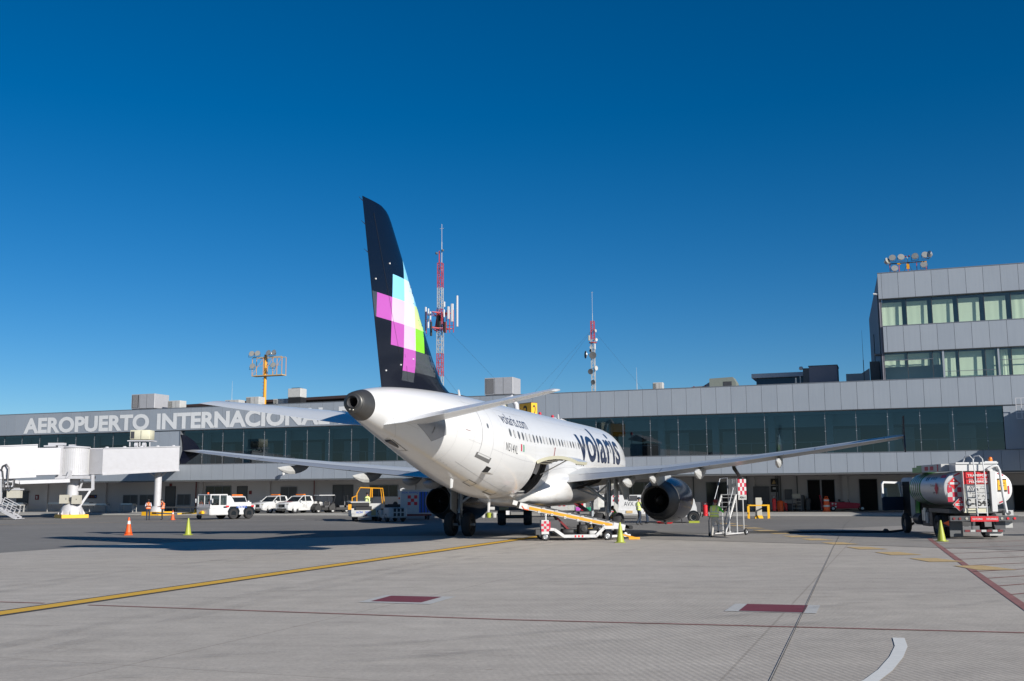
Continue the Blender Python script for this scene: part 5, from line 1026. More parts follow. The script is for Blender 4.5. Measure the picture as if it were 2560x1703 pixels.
g1 = make_cart('dark golf cart with white roof beside the white pickups', True); g1.location = (-19.7,110.2,.12); g1.rotation_euler = (0,0,R(130)) 
g2 = make_cart('dark golf cart with bare roof frame, right of the roofed cart', False); g2.location = (-18.2,110.9,.12); g2.rotation_euler = (0,0,R(120))
# --- tow tractor
t = empty('tow_tractor', (-24.6,91.5,0), R(141), 'white aircraft tow tractor with cab, numbered ACN 9020', 'tow tractor')
q = MB().mat('white_paint'); q.rbox(-.95,.95,-2.3,2.35,.38,.95,.06).box(-.95,.95,1.0,2.33,.95,1.12).box(-.95,.95,-2.3,.6,.95,1.2).box(-.9,.9,-1.9,.3,1.203,1.42).prism([(.6,1.2),(.6,1.95),(.3,2.0),(.0,1.7),(-.25,1.2)],'x',-.88,.88); q.build('body', t)
q = MB().mat('window_black')
for s in (1,-1): q.prism([(.8,-.42),(.98,-.52),(.98,-.0),(.0,0)] if 0 else [(-.55,.36),(.55,.36),(.62,.7),(.35,1.08),(-.35,1.08),(-.62,.7)],'x',min(s*.94,s*.962),max(s*.94,s*.962))
o = q.build('wheel_arch', t); o.location = (0,-.05,0)
q = MB().mat('window_black')
for s in (1,-1): q.prism([(-.55,.36),(.55,.36),(.62,.7),(.35,1.08),(-.35,1.08),(-.62,.7)],'x',min(s*.94,s*.962),max(s*.94,s*.962))
o = q.build('wheel_arch', t); o.location = (0,-1.65,0)
q = MB().mat('white_paint'); q.rbox(-.92,.92,.55,2.3,2.02,2.12,.04)
for x in (-.88,.88):
    for y in (2.25,1.35,.62): q.bar((x,y,1.0),(x,y,2.04),.09)
    q.bar((x,2.25,1.15),(x,.62,1.15),.06,.1)
q.bar((-.88,2.25,1.2),(.88,2.25,1.2),.06,.2).bar((-.05,2.27,1.2),(-.05,2.27,2.04),.05); q.build('cab', t)
MB().mat('glass_clear').box(-.84,-.1,2.24,2.255,1.3,2.0).box(0,.84,2.24,2.255,1.3,2.0).box(-.885,-.875,1.42,2.2,1.22,2.0).box(-.885,-.875,.68,1.3,1.22,2.0).build('windscreen', t)
q = MB().mat('black').box(-.5,0,1.0,1.4,1.12,1.7).box(.2,.7,1.0,1.4,1.12,1.7).tube([(-.3,2.0,1.2),(-.3,1.75,1.5)],.03,6).box(-.7,.6,2.0,2.2,1.12,1.32); q.build('seat', t)
q = MB().mat('marking_pale').prism([(-.9,1.02),(.9,1.02),(.55,.84),(-.55,.84)],'y',2.352,2.362); q.mat('sign_yellow').box(-.2,.2,2.36,2.62,.5,.64).box(-.12,-.04,2.36,2.55,.64,.74).box(.04,.12,2.36,2.55,.64,.74); q.build('front_hitch', t)
q = MB().mat('orange').cyl((.0,1.9,2.12),(0,1.9,2.27),.08,n=10); q.build('beacon', t)
q = MB().mat('red').box(-.972,-.955,.45,.75,1.02,1.16).box(-.972,-.955,-2.15,-1.85,1.02,1.16); q.build('reflector', t)
q = MB(); frame_text(q, 'ACN 9020', (-.968,-.3,.93), (0,-1,0), (0,0,1), 1.1, .2, 'sign_blue', .02); q.build('lettering', t)
q = MB().mat('white_paint').cyl((-1.2,2.3,1.6),(-.9,2.25,1.65),.02,n=6).rbox(-1.25,-1.12,2.25,2.33,1.4,1.75,.02).cyl((1.2,2.3,1.6),(.9,2.25,1.65),.02,n=6).rbox(1.12,1.25,2.25,2.33,1.4,1.75,.02); q.build('mirror', t)
wheels(t, [(s*.83,y) for s in (1,-1) for y in (-.05,-1.65)], .46, .34, 'dark_metal')
t = empty('tow_dolly', (-27.6,92.7,0), R(110), 'small yellow tow bar dolly in front of the white tow tractor', 'tow bar')
q = MB().mat('sign_yellow').bar((-.45,-.5,.5),(-.45,.7,.5),.1).bar((.45,-.5,.5),(.45,.7,.5),.1).bar((-.5,-.5,.5),(.5,-.5,.5),.12).bar((0,.2,.55),(0,1.6,.45),.12).box(-.25,.25,-.4,.1,.5,.8).bar((-.5,.6,.5),(.5,.6,.5),.1); q.build('frame', t); q = MB().mat('dark_metal').bar((0,1.5,.45),(.2,3.6,.55),.14); q.build('tow_bar', t)
wheels(t, [(.45,-.3),(-.45,-.3)], .2, .12, 'dark_metal')
# --- belt loader with yellow rail
t = empty('belt_loader', (-11.2,82.3,0), R(12), 'white belt loader with yellow guard rail, far left of the engine', 'belt loader')
q = MB().mat('white_dirty').rbox(-1.35,.9,-1.2,2.8,.35,.85,.05).box(-.2,.9,-1.0,.6,.85,1.35).box(-1.35,-1.15,-1.25,-1.2,.6,1.0); q.build('body', t)
q = MB().mat('white_dirty').box(-1.4,.1,-1.3,5,1.42,1.5).mat('black').box(-1.3,0,-1.25,5,1.15,1.40).box(-1.0,.2,-1.15,-1.0,.86,1.15); q.build('conveyor', t)
q = MB().mat('yellow').tube([(-1.3,-1.2,1.5),(-1.3,-1.2,1.8),(-.95,-1.2,1.95),(-.95,-1.2,2.1),(-.7,-1.2,2.55),(1.0,-1.2,2.48),(1.15,-1.2,1.3)],.045,6).tube([(-.95,-1.2,1.5),(-.95,-1.2,2.1)],.045,6).tube([(.1,-1.2,2.5),(.05,-1.2,1.8)],.045,6).tube([(.2,-1.2,2.5),(.2,-1.2,1.8)],.045,6).tube([(-.7,.6,2.55),(1.0,.6,2.48),(1.15,.6,1.3)],.04,6).tube([(-.7,-1.2,2.55),(-.7,.6,2.55)],.04,6).box(-1.6,-1.35,-1.4,-1.2,.9,1.3); q.build('guard_rail', t)
q = MB().mat('marking_faded').box(.15,.5,-1.22,-1.2,.45,.9).mat('red').box(-.35,-.15,-1.225,-1.2,.43,.52).mat('black').cyl((.7,-1.23,.75),(.7,-1.2,.75),.1,n=12); q.build('rear_lamp', t)
q = MB(); frame_text(q, 'ACN', (-1.0,-1.215,.62), (1,0,0), (0,0,1), .5, .15, 'sign_blue', .02); frame_text(q, '2001', (-.3,-1.215,.62), (1,0,0), (0,0,1), .45, .15, 'sign_blue', .02); q.build('lettering', t)
q = MB().mat('black').lathe([(.16,0),(.19,.015),(.16,.03)],'z',14,True,True,(.35,.6,1.75)).cyl((.35,.6,1.35),(.35,.6,1.75),.03,n=6); q.build('steering_wheel', t)
wheels(t, [(-.95,-.5),(.6,-.5),(-.95,2.2),(.6,2.2)], .34, .26, 'dark_metal')
BL2 = t
# --- baggage tug
t = empty('baggage_tug', (-9.2,80.6,0), R(205), 'white baggage tug with blue number, in the shadow by the baggage container', 'baggage tug')
q = MB().mat('white_dirty').rbox(-.72,.72,.2,1.55,.3,1.05,.08).rbox(-.72,.72,-1.5,-.3,.3,.85,.06).box(-.7,.7,-.35,.25,.28,.5); q.build('body', t)
q = MB().mat('black').box(-.6,.6,.15,.3,1.05,1.28).box(-.55,.0,-.75,-.3,.85,.98).box(-.55,0,-.85,-.75,.95,1.3).box(.05,.6,-.75,-.3,.85,.98).lathe([(.16,0),(.19,.015),(.16,.03)],'y',14,True,True,(-.3,0,1.3)); q.build('seat', t)
q = MB().mat('black')
for i in range(3):
    for j in range(2): q.box(-.45+.3*i,-.25+.3*i,1.552,1.56,.42+.32*j,.66+.32*j)
q.build('grille', t); q = MB(); frame_text(q, 'HARLAN', (.42,1.556,.97), (-1,0,0), (0,0,1), .85, .08, 'black', .02); q.build('lettering', t)
q = MB(); frame_text(q, 'ACN 9308', (-.727,1.25,.8), (0,-1,0), (0,0,1), .8, .14, 'sign_blue', .02); q.mat('black').cyl((-.73,1.0,.55),(-.722,1.0,.55),.1,n=12); q.build('side_number', t)
q = MB().mat('white_paint').cyl((-.5,.3,1.28),(-.5,.3,1.65),.02,n=6).mat('orange').cyl((-.5,.3,1.65),(-.5,.3,1.8),.06,n=8); q.build('beacon', t)
wheels(t, [(.62,.85),(-.62,.85),(.62,-.95),(-.62,-.95)], .32, .22, 'dark_metal')
# --- container cart
t = empty('baggage_cart', (-7.9,86.2,0), R(12), 'covered white baggage cart with red checker, numbered ACN 9319XQ', 'baggage cart')
q = MB().mat('white_dirty').box(-1.3,1.3,-1.0,-.95,.45,2.3).box(-1.3,-1.25,-.95,1.0,.45,2.3).box(-1.35,1.35,-1.05,1.05,2.3,2.36).box(-1.3,1.3,.95,1.0,.45,2.3); q.build('body', t)
q = MB().mat('sign_blue').box(.18,1.28,-1.03,-1.005,.55,2.2); q.mat('interior_dark')
for x in (.35,.6,.85,1.1): q.box(x-.05,x+.05,-1.045,-1.032,.55,2.2)
q.build('curtain', t); q = MB(); checker(q, (-.75,-1.012,1.15), (1,0,0), (0,0,1), .26, 3, 3, 'red', None); q.build('checker_mark', t)
q = MB(); frame_text(q, 'ACN  9319XQ', (-1.2,-1.012,2.05), (1,0,0), (0,0,1), 1.3, .16, 'sign_blue', .02); q.build('lettering', t)
q = MB().mat('dark_red').box(-1.2,1.2,-.9,.9,.3,.44).mat('dark_metal').bar((-1.2,0,.3),(-2.2,0,.35),.06); q.build('chassis', t); q = MB().mat('white_paint').tube([(-1.35,-1.05,2.4),(-1.1,-1.05,2.48),(-.95,-1.05,2.4)],.04,6).tube([(.9,-1.05,2.45),(1.2,-1.05,2.5),(1.35,-1.05,2.42)],.04,6); q.build('roof_hook', t)
wheels(t, [(-.95,-.8),(.95,-.8),(-.95,.8),(.95,.8)], .2, .14, 'dark_metal')
# --- carts seen under the fuselage
def make_box_cart(label, loc, rz, w_=2.0, h=1.35):
    t = empty('baggage_cart', loc, rz, label, 'baggage cart', 'white carts behind the fuselage')
    q = MB().mat('white_dirty').box(-w_/2,w_/2,-.8,.8,.55,.55+h).box(-w_/2-.03,w_/2+.03,-.83,.83,.551+h,.6+h); q.build('body', t)
    q = MB(); checker(q, (-.35,-.81,.9), (1,0,0), (0,0,1), .19, 3, 3, 'crimson', None); q.build('checker_mark', t)
    q = MB().mat('dark_metal').box(-w_/2+.1,w_/2-.1,-.7,.7,.35,.53).bar((w_/2,0,.4),(w_/2+.8,0,.4),.05); q.build('chassis', t)
    q = MB().mat('panel_cream').box(w_/2-.5,w_/2-.47,-.812,-.8,.7,.6+h-.2); q.build('seam', t)
    wheels(t, [(-w_/2+.3,-.65),(w_/2-.3,-.65),(-w_/2+.3,.65),(w_/2-.3,.65)], .2, .14, 'white_dirty'); return t
c1_ = make_box_cart('white cart with red checker, seen just above the belt loader, nearer the tail', (4.3,91.6,0), R(-6)); c2_ = make_box_cart('white cart with red checker, seen below the wing root beside the right gear', (6.6,95.0,0), R(-8), 2.2, 1.5)
c3_ = make_box_cart('white cart half hidden between the main gears, left of the boarding bridge wheels', (-1.7,97.5,0), R(10), 3.2, 1.1)
t = empty('luggage_pile', (5.9,91.2,0), R(-6), 'open cart of bright pink, red and teal bags beside the checkered cart', 'luggage cart')
q = MB().mat('dark_metal').box(-.6,.9,-.7,.7,.4,.5); q.build('deck', t); wheels(t, [(-.4,-.6),(.7,-.6),(-.4,.6),(.7,.6)], .2, .12)
random.seed(3)
for i in range(9):
    m_ = ('magenta','crimson','flag_green','navy_cloth','red','black','white_dirty','pink','sign_blue')[i]; x = -.55+.45*(i%3); z = .5+.36*(i//3); b_ = MB().mat(m_).rbox(x, x+.4, -.7+random.random()*.1, -.1, z, z+.33, .05).build('bag', t)
t = empty('ground_power_unit', (8.9,83.6,0), R(-3), 'white ground power unit lettered AVX behind the man in a yellow vest', 'power unit')
q = MB().mat('white_paint').prism([(-1.35,.75),(-1.35,1.6),(-1.1,1.85),(1.2,1.85),(1.25,.75)], 'y', -.75, .75).rbox(-1.6,1.35,-.85,.85,.35,.75,.04); q.build('body', t)
q = MB(); frame_text(q, 'AVX', (-.25,-.757,1.0), (1,0,0), (0,0,1), .75, .33, 'seam_dark' if 'seam_dark' in MATS else 'fin_grey', .0); q.build('lettering', t)
q = MB(); checker(q, (-1.1,-.758,1.35), (1,0,0), (0,0,1), .16, 3, 3, 'crimson', None); q.build('checker_mark', t)
q = MB().mat('dark_metal').box(.1,.8,-.78,-.752,1.4,1.8).tube([(.05,-.8,1.5),(.0,-.82,1.7),(.15,-.82,1.8),(.2,-.82,1.55)],.03,6).cyl((-.9,.2,1.85),(-.9,.2,2.15),.08,n=8).cyl((-.6,.2,1.85),(-.6,.2,2.15),.08,n=8); q.mat('marking_faded').box(-.1,.4,-.9,-.85,.45,.65); q.mat('red').box(-1.3,-.8,-.856,-.851,.55,.6); q.build('control_panel', t)
wheels(t, [(-1.1,-.7),(1,-.7),(-1.1,.7),(1,.7)], .3, .16, 'dark_metal')
t = empty('air_start_truck', (11.3,73.2,0), R(-8), 'white service truck hidden behind the right engine, red stripes on its sloping nose', 'service truck')
q = MB().mat('white_paint').prism([(-2.2,.42),(-2.2,1.55),(.1,1.9),(.75,2.0),(.95,1.95),(1.25,1.05),(1.3,.42)], 'y', -.9, .9); q.build('body', t)
q = MB().mat('window_black').box(1.0,1.28,-.912,-.902,.42,.62).lathe([(.42,-.915),(.42,-.905),(.02,-.905)],'y',24,False,False,(1.02,0,.42)).lathe([(.4,-.915),(.4,-.905),(.02,-.905)],'y',24,False,False,(-.75,0,.4)); q.mat('dark_metal').box(.25,.26,-.91,-.902,.5,1.9); q.build('wheel_arch', t)
q = MB().mat('crimson'); 
for k in range(4): q.add([(.5+.07*k,-.906,1.25),(.56+.07*k,-.906,1.25),(.42+.07*k,-.906,1.75),(.36+.07*k,-.906,1.75)], [(0,1,2,3)])
q.build('stripe', t); wheels(t, [(-.75,-.82),(1.02,-.82),(-.75,.75),(1.02,.75)], .36, .24, 'white_paint', 'y'); MB().mat('lime_cone').box(.7,1.4,-1.2,-1.0,0,.14).build('wheel_chock', t)
t = empty('step_box', (15.6,90.6,0), 0, 'dark blue wheeled tank trolley behind the truck at the engine', 'trolley')
q = MB().mat('dark_metal').rbox(-.3,.3,-.3,.3,.3,1.2,.04); q.build('body', t); wheels(t, [(-.3,0),(.3,0)], .16, .08, 'dark_metal')
for i, (x, m_, lab) in enumerate(((-2.55,'white_dirty','white bucket on the ground, leftmost of three near the left gear'),(-2.05,'lime_cone','yellow green bucket on the ground between two white ones'),(-1.6,'white_dirty','white bucket right of the yellow green one near the bridge wheels'))):
    t = empty('bucket', (x,90.0,0), 0, lab, 'bucket', 'buckets near the left gear'); MB().mat(m_).lathe([(.16,0),(.2,.42),(.21,.42),(.17,.02)], 'z', 16, True, True).build('pail', t); MB().mat('dark_metal').tube([(-.2,0,.4),(-.15,-.1,.5),(.15,-.1,.5),(.2,0,.4)],.01,5).build('handle', t)
# --- belt loader in front of the fuselage
t = empty('belt_loader', (2.9,48.75,0), R(6), 'low belt loader with long orange conveyor rising to the open cargo door', 'belt loader')
q = MB().mat('white_paint')
for y in (-.82,.82):
    q.bar((-1.4,y,.52),(-1.15,y,.50),.09,.12).bar((-1.15,y,.50),(-.72,y,.2),.09,.13).bar((-.74,y,.2),(.75,y,.2),.09,.13).bar((.73,y,.2),(1.1,y,.56),.09,.13).bar((1.09,y,.57),(1.75,y,.57),.09,.14)
for x in (-.7,0,.7): q.bar((x,-.8,.2),(x,.8,.2),.08,.08)
q.bar((1.5,-.8,.5),(1.5,.8,.5),.1,.1).bar((1.4,-.86,.18),(2.35,-.5,.2),.1,.1); q.build('chassis', t)
q = MB().mat('white_paint').box(-1.75,-1.42,-.95,-.4,.3,.92); checker(q, (-1.76,-.953,.42), (1,0,0), (0,0,1), .115, 3, 4); q.mat('crimson').box(-1.418,-1.35,-.95,-.4,.5,.85); q.mat('white_paint').cyl((-1.55,-.9,.9),(-1.55,-.9,1.12),.035,n=8).sphere((-1.55,-.9,1.15),.06,8); q.mat('dark_metal').box(-2.0,-1.76,-.9,-.4,.28,.5); q.build('control_box', t)
q = MB().mat('black').box(-1.3,.8,-.55,.1,.2,.27).rbox(.0,.42,-.55,.1,.22,.68,.05).rbox(-.75,-.2,-.5,.2,.22,.5,.05).cyl((.2,-.6,.5),(.2,-.56,.5),.1,n=12).cyl((.1,-.2,.68),(.1,-.2,.8),.05,n=8).mat('dark_metal').box(-1.3,-.8,-.3,.5,.4,.9).mat('white_dirty').rbox(.45,.8,-.7,-.4,.22,.42,.02).cyl((.95,-.7,.22),(.95,-.7,.55),.07,n=10).cyl((1.85,-.6,.22),(1.85,-.6,.6),.13,n=12); q.mat('red')
for k in range(3): q.box(-.25+.16*k,-.18+.16*k,-.87,-.866,.15,.24)
q.build('engine_block', t)
q = MB().mat('dark_red').bar((-.25,-.3,.3),(-.95,-.25,1.0),.09,.09).mat('dark_metal').bar((-.95,-.25,1.0),(-1.25,-.25,1.3),.05).bar((-.25,.5,.3),(-.95,.5,1.0),.09).bar((-.95,.5,1.0),(-1.25,.5,1.3),.05).bar((-.25,-.3,.28),(-.25,.5,.28),.08); q.build('lift_arm', t)
q = MB().mat('yellow').bar((1.9,-.8,.25),(2.5,-.9,.1),.07).bar((2.2,-.9,.08),(2.7,-.9,.08),.1,.1); q.build('tow_hitch', t)
A_, B_ = Vector((-2.68,0,1.66)), Vector((2.12,0,.64)); d = (B_-A_).normalized()
q = MB()
for y in (-.5,.5):
    a, b = A_+Vector((0,y,0)), B_+Vector((0,y,0)); q.mat('white_dirty').bar(a+Vector((0,0,-.1)), b+Vector((0,0,-.1)), .05, .22); s_ = -.03 if y < 0 else .03
    q.mat('yellow').bar(a+d*.45+Vector((0,s_,-.11)), b-d*.6+Vector((0,s_,-.11)), .02, .12)
    if y < 0:
        for k in range(7): p = a+d*(.9+.6*k)+Vector((0,-.05,-.2)); q.mat('white_paint').box(p.x-.05,p.x+.05,p.y-.02,p.y+.02,p.z-.05,p.z+.05).mat('black').box(p.x-.02,p.x+.02,p.y-.025,p.y-.021,p.z-.02,p.z+.02)
        for k in range(6): p = a+d*(1.1+.6*k)+Vector((0,-.03,.0)); q.mat('white_dirty').box(p.x-.08,p.x+.08,p.y-.02,p.y+.02,p.z-.03,p.z+.03)
q.mat('white_paint').bar(B_-d*.55+Vector((0,-.53,-.1)), B_+Vector((0,-.53,-.1)), .03, .26).bar(A_+Vector((0,-.53,-.08)), A_+d*.35+Vector((0,-.53,-.1)), .03, .26); q.mat('crimson').bar(B_-d*.4+Vector((0,-.55,-.12)), B_-d*.2+Vector((0,-.55,-.12)), .01, .08); q.build('conveyor_frame', t)
q = MB().mat('rubber').bar(A_-d*.1+Vector((0,0,.06)), B_+d*.3+Vector((0,0,.03)), .9, .05).cyl(B_+d*.3+Vector((0,-.48,-.03)), B_+d*.3+Vector((0,.48,-.03)), .09, n=12).cyl(A_+Vector((0,-.48,0)), A_+Vector((0,.48,0)), .09, n=12); q.mat('dark_metal').bar(A_+Vector((0,-.5,.06)), B_+d*.2+Vector((0,-.5,.06)), .04, .05); q.build('belt', t)
q = MB().mat('white_paint').bar(A_+Vector((-.1,-.5,.0)), A_+Vector((-.3,-.5,.06)), .1, .2).bar(A_+Vector((-.1,.5,.0)), A_+Vector((-.3,.5,.06)), .1, .2).mat('orange').tube([A_+Vector((.1,-.55,-.1)), A_+Vector((.2,-.56,-.25)), A_+Vector((.4,-.55,-.3))], .02, 6); q.build('bumper', t)
wheels(t, [(-1.55,-.8),(-1.55,.8),(1.25,-.85),(1.25,.85)], .2, .14, 'metal', 'y'); wheels(t, [(2.3,.3)], .2, .14, 'metal', 'y')
# --- fuel truck (forward = +y, origin below the rear bumper centre)
t = empty('fuel_truck', (20.29,46.4,0), -R(4.7), 'fuel tanker truck with red placards and green striped tank, driver door open', 'fuel truck')
def tring(y, k=1., kz=1.):
    out = []
    for i in range(40):
        a = 2*math.pi*i/40; c, s = math.cos(a), math.sin(a); out.append((1.46*k*math.copysign(abs(c)**.72,c), y, 2.2+.80*kz*math.copysign(abs(s)**.85,s)))
    return out
q = MB().mat('truck_silver').loft([tring(y) for y in (.12,1,2,3,3.45)], False, True).mat('green').loft([tring(y) for y in (3.45,4.2,5.2)], False, True); tk = q.build('tank', t)
q = MB().mat('white_paint').loft([tring(.12),tring(.04,.985,.98),tring(.0,.93,.92)], False, True); q.add(tring(.0,.93,.92), [tuple(range(40))]); q.build('rear_head', tk)
q = MB().mat('green').loft([tring(5.2),tring(5.35,.9,.9)], True, True); q.build('front_head', tk)
q = MB().mat('white_paint')
for y in (3.62,3.92,4.22,4.52,4.82): q.loft([tring(y,1.012,1.014),tring(y+.14,1.012,1.014)], False, True)
q.build('stripe', tk)
q = MB().mat('navy_cloth'); lp = lambda o_, z_: (lambda x, y: Vector((-1.462+.0*y, o_-x, z_+y)))
def side_text(txt, y0, z0, w_, h, m_='fin_grey', q_=None):
    vs, fs = text_mesh(txt, 1, .01); x0 = min(v[0] for v in vs); x1 = max(v[0] for v in vs); b0 = min(v[1] for v in vs); b1 = max(v[1] for v in vs)
    def P_(x, y):
        z = z0+(y-b0)/(b1-b0)*h; s = max(-1,min(1,(z-2.2)/.80)); an = math.asin(math.copysign(abs(s)**(1/.85),s)); return (-(1.46*abs(math.cos(an))**.72+.012), y0-(x-x0)/(x1-x0)*w_, z)
    q_.mat(m_).add([P_(*v) for v in vs], fs)
q = MB(); side_text('ASA', 2.9, 2.55, .5, .2, 'logo_navy', q); side_text('AEREOS', 2.2, 2.6, .9, .12, 'fin_grey', q); side_text('Turbosina', 1.9, 2.28, .8, .1, 'fin_grey', q); side_text('Jet A', 1.6, 1.95, .7, .12, 'fin_grey', q); q.build('lettering', tk)
q = MB().mat('crimson'); 
for y, z in ((1.0,2.2),): q.add([(-1.475,y,z-.28),(-1.475,y-.28,z),(-1.475,y,z+.28),(-1.475,y+.28,z)], [(0,1,2,3)])
for z in (2.62,): q.add([(-1.37,.2,2.55),(-1.37,.9,2.55),(-1.22,.9,2.78),(-1.22,.2,2.78)], [(0,1,2,3)])
q.build('placard', tk)
# rear markings
rear = []
def diamond(cx, cz, r, y, parent, num=None):
    q = MB().mat('white_dirty').prism([(cx-r,cz),(cx,cz-r),(cx+r,cz),(cx,cz+r)], 'y', y-.012, y).mat('red').prism([(cx-r*.9,cz),(cx,cz-r*.9),(cx+r*.9,cz),(cx,cz+r*.9)], 'y', y-.02, y-.013); q.mat('white_paint').box(cx-r*.62,cx+r*.62,y-.026,y-.021,cz-r*.17,cz+r*.17).cyl((cx,y-.026,cz+r*.45),(cx,y-.021,cz+r*.45),r*.12,n=8)
    if num: frame_text(q, num, (cx-r*.45,y-.03,cz-r*.11), (1,0,0), (0,0,1), r*.9, r*.22, 'black', .01)
    return q.build('placard', parent)
diamond(-1.02, 2.42, .29, -.005, t); diamond(-.87, 1.5, .3, -.12, t, '1863')
q = MB(); checker(q, (-1.32,-.012,1.62), (1,0,0), (0,0,1), .21, 3, 3); q.build('checker_mark', t)
q = None
for x0, z0, x1, z1 in ((-1.27,2.35,-1.27,2.0),(-1.0,2.74,-.75,2.86),(-1.1,1.66,-.8,1.55),(1.27,2.3,1.27,1.95),(.85,2.84,1.1,2.74),(.85,1.57,1.1,1.68)): d_ = Vector((x1-x0,0,z1-z0)).normalized(); n_ = Vector((-d_.z,0,d_.x))*.028; a, b = Vector((x0,-.016,z0)), Vector((x1,-.016,z1)); MB().mat('crimson').quad(a-n_,b-n_,b+n_,a+n_).build('reflector_strip', t)
q = MB().mat('sign_yellow').box(.82,1.2,-.02,-.012,2.05,2.62).mat('black').box(.82,1.2,-.024,-.021,2.55,2.62).box(.82,1.2,-.024,-.021,2.05,2.12).box(.88,1.1,-.024,-.021,2.28,2.32).box(.95,1.15,-.024,-.021,2.4,2.43); q.build('warning_placard', t)
q = MB().mat('white_paint').box(-.72,-.70,-.3,.0,1.2,2.95).box(.42,.64,-.35,.0,1.2,2.95).box(-1.0,.75,-.3,.6,2.95,3.3).box(-1.0,.78,-.36,-.3,3.25,3.32); q.build('rear_cabinet', t)
q = MB().mat('panel_cream').box(-.70,.40,-.16,-.02,1.15,2.95); q.build('cabinet_back', t)
q = MB().mat('red').box(-.68,.36,-.20,-.163,2.38,2.92).box(-.1,.36,-.23,-.205,2.42,2.88); q.mat('white_dirty').box(-.62,.36,-.2,-.163,1.35,2.36)
frame_text(q, 'TRANSPORTE', (-.5,-.24,2.70), (1,0,0), (0,0,1), 1.0, .1, 'white_paint', .02); frame_text(q, 'DE MATERIAL', (-.45,-.24,2.57), (1,0,0), (0,0,1), .9, .06, 'white_paint', .01); frame_text(q, 'PELIGROSO', (-.45,-.24,2.43), (1,0,0), (0,0,1), .9, .1, 'white_paint', .02)
q.mat('logo_navy')
for k in range(3): q.add([(-.5+.07*k,-.206,2.1),(-.47+.07*k,-.206,2.1),(-.37+.07*k,-.206,2.3),(-.4+.07*k,-.206,2.3)], [(0,1,2,3)])
frame_text(q, 'A', (-.26,-.206,2.1), (1,0,0), (0,0,1), .2, .2, 'logo_navy', .03); frame_text(q, 'ASA', (0,-.206,2.17), (1,0,0), (0,0,1), .3, .1, 'fin_grey', 0); frame_text(q, 'Turbosina', (-.48,-.206,1.95), (1,0,0), (0,0,1), .85, .1, 'fin_grey', 0); frame_text(q, '(JET A)', (-.35,-.206,1.79), (1,0,0), (0,0,1), .6, .13, 'fin_grey', 0); frame_text(q, 'C-1548', (-.64,-.206,1.42), (1,0,0), (0,0,1), 1.02, .32, 'black', .03); q.build('rear_sign', t)
q = MB().mat('white_paint')
for x in (-.28,.12): q.tube([(x+.03,-.45,1.02),(x,-.5,2.9),(x-.02,-.45,3.45),(x-.1,-.3,3.6),(x-.25,-.15,3.58),(x-.3,.0,3.3)], .028, 8)
for k in range(7): q.bar((-.26+.0*k,-.47,1.15+.27*k),(.14,-.47,1.15+.27*k),.04,.03)
q.build('ladder', t)
q = MB().mat('white_paint').tube([(.3,-.4,3.0),(.55,-.4,3.15),(.72,-.4,3.15),(.8,-.4,2.95),(.88,-.4,1.9),(.98,-.4,1.15)], .06, 8); q.build('hand_rail', t)
q = MB().mat('white_paint').box(.25,.75,-.3,.1,3.32,3.36).mat('amber').cyl((.55,-.1,3.36),(.55,-.1,3.46),.09,n=12).sphere((.55,-.1,3.47),.09,10); q.build('beacon', t)
q = MB().mat('green').box(-1.3,-.8,3.6,4.4,2.95,3.28).mat('white_dirty').box(-1.3,-.8,.7,3.59,2.95,3.28).mat('green').box(-1.3,1.1,4.4,5.1,2.95,3.2); q.mat('crimson').box(-1.31,-1.305,2.6,3.1,3.02,3.2).box(-1.31,-1.305,1.8,2.3,3.02,3.2).box(-1.31,-1.305,1.1,1.25,2.96,3.27); q.build('top_rail', t)
q = MB().mat('dark_metal').box(-1.4,1.45,-.42,-.2,.80,1.02); o = q.build('bumper', t)
q = MB().mat('red').box(-.55,.6,-.45,-.425,.78,1.0); frame_text(q, 'NO FUMAR', (-.48,-.456,.85), (1,0,0), (0,0,1), .42, .08, 'white_paint', .02); frame_text(q, 'INFLAMABLE', (.1,-.456,.85), (1,0,0), (0,0,1), .46, .08, 'white_paint', .02); q.build('bumper_sign', o)
for x, m_ in ((-1.25,'dark_red'),(-1.0,'dark_red'),(-.72,'lamp_glass'),(.75,'lamp_glass'),(1.0,'red'),(1.28,'red')): MB().mat(m_).cyl((x,-.45,.91),(x,-.42,.91),.055,n=12).build('tail_light', o)
q = MB().mat('dark_metal').bar((-.75,-.1,.37),(.95,-.1,.37),.06,.1).bar((-.4,-.1,.8),(-.4,-.1,.4),.06).bar((.5,-.1,.8),(.6,-.1,.4),.06)
for i in range(7): q.mat('dark_red' if i % 2 == 0 else 'white_dirty').box(-.72+.23*i,-.52+.23*i,-.14,-.131,.33,.42)
q.build('under_run_bar', t)
q = MB().mat('white_dirty').box(.35,.9,.0,.5,.16,.3).box(1.0,1.35,-.15,.2,1.03,1.25).mat('dark_metal').cyl((1.15,-.17,1.14),(1.15,-.15,1.14),.09,n=14).mat('white_dirty').box(1.0,1.3,-.1,.4,.5,.78).mat('dark_metal').box(.6,1.0,-.1,.4,.45,.78); q.build('side_locker', t)
q = MB().mat('wall_dark').box(-1.25,-.7,.2,.24,.12,.75); q.mat('orange').prism([(-1.55,.7),(-1.3,.58),(-1.3,.82)], 'y', .1, .12); q.build('mud_flap', t)
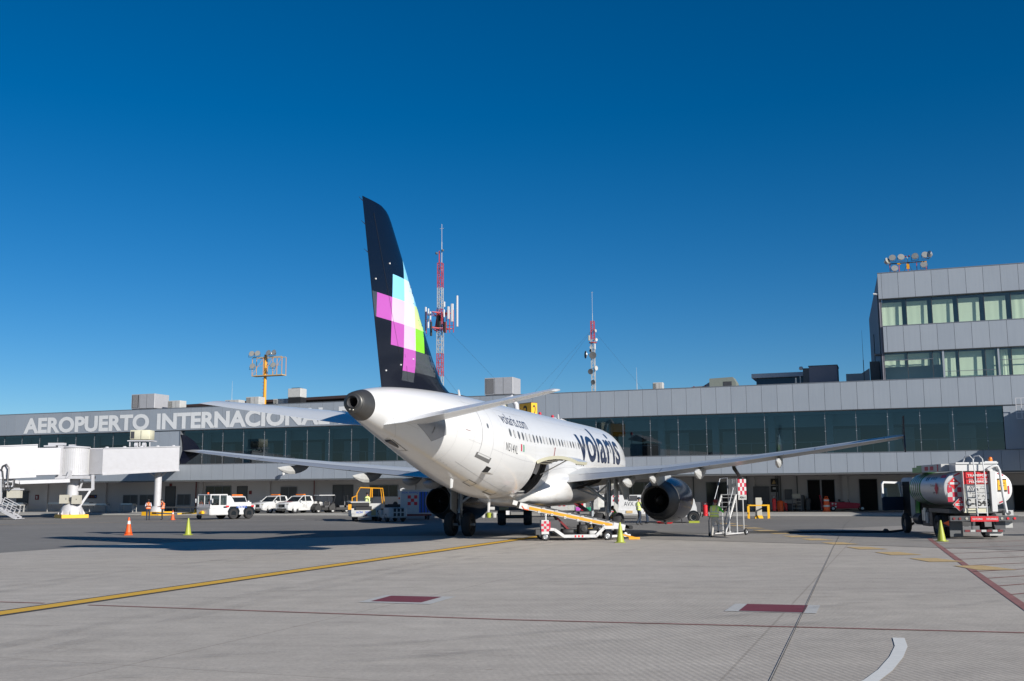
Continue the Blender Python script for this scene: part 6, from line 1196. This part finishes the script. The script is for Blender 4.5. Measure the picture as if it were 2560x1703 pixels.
q = MB().mat('dark_metal').box(-.45,-.3,-.1,8.2,.75,.98).box(.3,.45,-.1,8.2,.75,.98).box(-1.1,1.1,3.6,4.6,.45,1.2).box(-1.15,-.8,2.9,3.4,.5,1.1).cyl((-1.0,4.7,.75),(-1.0,5.6,.75),.28,n=14).box(-.9,.9,5.3,6.0,.6,2.0).box(-1.2,1.2,.3,3.2,1.12,1.3).cyl((0,1.85,.5),(0,1.85,.51),.1); q.mat('metal').cyl((-1.15,4.0,.7),(-1.15,4.0,1.3),.07,n=10).cyl((-1.15,4.3,.7),(-1.15,4.3,1.2),.05,n=10); q.mat('white_dirty').box(-1.2,-1.13,3.45,3.75,.6,1.1); q.mat('green').box(-1.0,-.95,5.4,6.0,.8,1.6); q.build('chassis', t)
for s in (-1,1):
    q = MB().mat('dark_metal')
    for k in range(8): a0, a1 = math.pi*k/8, math.pi*(k+1)/8; q.quad((s*1.2,1.85+.62*math.cos(a0),.5+.66*math.sin(a0)),(s*.6,1.85+.62*math.cos(a0),.5+.66*math.sin(a0)),(s*.6,1.85+.62*math.cos(a1),.5+.66*math.sin(a1)),(s*1.2,1.85+.62*math.cos(a1),.5+.66*math.sin(a1)))
    q.build('mudguard', t)
q = MB().mat('white_dirty').rbox(-1.12,1.12,6.05,7.9,.75,2.75,.12); q.mat('void').box(-1.13,-1.122,6.35,7.6,.85,2.55); q.mat('dark_metal').box(-1.0,1.0,6.0,6.05,1.0,2.5).tube([(-.9,5.9,1.0),(-1.0,5.85,2.0),(-.95,5.9,2.5)],.08,8); q.mat('dark_red').box(-1.2,-.95,5.7,5.9,2.05,2.3); q.build('cab', t)
q = MB()
dm = Matrix.Translation(Vector((-1.13,7.6,0))) @ Matrix.Rotation(R(-68), 4, 'Z'); q.T = dm
q.mat('white_paint').prism([(-1.25,2.45),(-1.15,2.58),(-.15,2.55),(0,2.35),(0,2.3),(-.2,2.45),(-1.1,2.48),(-1.2,2.38)][::-1], 'x', -.05, .05).bar((0,-1.2,1.75),(0,-1.2,2.45),.08,.1).bar((0,-.05,1.7),(0,-.2,2.5),.08,.08); q.mat('navy_cloth').rbox(-.05,.05,-1.24,0,1.12,1.8,.02); q.mat('glass_clear').box(-.006,.006,-1.15,-.12,1.75,2.45); q.build('open_door', t)
q = MB().mat('white_paint').rbox(-2.0,-1.78,8.0,8.1,1.8,2.25,.04).mat('dark_metal').tube([(-1.1,7.8,2.5),(-1.9,8.0,2.45),(-1.9,8.05,2.2)],.025,6); q.build('mirror', t)
wheels(t, [(-1.18,1.85),(1.18,1.85),(-.86,1.85),(.86,1.85)], .5, .28, 'dark_metal'); wheels(t, [(-1.16,7.1),(1.1,7.1)], .5, .28, 'dark_metal')
# --- refuelling hose
t = tag(MB().mat('black').tube([(10.35,49.9,3.5),(10.45,50.1,3.2),(11.1,52.0,2.85),(11.5,52.8,2.5),(11.5,53.5,2.0),(11.05,53.7,1.2),(10.75,53.8,.3),(10.9,54.0,.06),(11.6,54.3,.05),(13,54.3,.05),(16,54.2,.05),(18,54.0,.05),(19.0,53.9,.06),(19.6,53.9,.12),(20.1,53.6,.5)], [.09,.09,.08]+[.06]*12, 10).build('fuel_hose'), 'black fuelling hose hanging from the right wing and lying across the ground', 'hose')
# --- maintenance stand with stairs
t = empty('maintenance_stand', (9.75,51.05,0), -R(37), 'white wheeled maintenance stairs with red checker sign under the wing', 'stairs')
q = MB().mat('white_paint')
for x in (-.38,.38):
    q.bar((x,0,.1),(x,1.35,1.95),.05,.1).bar((x,0,.12),(x,2.2,.12),.05,.05)
    for y in (1.35,2.1): q.bar((x,y,.1),(x,y,1.95),.045)
q.bar((-.38,2.2,.12),(.38,2.2,.12),.05).bar((-.38,1.2,.12),(.38,1.2,.12),.05)
for k in range(8): q.box(-.37,.37,.05+1.35*k/8,.28+1.35*k/8,.27+.22*k,.295+.22*k)
q.box(-.4,.4,1.3,2.15,1.95,1.99); q.build('stair_frame', t)
q = MB().mat('frame_alu').tube([(-.42,-.05,.75),(-.42,1.3,2.75),(-.42,2.1,2.8),(-.42,2.1,1.95)],.022,6).tube([(.42,-.05,.75),(.42,1.0,2.3)],.022,6).bar((-.42,-.05,.1),(-.42,-.05,.75),.045).bar((.42,-.05,.1),(.42,-.05,.75),.045).tube([(.42,1.4,1.95),(.42,1.4,2.8)],.02,6).tube([(.42,2.1,1.95),(.42,2.1,2.8)],.02,6); q.build('hand_rail', t)
q = MB().mat('metal').box(-.38,.0,2.14,2.16,2.0,2.75).box(-.18,-.17,2.12,2.14,2.0,2.75); q.build('back_panel', t)
q = MB().mat('white_dirty').box(.44,.46,1.75,2.15,1.7,2.9); o = q.build('sign_board', t); o.rotation_euler = (0,0,0)
q = MB().mat('white_dirty').at(.62,1.55,0,rz=R(37)); q.box(-.2,.2,-.01,.01,1.72,2.72); checker(q, (-.2,-.014,1.98), (1,0,0), (0,0,1), .1, 4, 1)
for j in range(4):
    for i in range(4): q.mat('crimson' if (i+j) % 2 == 0 else 'white_paint').add([(-.2+.1*i,-.016,2.72-.19*(j+1)),(-.1+.1*i,-.016,2.72-.19*(j+1)),(-.1+.1*i,-.016,2.72-.19*j),(-.2+.1*i,-.016,2.72-.19*j)], [(0,1,2,3)])
frame_text(q, 'ASA-1', (-.14,-.018,1.78), (1,0,0), (0,0,1), .28, .11, 'black', .03); q.build('checker_sign', t)
bpy.data.objects.remove(o)
wheels(t, [(-.45,2.2),(.45,2.2)], .17, .08, 'metal'); wheels(t, [(-.4,-.05),(.4,-.05)], .09, .05, 'dark_metal')
# ------------------------------------------------------------------ cones, barriers, extinguishers
def cone(loc, h, m_, label, group='traffic cones', collar=False, stack=0):
    t = empty('traffic_cone', (*loc,0), random.uniform(0,1.5), label, 'traffic cone', group)
    q = MB().mat(m_).rbox(-h*.24,h*.24,-h*.24,h*.24,0,h*.045,.02).lathe([(h*.2,h*.045),(h*.185,h*.12),(h*.045,h*.97),(h*.035,h),(.001,h)], 'z', 20, True)
    for k in range(stack): q.lathe([(h*.205,h*(.06+.06*k)),(h*.215,h*(.08+.06*k)),(h*.19,h*(.10+.06*k))],'z',20,True)
    q.build('cone_body', t)
    if collar: MB().mat('reflective').lathe([(h*.105,h*.62),(h*.075,h*.8)], 'z', 20, True).build('reflective_band', t)
    return t
cone((-20.8,57.8), .95, 'orange', 'orange cone with white band, front left on the apron', collar=True, stack=2)
cone((-17.4,57.2), .9, 'lime_cone', 'dull yellow green cone right of the front orange cone')
cone((-28.7,89.97), .78, 'orange', 'small orange cone with white band beside the two workers', collar=True)
cone((4.57,45.77), .86, 'lime_cone', 'bright yellow green cone at the low end of the belt loader')
cone((17.95,44.9), .88, 'lime_cone', 'bright yellow green cone at the rear wheel of the fuel truck', collar=False)
t = empty('traffic_drum', (28.9,98.3,.12), 0, 'orange traffic drum with two white bands before the right wall', 'traffic drum')
q = MB().mat('orange').lathe([(.36,0),(.36,.1),(.29,.12),(.28,.45),(.27,.46),(.26,.85),(.25,.86),(.23,1.2),(.12,1.28),(.001,1.3)], 'z', 24, True).tube([(-.12,0,1.25),(-.1,0,1.4),(.1,0,1.4),(.12,0,1.25)],.03,6); q.build('drum_body', t); q = MB().mat('reflective').lathe([(.287,.45),(.277,.62)],'z',24,True).lathe([(.262,.98),(.252,1.12)],'z',24,True); q.build('reflective_band', t)
def extinguisher(loc, label, h=1.15, r=.2):
    t = empty('fire_extinguisher', loc, 0, label, 'fire extinguisher', 'wheeled red fire extinguishers')
    MB().mat('red').cyl((0,0,.1),(0,0,h*.78),r,n=18).sphere((0,0,h*.78),r,12,1,1,.6).build('cylinder', t); q = MB().mat('dark_red').tube([(-.16,.12,h*.6),(-.17,.14,h),(.17,.14,h),(.16,.12,h*.6)],.02,6); q.mat('metal').cyl((0,0,h*.85),(0,0,h*.95),.04,n=8); q.build('handle', t)
    MB().mat('black').tube([(0,-.05,h*.9),(.18,-.1,h*.7),(.2,-.1,.4),(.05,-r-.02,.3)],.018,6).build('hose', t); wheels(t, [(-.24,.05),(.24,.05)], .13, .05, 'dark_metal'); return t
extinguisher((15.7,87.2,0), 'red wheeled fire extinguisher between the engine and the stairs')
extinguisher((24.4,99.6,.12), 'tall red wheeled fire extinguisher right behind the yellow barrier', 1.5, .17)
extinguisher((25.7,100.5,.12), 'small crimson fire extinguisher beside the orange drum bin', .95, .15)
t = empty('hose_bin', (25.1,100.2,.12), 0, 'dull orange bin between two red extinguishers at the wall', 'bin'); MB().mat('orange').lathe([(.3,0),(.28,.9),(.2,1.02),(.001,1.05)],'z',18,True,True).build('bin_body', t); MB().mat('orange').tube([(.2,0,.95),(.42,0,.85),(.45,0,.4)],.04,6).build('spout', t)
t = empty('yellow_barrier', (18.9,82.0,0), R(-8), 'yellow steel barrier around a grey cabinet, right of the stairs', 'barrier')
q = MB().mat('sign_yellow')
for x, y in ((-.8,-.5),(-.8,.5),(.62,-.5),(.8,.5)): q.bar((x,y,0),(x,y,1.0),.09,.09)
q.bar((-.8,-.5,1.0),(-.8,.5,1.0),.09).bar((-.8,.5,1.0),(.8,.5,1.0),.09).bar((-.8,-.5,1.0),(.62,-.5,1.0),.09).bar((.62,-.5,1.0),(.8,.5,1.0),.09); q.build('rail', t)
t = empty('pedestal_cabinet', (18.95,82.4,0), R(-6), 'grey upright cabinet on a yellow foot inside the yellow barrier', 'cabinet'); MB().mat('beige').rbox(-.23,.23,-.2,.2,.22,1.58,.02).build('cabinet_body', t); MB().mat('sign_yellow').frust((-.32,.32,-.3,.3,0),(-.24,.24,-.22,.22,.22)).build('foot', t); MB().mat('metal').box(.23,.3,-.1,.1,1.1,1.35).build('meter', t)
t = empty('step_ladder', (26.9,101.1,.12), R(-15), 'brown and grey rolling step ladder before the right wall', 'step ladder')
q = MB().mat('frame_alu')
for x in (-.4,.4): q.bar((x,-.4,0),(x,.3,1.6),.05).bar((x,.4,0),(x,.3,1.6),.05)
q.build('frame', t); q = MB().mat('beige')
for k in range(4): q.box(-.38,.38,-.42+.17*k,-.18+.17*k,.3+.3*k,.34+.3*k)
q.box(-.38,.38,.26,.3,1.25,1.65); q.build('tread', t)
t = empty('baggage_tug', (31.6,101.4,.12), R(-100), 'low red open baggage tug with white emblem behind the orange drum', 'baggage tug')
q = MB().mat('crimson').prism([(-1.7,.25),(1.0,.25),(1.2,.4),(1.25,.72),(.3,.82),(-1.7,.85)],'x',-.6,.6).box(-.5,.5,1.2,1.6,.35,.45); q.build('body', t)
q = MB().mat('crimson').bar((.5,-2.1,.3),(.5,-2.3,1.5),.06).bar((-.5,-2.1,.3),(-.5,-2.3,1.5),.06).bar((-.5,-2.1,.3),(.5,-1.6,.3),.08).bar((.5,-2.1,.3),(-.5,-1.6,.3),.08); q.build('tow_frame', t)
q = MB().mat('white_paint')
for a in range(4): q.cyl((-.61,-1.1+.2*math.cos(a*1.57+.78),.55+.2*math.sin(a*1.57+.78)),(-.602,-1.1+.2*math.cos(a*1.57+.78),.55+.2*math.sin(a*1.57+.78)),.09,n=10).cyl((.602,-1.1+.2*math.cos(a*1.57+.78),.55+.2*math.sin(a*1.57+.78)),(.61,-1.1+.2*math.cos(a*1.57+.78),.55+.2*math.sin(a*1.57+.78)),.09,n=10)
q.build('emblem', t); MB().mat('black').box(-.45,.45,-.5,-.1,.82,.9).box(-.45,.45,-.6,-.5,.9,1.1).tube([(0,.4,.8),(0,.25,1.1)],.03,6).build('seat', t); wheels(t, [(-.58,1.45),(.58,1.45),(-.58,-1.2),(.58,-1.2)], .24, .16, 'metal')
t = empty('parts_shelf', (28.1,103.9,.12), RZF, 'dark cluttered rack standing against the right wall', 'rack'); q = MB().mat('dark_metal').rbox(-.4,.3,-.3,.3,0,1.5,.05).rbox(-1.6,-.5,-.3,.3,0,.7,.1).rbox(.4,.9,-.3,.3,0,1.2,.08); q.build('rack_body', t); wheels(t, [(-1.3,-.35),(-.8,-.35)], .14, .06)
t = empty('tyre_cabinet', (21.9,101.9,.12), RZF, 'tall dark cabinet left of the yellow barrier against the wall', 'cabinet'); MB().mat('dark_metal').rbox(-.5,.5,-.3,.3,0,1.9,.03).build('cabinet_body', t); MB().mat('wall_dark').box(-.01,.01,-.32,-.305,.05,1.85).build('door_seam', t)
t = empty('equipment_trolley', (24.95,49.4,-.0), 0, 'red and blue equipment at the right edge beside the fuel truck', 'equipment'); MB().mat('orange').prism([(-1,.42),(1.2,.4),(1.2,.72),(-1,.78)],'y',-.4,.4).build('casing', t); MB().mat('sign_blue').box(-1.2,-1.02,-.3,.3,.45,.7).build('side_box', t); wheels(t, [(-.6,-.3),(.8,-.3),(-.6,.3),(.8,.3)], .24, .12)
t = empty('drip_tray', (10.1,71.2,0), 0, 'small red tray lying on the ground under the right engine', 'tray'); MB().mat('red').lathe([(.01,.02),(.45,.02),(.55,.12),(.58,.12),(.46,.0),(.01,.0)],'z',16,True).build('tray_body', t); MB().mat('red').bar((.3,0,.1),(-.3,0,.1),.03).build('handle', t)
t = empty('wheel_chocks', (19.3,55.4,0), 0, 'small rubber chock under the middle of the fuel truck', 'chock'); MB().mat('rubber').prism([(-.15,0),(.15,0),(0,.16)],'y',-.2,.2).build('block', t); MB().mat('sign_yellow').tube([(0,.2,.1),(0,.5,.03)],.01,5).build('rope', t)
# conveyor tables under the left part of the terminal
def table(s, b, L, label, tall=.8):
    t = empty('roller_table', F(s,b,.12), RZF, label, 'table', 'roller tables by the left wall')
    MB().mat('white_dirty').box(-L/2,L/2,-.35,.35,tall,tall+.07).build('table_top', t); 
    for x in (-L/2+.1, L/2-.1): q = MB().mat('white_dirty').bar((x,-.3,0),(x,-.3,tall),.07).bar((x,.3,0),(x,.3,tall),.07).bar((x,-.3,.35),(x+.3,-.3,.35),.05); q.build('leg', t)
    MB().mat('metal').box(-L/2+.2,L/2-.2,-.3,.3,tall+.075,tall+.2).build('roller', t)
table(-63.0, .6, 2.9, 'pale roller table behind the left bridge column'); table(-51.3, .8, 4.2, 'long pale roller table left of the two workers'); table(-46.9, 1.2, 2.0, 'short pale roller table right behind the two workers')
table(-57.5, 3.8, 6.5, 'long dark shaded roller table between the bridge columns', .9); table(-66.5, 3.6, 5.0, 'shaded roller table at the far left wall', .9)
t = empty('roller_conveyor', F(-40.2, 2.6, .12), RZF, 'long dark low conveyor left of the tow tractor', 'conveyor'); MB().mat('dark_metal').box(-4,3.4,-.4,.4,.45,.62).build('bed', t)
for x in (-3.8,-1.4,1,3.2): MB().mat('dark_metal').bar((x,-.35,0),(x,-.35,.45),.06).bar((x,.35,0),(x,.35,.45),.06).build('leg', t)

# ------------------------------------------------------------------ people
def person(loc, rz, label, J, clothes, group=None, vest=None, cap=None, scale=1., hair='hair'):
    """J: joint positions; clothes: dict region->material"""
    root = empty('person', loc, rz, label, 'person', group)
    pts, edges, rad, reg = [], [], [], []
    def add(p, r, g_, par=None):
        pts.append(Vector(p)*scale); rad.append(r*scale); reg.append(g_)
        if par is not None: edges.append((par, len(pts)-1))
        return len(pts)-1
    pel = add(J['pelvis'], .13, 'legs'); sp = add(J['spine'], .125, 'torso', pel); ch = add(J['chest'], .155, 'torso', sp); nk0 = add(J['neck0'], .07, 'torso', ch)
    nk = add(J['neck'], .055, 'skin', nk0); hd0 = add(J['chin'], .075, 'skin', nk); hd = add(J['head'], .098, 'skin', hd0); add(J['crown'], .07, 'skin', hd)
    fw = Vector(J.get('face', (0,1,0))).normalized(); add(Vector(J['head'])+fw*.105-Vector((0,0,.02)), .016, 'skin', hd)
    for s in ('l','r'):
        hp = add(J['hip_'+s], .095, 'legs', pel); kn = add(J['knee_'+s], .068, 'legs', hp); an = add(J['ankle_'+s], .045, 'legs', kn); he = add(Vector(J['ankle_'+s])+Vector((0,0,-.06)), .045, 'shoe', an); add(J['toe_'+s], .04, 'shoe', he)
        sh = add(J['sho_'+s], .062, 'torso', ch); el = add(J['elb_'+s], .045, 'sleeve', sh); wr = add(J['wri_'+s], .03, 'fore', el)
        d = (Vector(J['wri_'+s])-Vector(J['elb_'+s])).normalized(); pm = Vector(J['wri_'+s])+d*.07; hx = add(pm, .034, 'hand', wr); sd = d.orthogonal().normalized()
        for k, (o_, L) in enumerate(((-.028,.07),(-.01,.082),(.01,.078),(.028,.062))):
            f1 = add(pm+sd*o_+d*.045, .011, 'hand', hx); add(pm+sd*o_+d*(.045+L*.6)+d.cross(sd)*.025, .009, 'hand', f1)
        add(Vector(J['wri_'+s])+d*.05+sd*.05, .011, 'hand', wr)
    me = bpy.data.meshes.new('body'); me.from_pydata(pts, edges, []); o = bpy.data.objects.new('body', me); COL.objects.link(o)
    sk = o.modifiers.new('s', 'SKIN'); sk.use_smooth_shade = True
    for i, v in enumerate(me.skin_vertices[0].data): v.radius = (rad[i], rad[i]); v.use_root = (i == 0)
    for i, g_ in enumerate(reg):
        if i in (pel, sp, ch): me.skin_vertices[0].data[i].radius = (rad[i]*1.25, rad[i]*.85)
    o.modifiers.new('u', 'SUBSURF').levels = 2; o.modifiers['u'].render_levels = 2
    bpy.context.view_layer.update(); dg = bpy.context.evaluated_depsgraph_get(); m2 = bpy.data.meshes.new_from_object(o.evaluated_get(dg)); bpy.data.objects.remove(o)
    mats = {}; m2.materials.clear()
    for k in ('torso','legs','sleeve','fore','hand','skin','shoe'):
        mn = clothes.get(k, 'skin'); 
        if mn not in mats: mats[mn] = len(mats); m2.materials.append(MATS[mn])
    segs = [(pts[a], pts[b], reg[b]) for a, b in edges]
    for p in m2.polygons:
        c = p.center; best = None
        for a, b, g_ in segs:
            ab = b-a; tt_ = max(0, min(1, (c-a).dot(ab)/max(ab.length_squared,1e-9))); dd = (a+ab*tt_-c).length
            if best is None or dd < best[0]: best = (dd, g_)
        p.material_index = mats[clothes.get(best[1], 'skin')]; p.use_smooth = True
    body = bpy.data.objects.new('body', m2); COL.objects.link(body); body.parent = root
    hc = Vector(J['head'])*scale; q = MB().mat(hair).sphere(tuple(hc+Vector((0,0,.035))-fw*.02), .108*scale, 14, 1, 1, .95); q.build('hair', root)
    q = MB().mat('black')
    for s in (1,-1): q.sphere(tuple(hc+fw*.09*scale+fw.cross(Vector((0,0,1)))*.032*s), .011*scale, 6)
    q.build('eyes', root)
    if cap: q = MB().mat(cap).sphere(tuple(hc+Vector((0,0,.05))), .115*scale, 14, 1, 1, .8); q.bar(hc+fw*.08+Vector((0,0,.05)), hc+fw*.2+Vector((0,0,.03)), .14, .015); q.build('cap', root)
    if vest:
        a, b, c = Vector(J['pelvis'])*scale+Vector((0,0,.02)), Vector(J['spine'])*scale, Vector(J['chest'])*scale; n0 = Vector(J['neck0'])*scale; sl, sr = Vector(J['sho_l']), Vector(J['sho_r']); ax = (sr-sl).normalized(); q = MB(); rings = []
        def ring(c_, rx, ry): 
            up = (n0-a).normalized(); fy = up.cross(ax).normalized(); return [c_+ax*rx*math.copysign(abs(math.cos(2*math.pi*i/20))**.8,math.cos(2*math.pi*i/20))+fy*ry*math.copysign(abs(math.sin(2*math.pi*i/20))**.8,math.sin(2*math.pi*i/20)) for i in range(20)]
        q.mat(vest).loft([ring(a-(b-a)*.25,.205,.165),ring(a+(b-a)*.5,.20,.16),ring(b,.20,.165),ring((b+c)/2,.212,.175),ring(c,.22,.18),ring(c+(n0-c)*.6,.2,.15),ring(n0,.09,.09)], False, True)
        q.mat('reflective').loft([ring(a+(b-a)*.35,.207,.167),ring(a+(b-a)*.55,.207,.168)], False, True).loft([ring(b+(c-b)*.1,.208,.174),ring(b+(c-b)*.3,.213,.18)], False, True)
        fy = (n0-a).normalized().cross(ax).normalized()
        for s in (1,-1):
            for f_ in (1,-1): q.bar(b+(c-b)*.3+ax*.11*s+fy*.178*f_, c+(n0-c)*.5+ax*.12*s+fy*.165*f_, .045, .012)
        q.build('vest', root)
    return root
def stand(**kw):
    J = dict(pelvis=(0,0,.95),spine=(0,0,1.12),chest=(0,.0,1.32),neck0=(0,0,1.46),neck=(0,.01,1.52),chin=(0,.03,1.57),head=(0,.03,1.65),crown=(0,.02,1.73),
        hip_l=(-.09,0,.88),knee_l=(-.1,.02,.49),ankle_l=(-.1,-.01,.1),toe_l=(-.11,.15,.035),hip_r=(.09,0,.88),knee_r=(.1,.02,.49),ankle_r=(.1,-.01,.1),toe_r=(.11,.15,.035),
        sho_l=(-.18,0,1.40),elb_l=(-.24,-.02,1.12),wri_l=(-.25,.08,.88),sho_r=(.18,0,1.40),elb_r=(.24,-.02,1.12),wri_r=(.25,.08,.88)); J.update(kw); return J
dark = dict(torso='pale_blue_cloth', legs='navy_cloth', sleeve='pale_blue_cloth', fore='skin', hand='skin', skin='skin', shoe='black')
person((-30.7,89.7,0), R(200), 'worker in orange vest and pale blue shirt reading papers, left one of two', stand(elb_l=(-.25,.1,1.12),wri_l=(-.1,.3,1.2),elb_r=(.25,.1,1.12),wri_r=(.1,.3,1.2),chin=(0,.07,1.55),head=(0,.08,1.62),crown=(0,.06,1.71),face=(0,.9,-.4)), dark, 'workers in orange vests', 'hivis_orange', cap='black')
person((-29.7,90.3,0), R(110), 'worker in orange vest and black trousers looking down, right one of two', stand(elb_l=(-.24,.08,1.12),wri_l=(-.08,.28,1.12),elb_r=(.24,.08,1.12),wri_r=(.08,.28,1.12),chin=(0,.09,1.55),head=(0,.11,1.62),crown=(0,.09,1.71),face=(0,.8,-.6)), dict(dark, torso='navy_cloth', sleeve='navy_cloth', fore='navy_cloth', legs='black'), 'workers in orange vests', 'hivis_orange')
person((9.42,50.0,0), -R(25), 'mechanic seen from behind in yellow vest and grey trousers at the stairs', stand(chest=(.01,.05,1.33),neck0=(.02,.1,1.47),neck=(.02,.12,1.52),chin=(.03,.15,1.57),head=(.04,.16,1.65),crown=(.04,.14,1.73),knee_l=(-.11,.06,.5),ankle_l=(-.12,-.05,.1),toe_l=(-.13,.1,.035),knee_r=(.12,.28,.62),ankle_r=(.12,.12,.3),toe_r=(.12,.28,.26),sho_l=(-.17,.06,1.41),sho_r=(.2,.06,1.41),elb_r=(.40,.14,1.16),wri_r=(.52,.30,1.34),elb_l=(-.2,.25,1.2),wri_l=(-.05,.42,1.25)), dict(torso='shirt_green', legs='grey_trousers', sleeve='shirt_green', fore='skin', hand='black', skin='skin', shoe='black'), None, 'hivis_yellow', hair='dark_red')
person((8.15,69.2,0), -R(75), 'man in yellow vest, cap and dark blue clothes facing the engine', stand(elb_r=(.22,.12,1.14),wri_r=(.1,.32,1.05),elb_l=(-.22,.12,1.14),wri_l=(-.08,.32,1.05),knee_l=(-.1,.1,.5),ankle_l=(-.1,.14,.1),toe_l=(-.1,.3,.035),ankle_r=(.1,-.2,.1),toe_r=(.1,-.05,.035)), dict(torso='navy_cloth', legs='navy_cloth', sleeve='navy_cloth', fore='navy_cloth', hand='skin', skin='skin', shoe='black'), None, 'hivis_yellow', cap='navy_cloth')
person((9.0,71.6,0), R(60), 'person in green shirt and dark trousers half hidden behind the engine', stand(), dict(torso='shirt_green', legs='navy_cloth', sleeve='shirt_green', fore='skin', hand='skin', skin='skin', shoe='black'))
person((5.35,53.6,0), R(70), 'worker in green shirt and yellow sleeves bent over behind the right wheel', stand(pelvis=(0,-.1,.72),spine=(0,.02,.9),chest=(0,.15,1.08),neck0=(0,.24,1.18),neck=(0,.28,1.22),chin=(0,.33,1.25),head=(0,.36,1.33),crown=(0,.36,1.41),sho_l=(-.18,.18,1.15),sho_r=(.18,.18,1.15),elb_l=(-.24,.3,.9),wri_l=(-.15,.5,.85),elb_r=(.24,.3,.9),wri_r=(.15,.5,.85),hip_l=(-.09,-.08,.68),hip_r=(.09,-.08,.68),knee_l=(-.12,.22,.45),knee_r=(.12,.22,.45),ankle_l=(-.11,-.02,.1),ankle_r=(.11,-.02,.1),toe_l=(-.11,.14,.035),toe_r=(.11,.14,.035)), dict(torso='shirt_green', legs='navy_cloth', sleeve='shirt_green', fore='yellow', hand='yellow', skin='skin', shoe='black'), hair='black')
person((14.9,88.9,0), R(150), 'person in red cap, white shirt and olive trousers behind the truck nose', stand(elb_r=(.3,.05,1.2),wri_r=(.4,.2,1.3)), dict(torso='white_paint', legs='lime_cone', sleeve='white_paint', fore='skin', hand='skin', skin='skin', shoe='black'), cap='red')
sit = stand(pelvis=(0,0,.95),spine=(0,0,1.12),knee_l=(-.12,.42,.95),ankle_l=(-.12,.48,.55),toe_l=(-.12,.62,.5),knee_r=(.12,.42,.95),ankle_r=(.12,.48,.55),toe_r=(.12,.62,.5),elb_l=(-.22,.15,1.15),wri_l=(-.12,.38,1.15),elb_r=(.22,.15,1.15),wri_r=(.12,.38,1.15))
person((-11.35,82.9,.42), R(12), 'driver in yellow vest seated on the belt loader with yellow rail', sit, dict(torso='navy_cloth', legs='navy_cloth', sleeve='navy_cloth', fore='skin', hand='skin', skin='skin', shoe='black'), None, 'hivis_yellow', cap='navy_cloth')
for x, y, rz, lab in ((2.45,90.3,150,'loader in dark clothes and yellow vest left of the checkered cart'),(3.1,93.6,200,'second loader in yellow vest standing behind the checkered cart')):
    person((x,y,0), R(rz), lab, stand(elb_r=(.24,.12,1.14),wri_r=(.1,.32,1.1)), dict(torso='navy_cloth', legs='navy_cloth', sleeve='navy_cloth', fore='skin', hand='skin', skin='skin', shoe='black'), 'baggage loaders', 'hivis_yellow', cap='black')
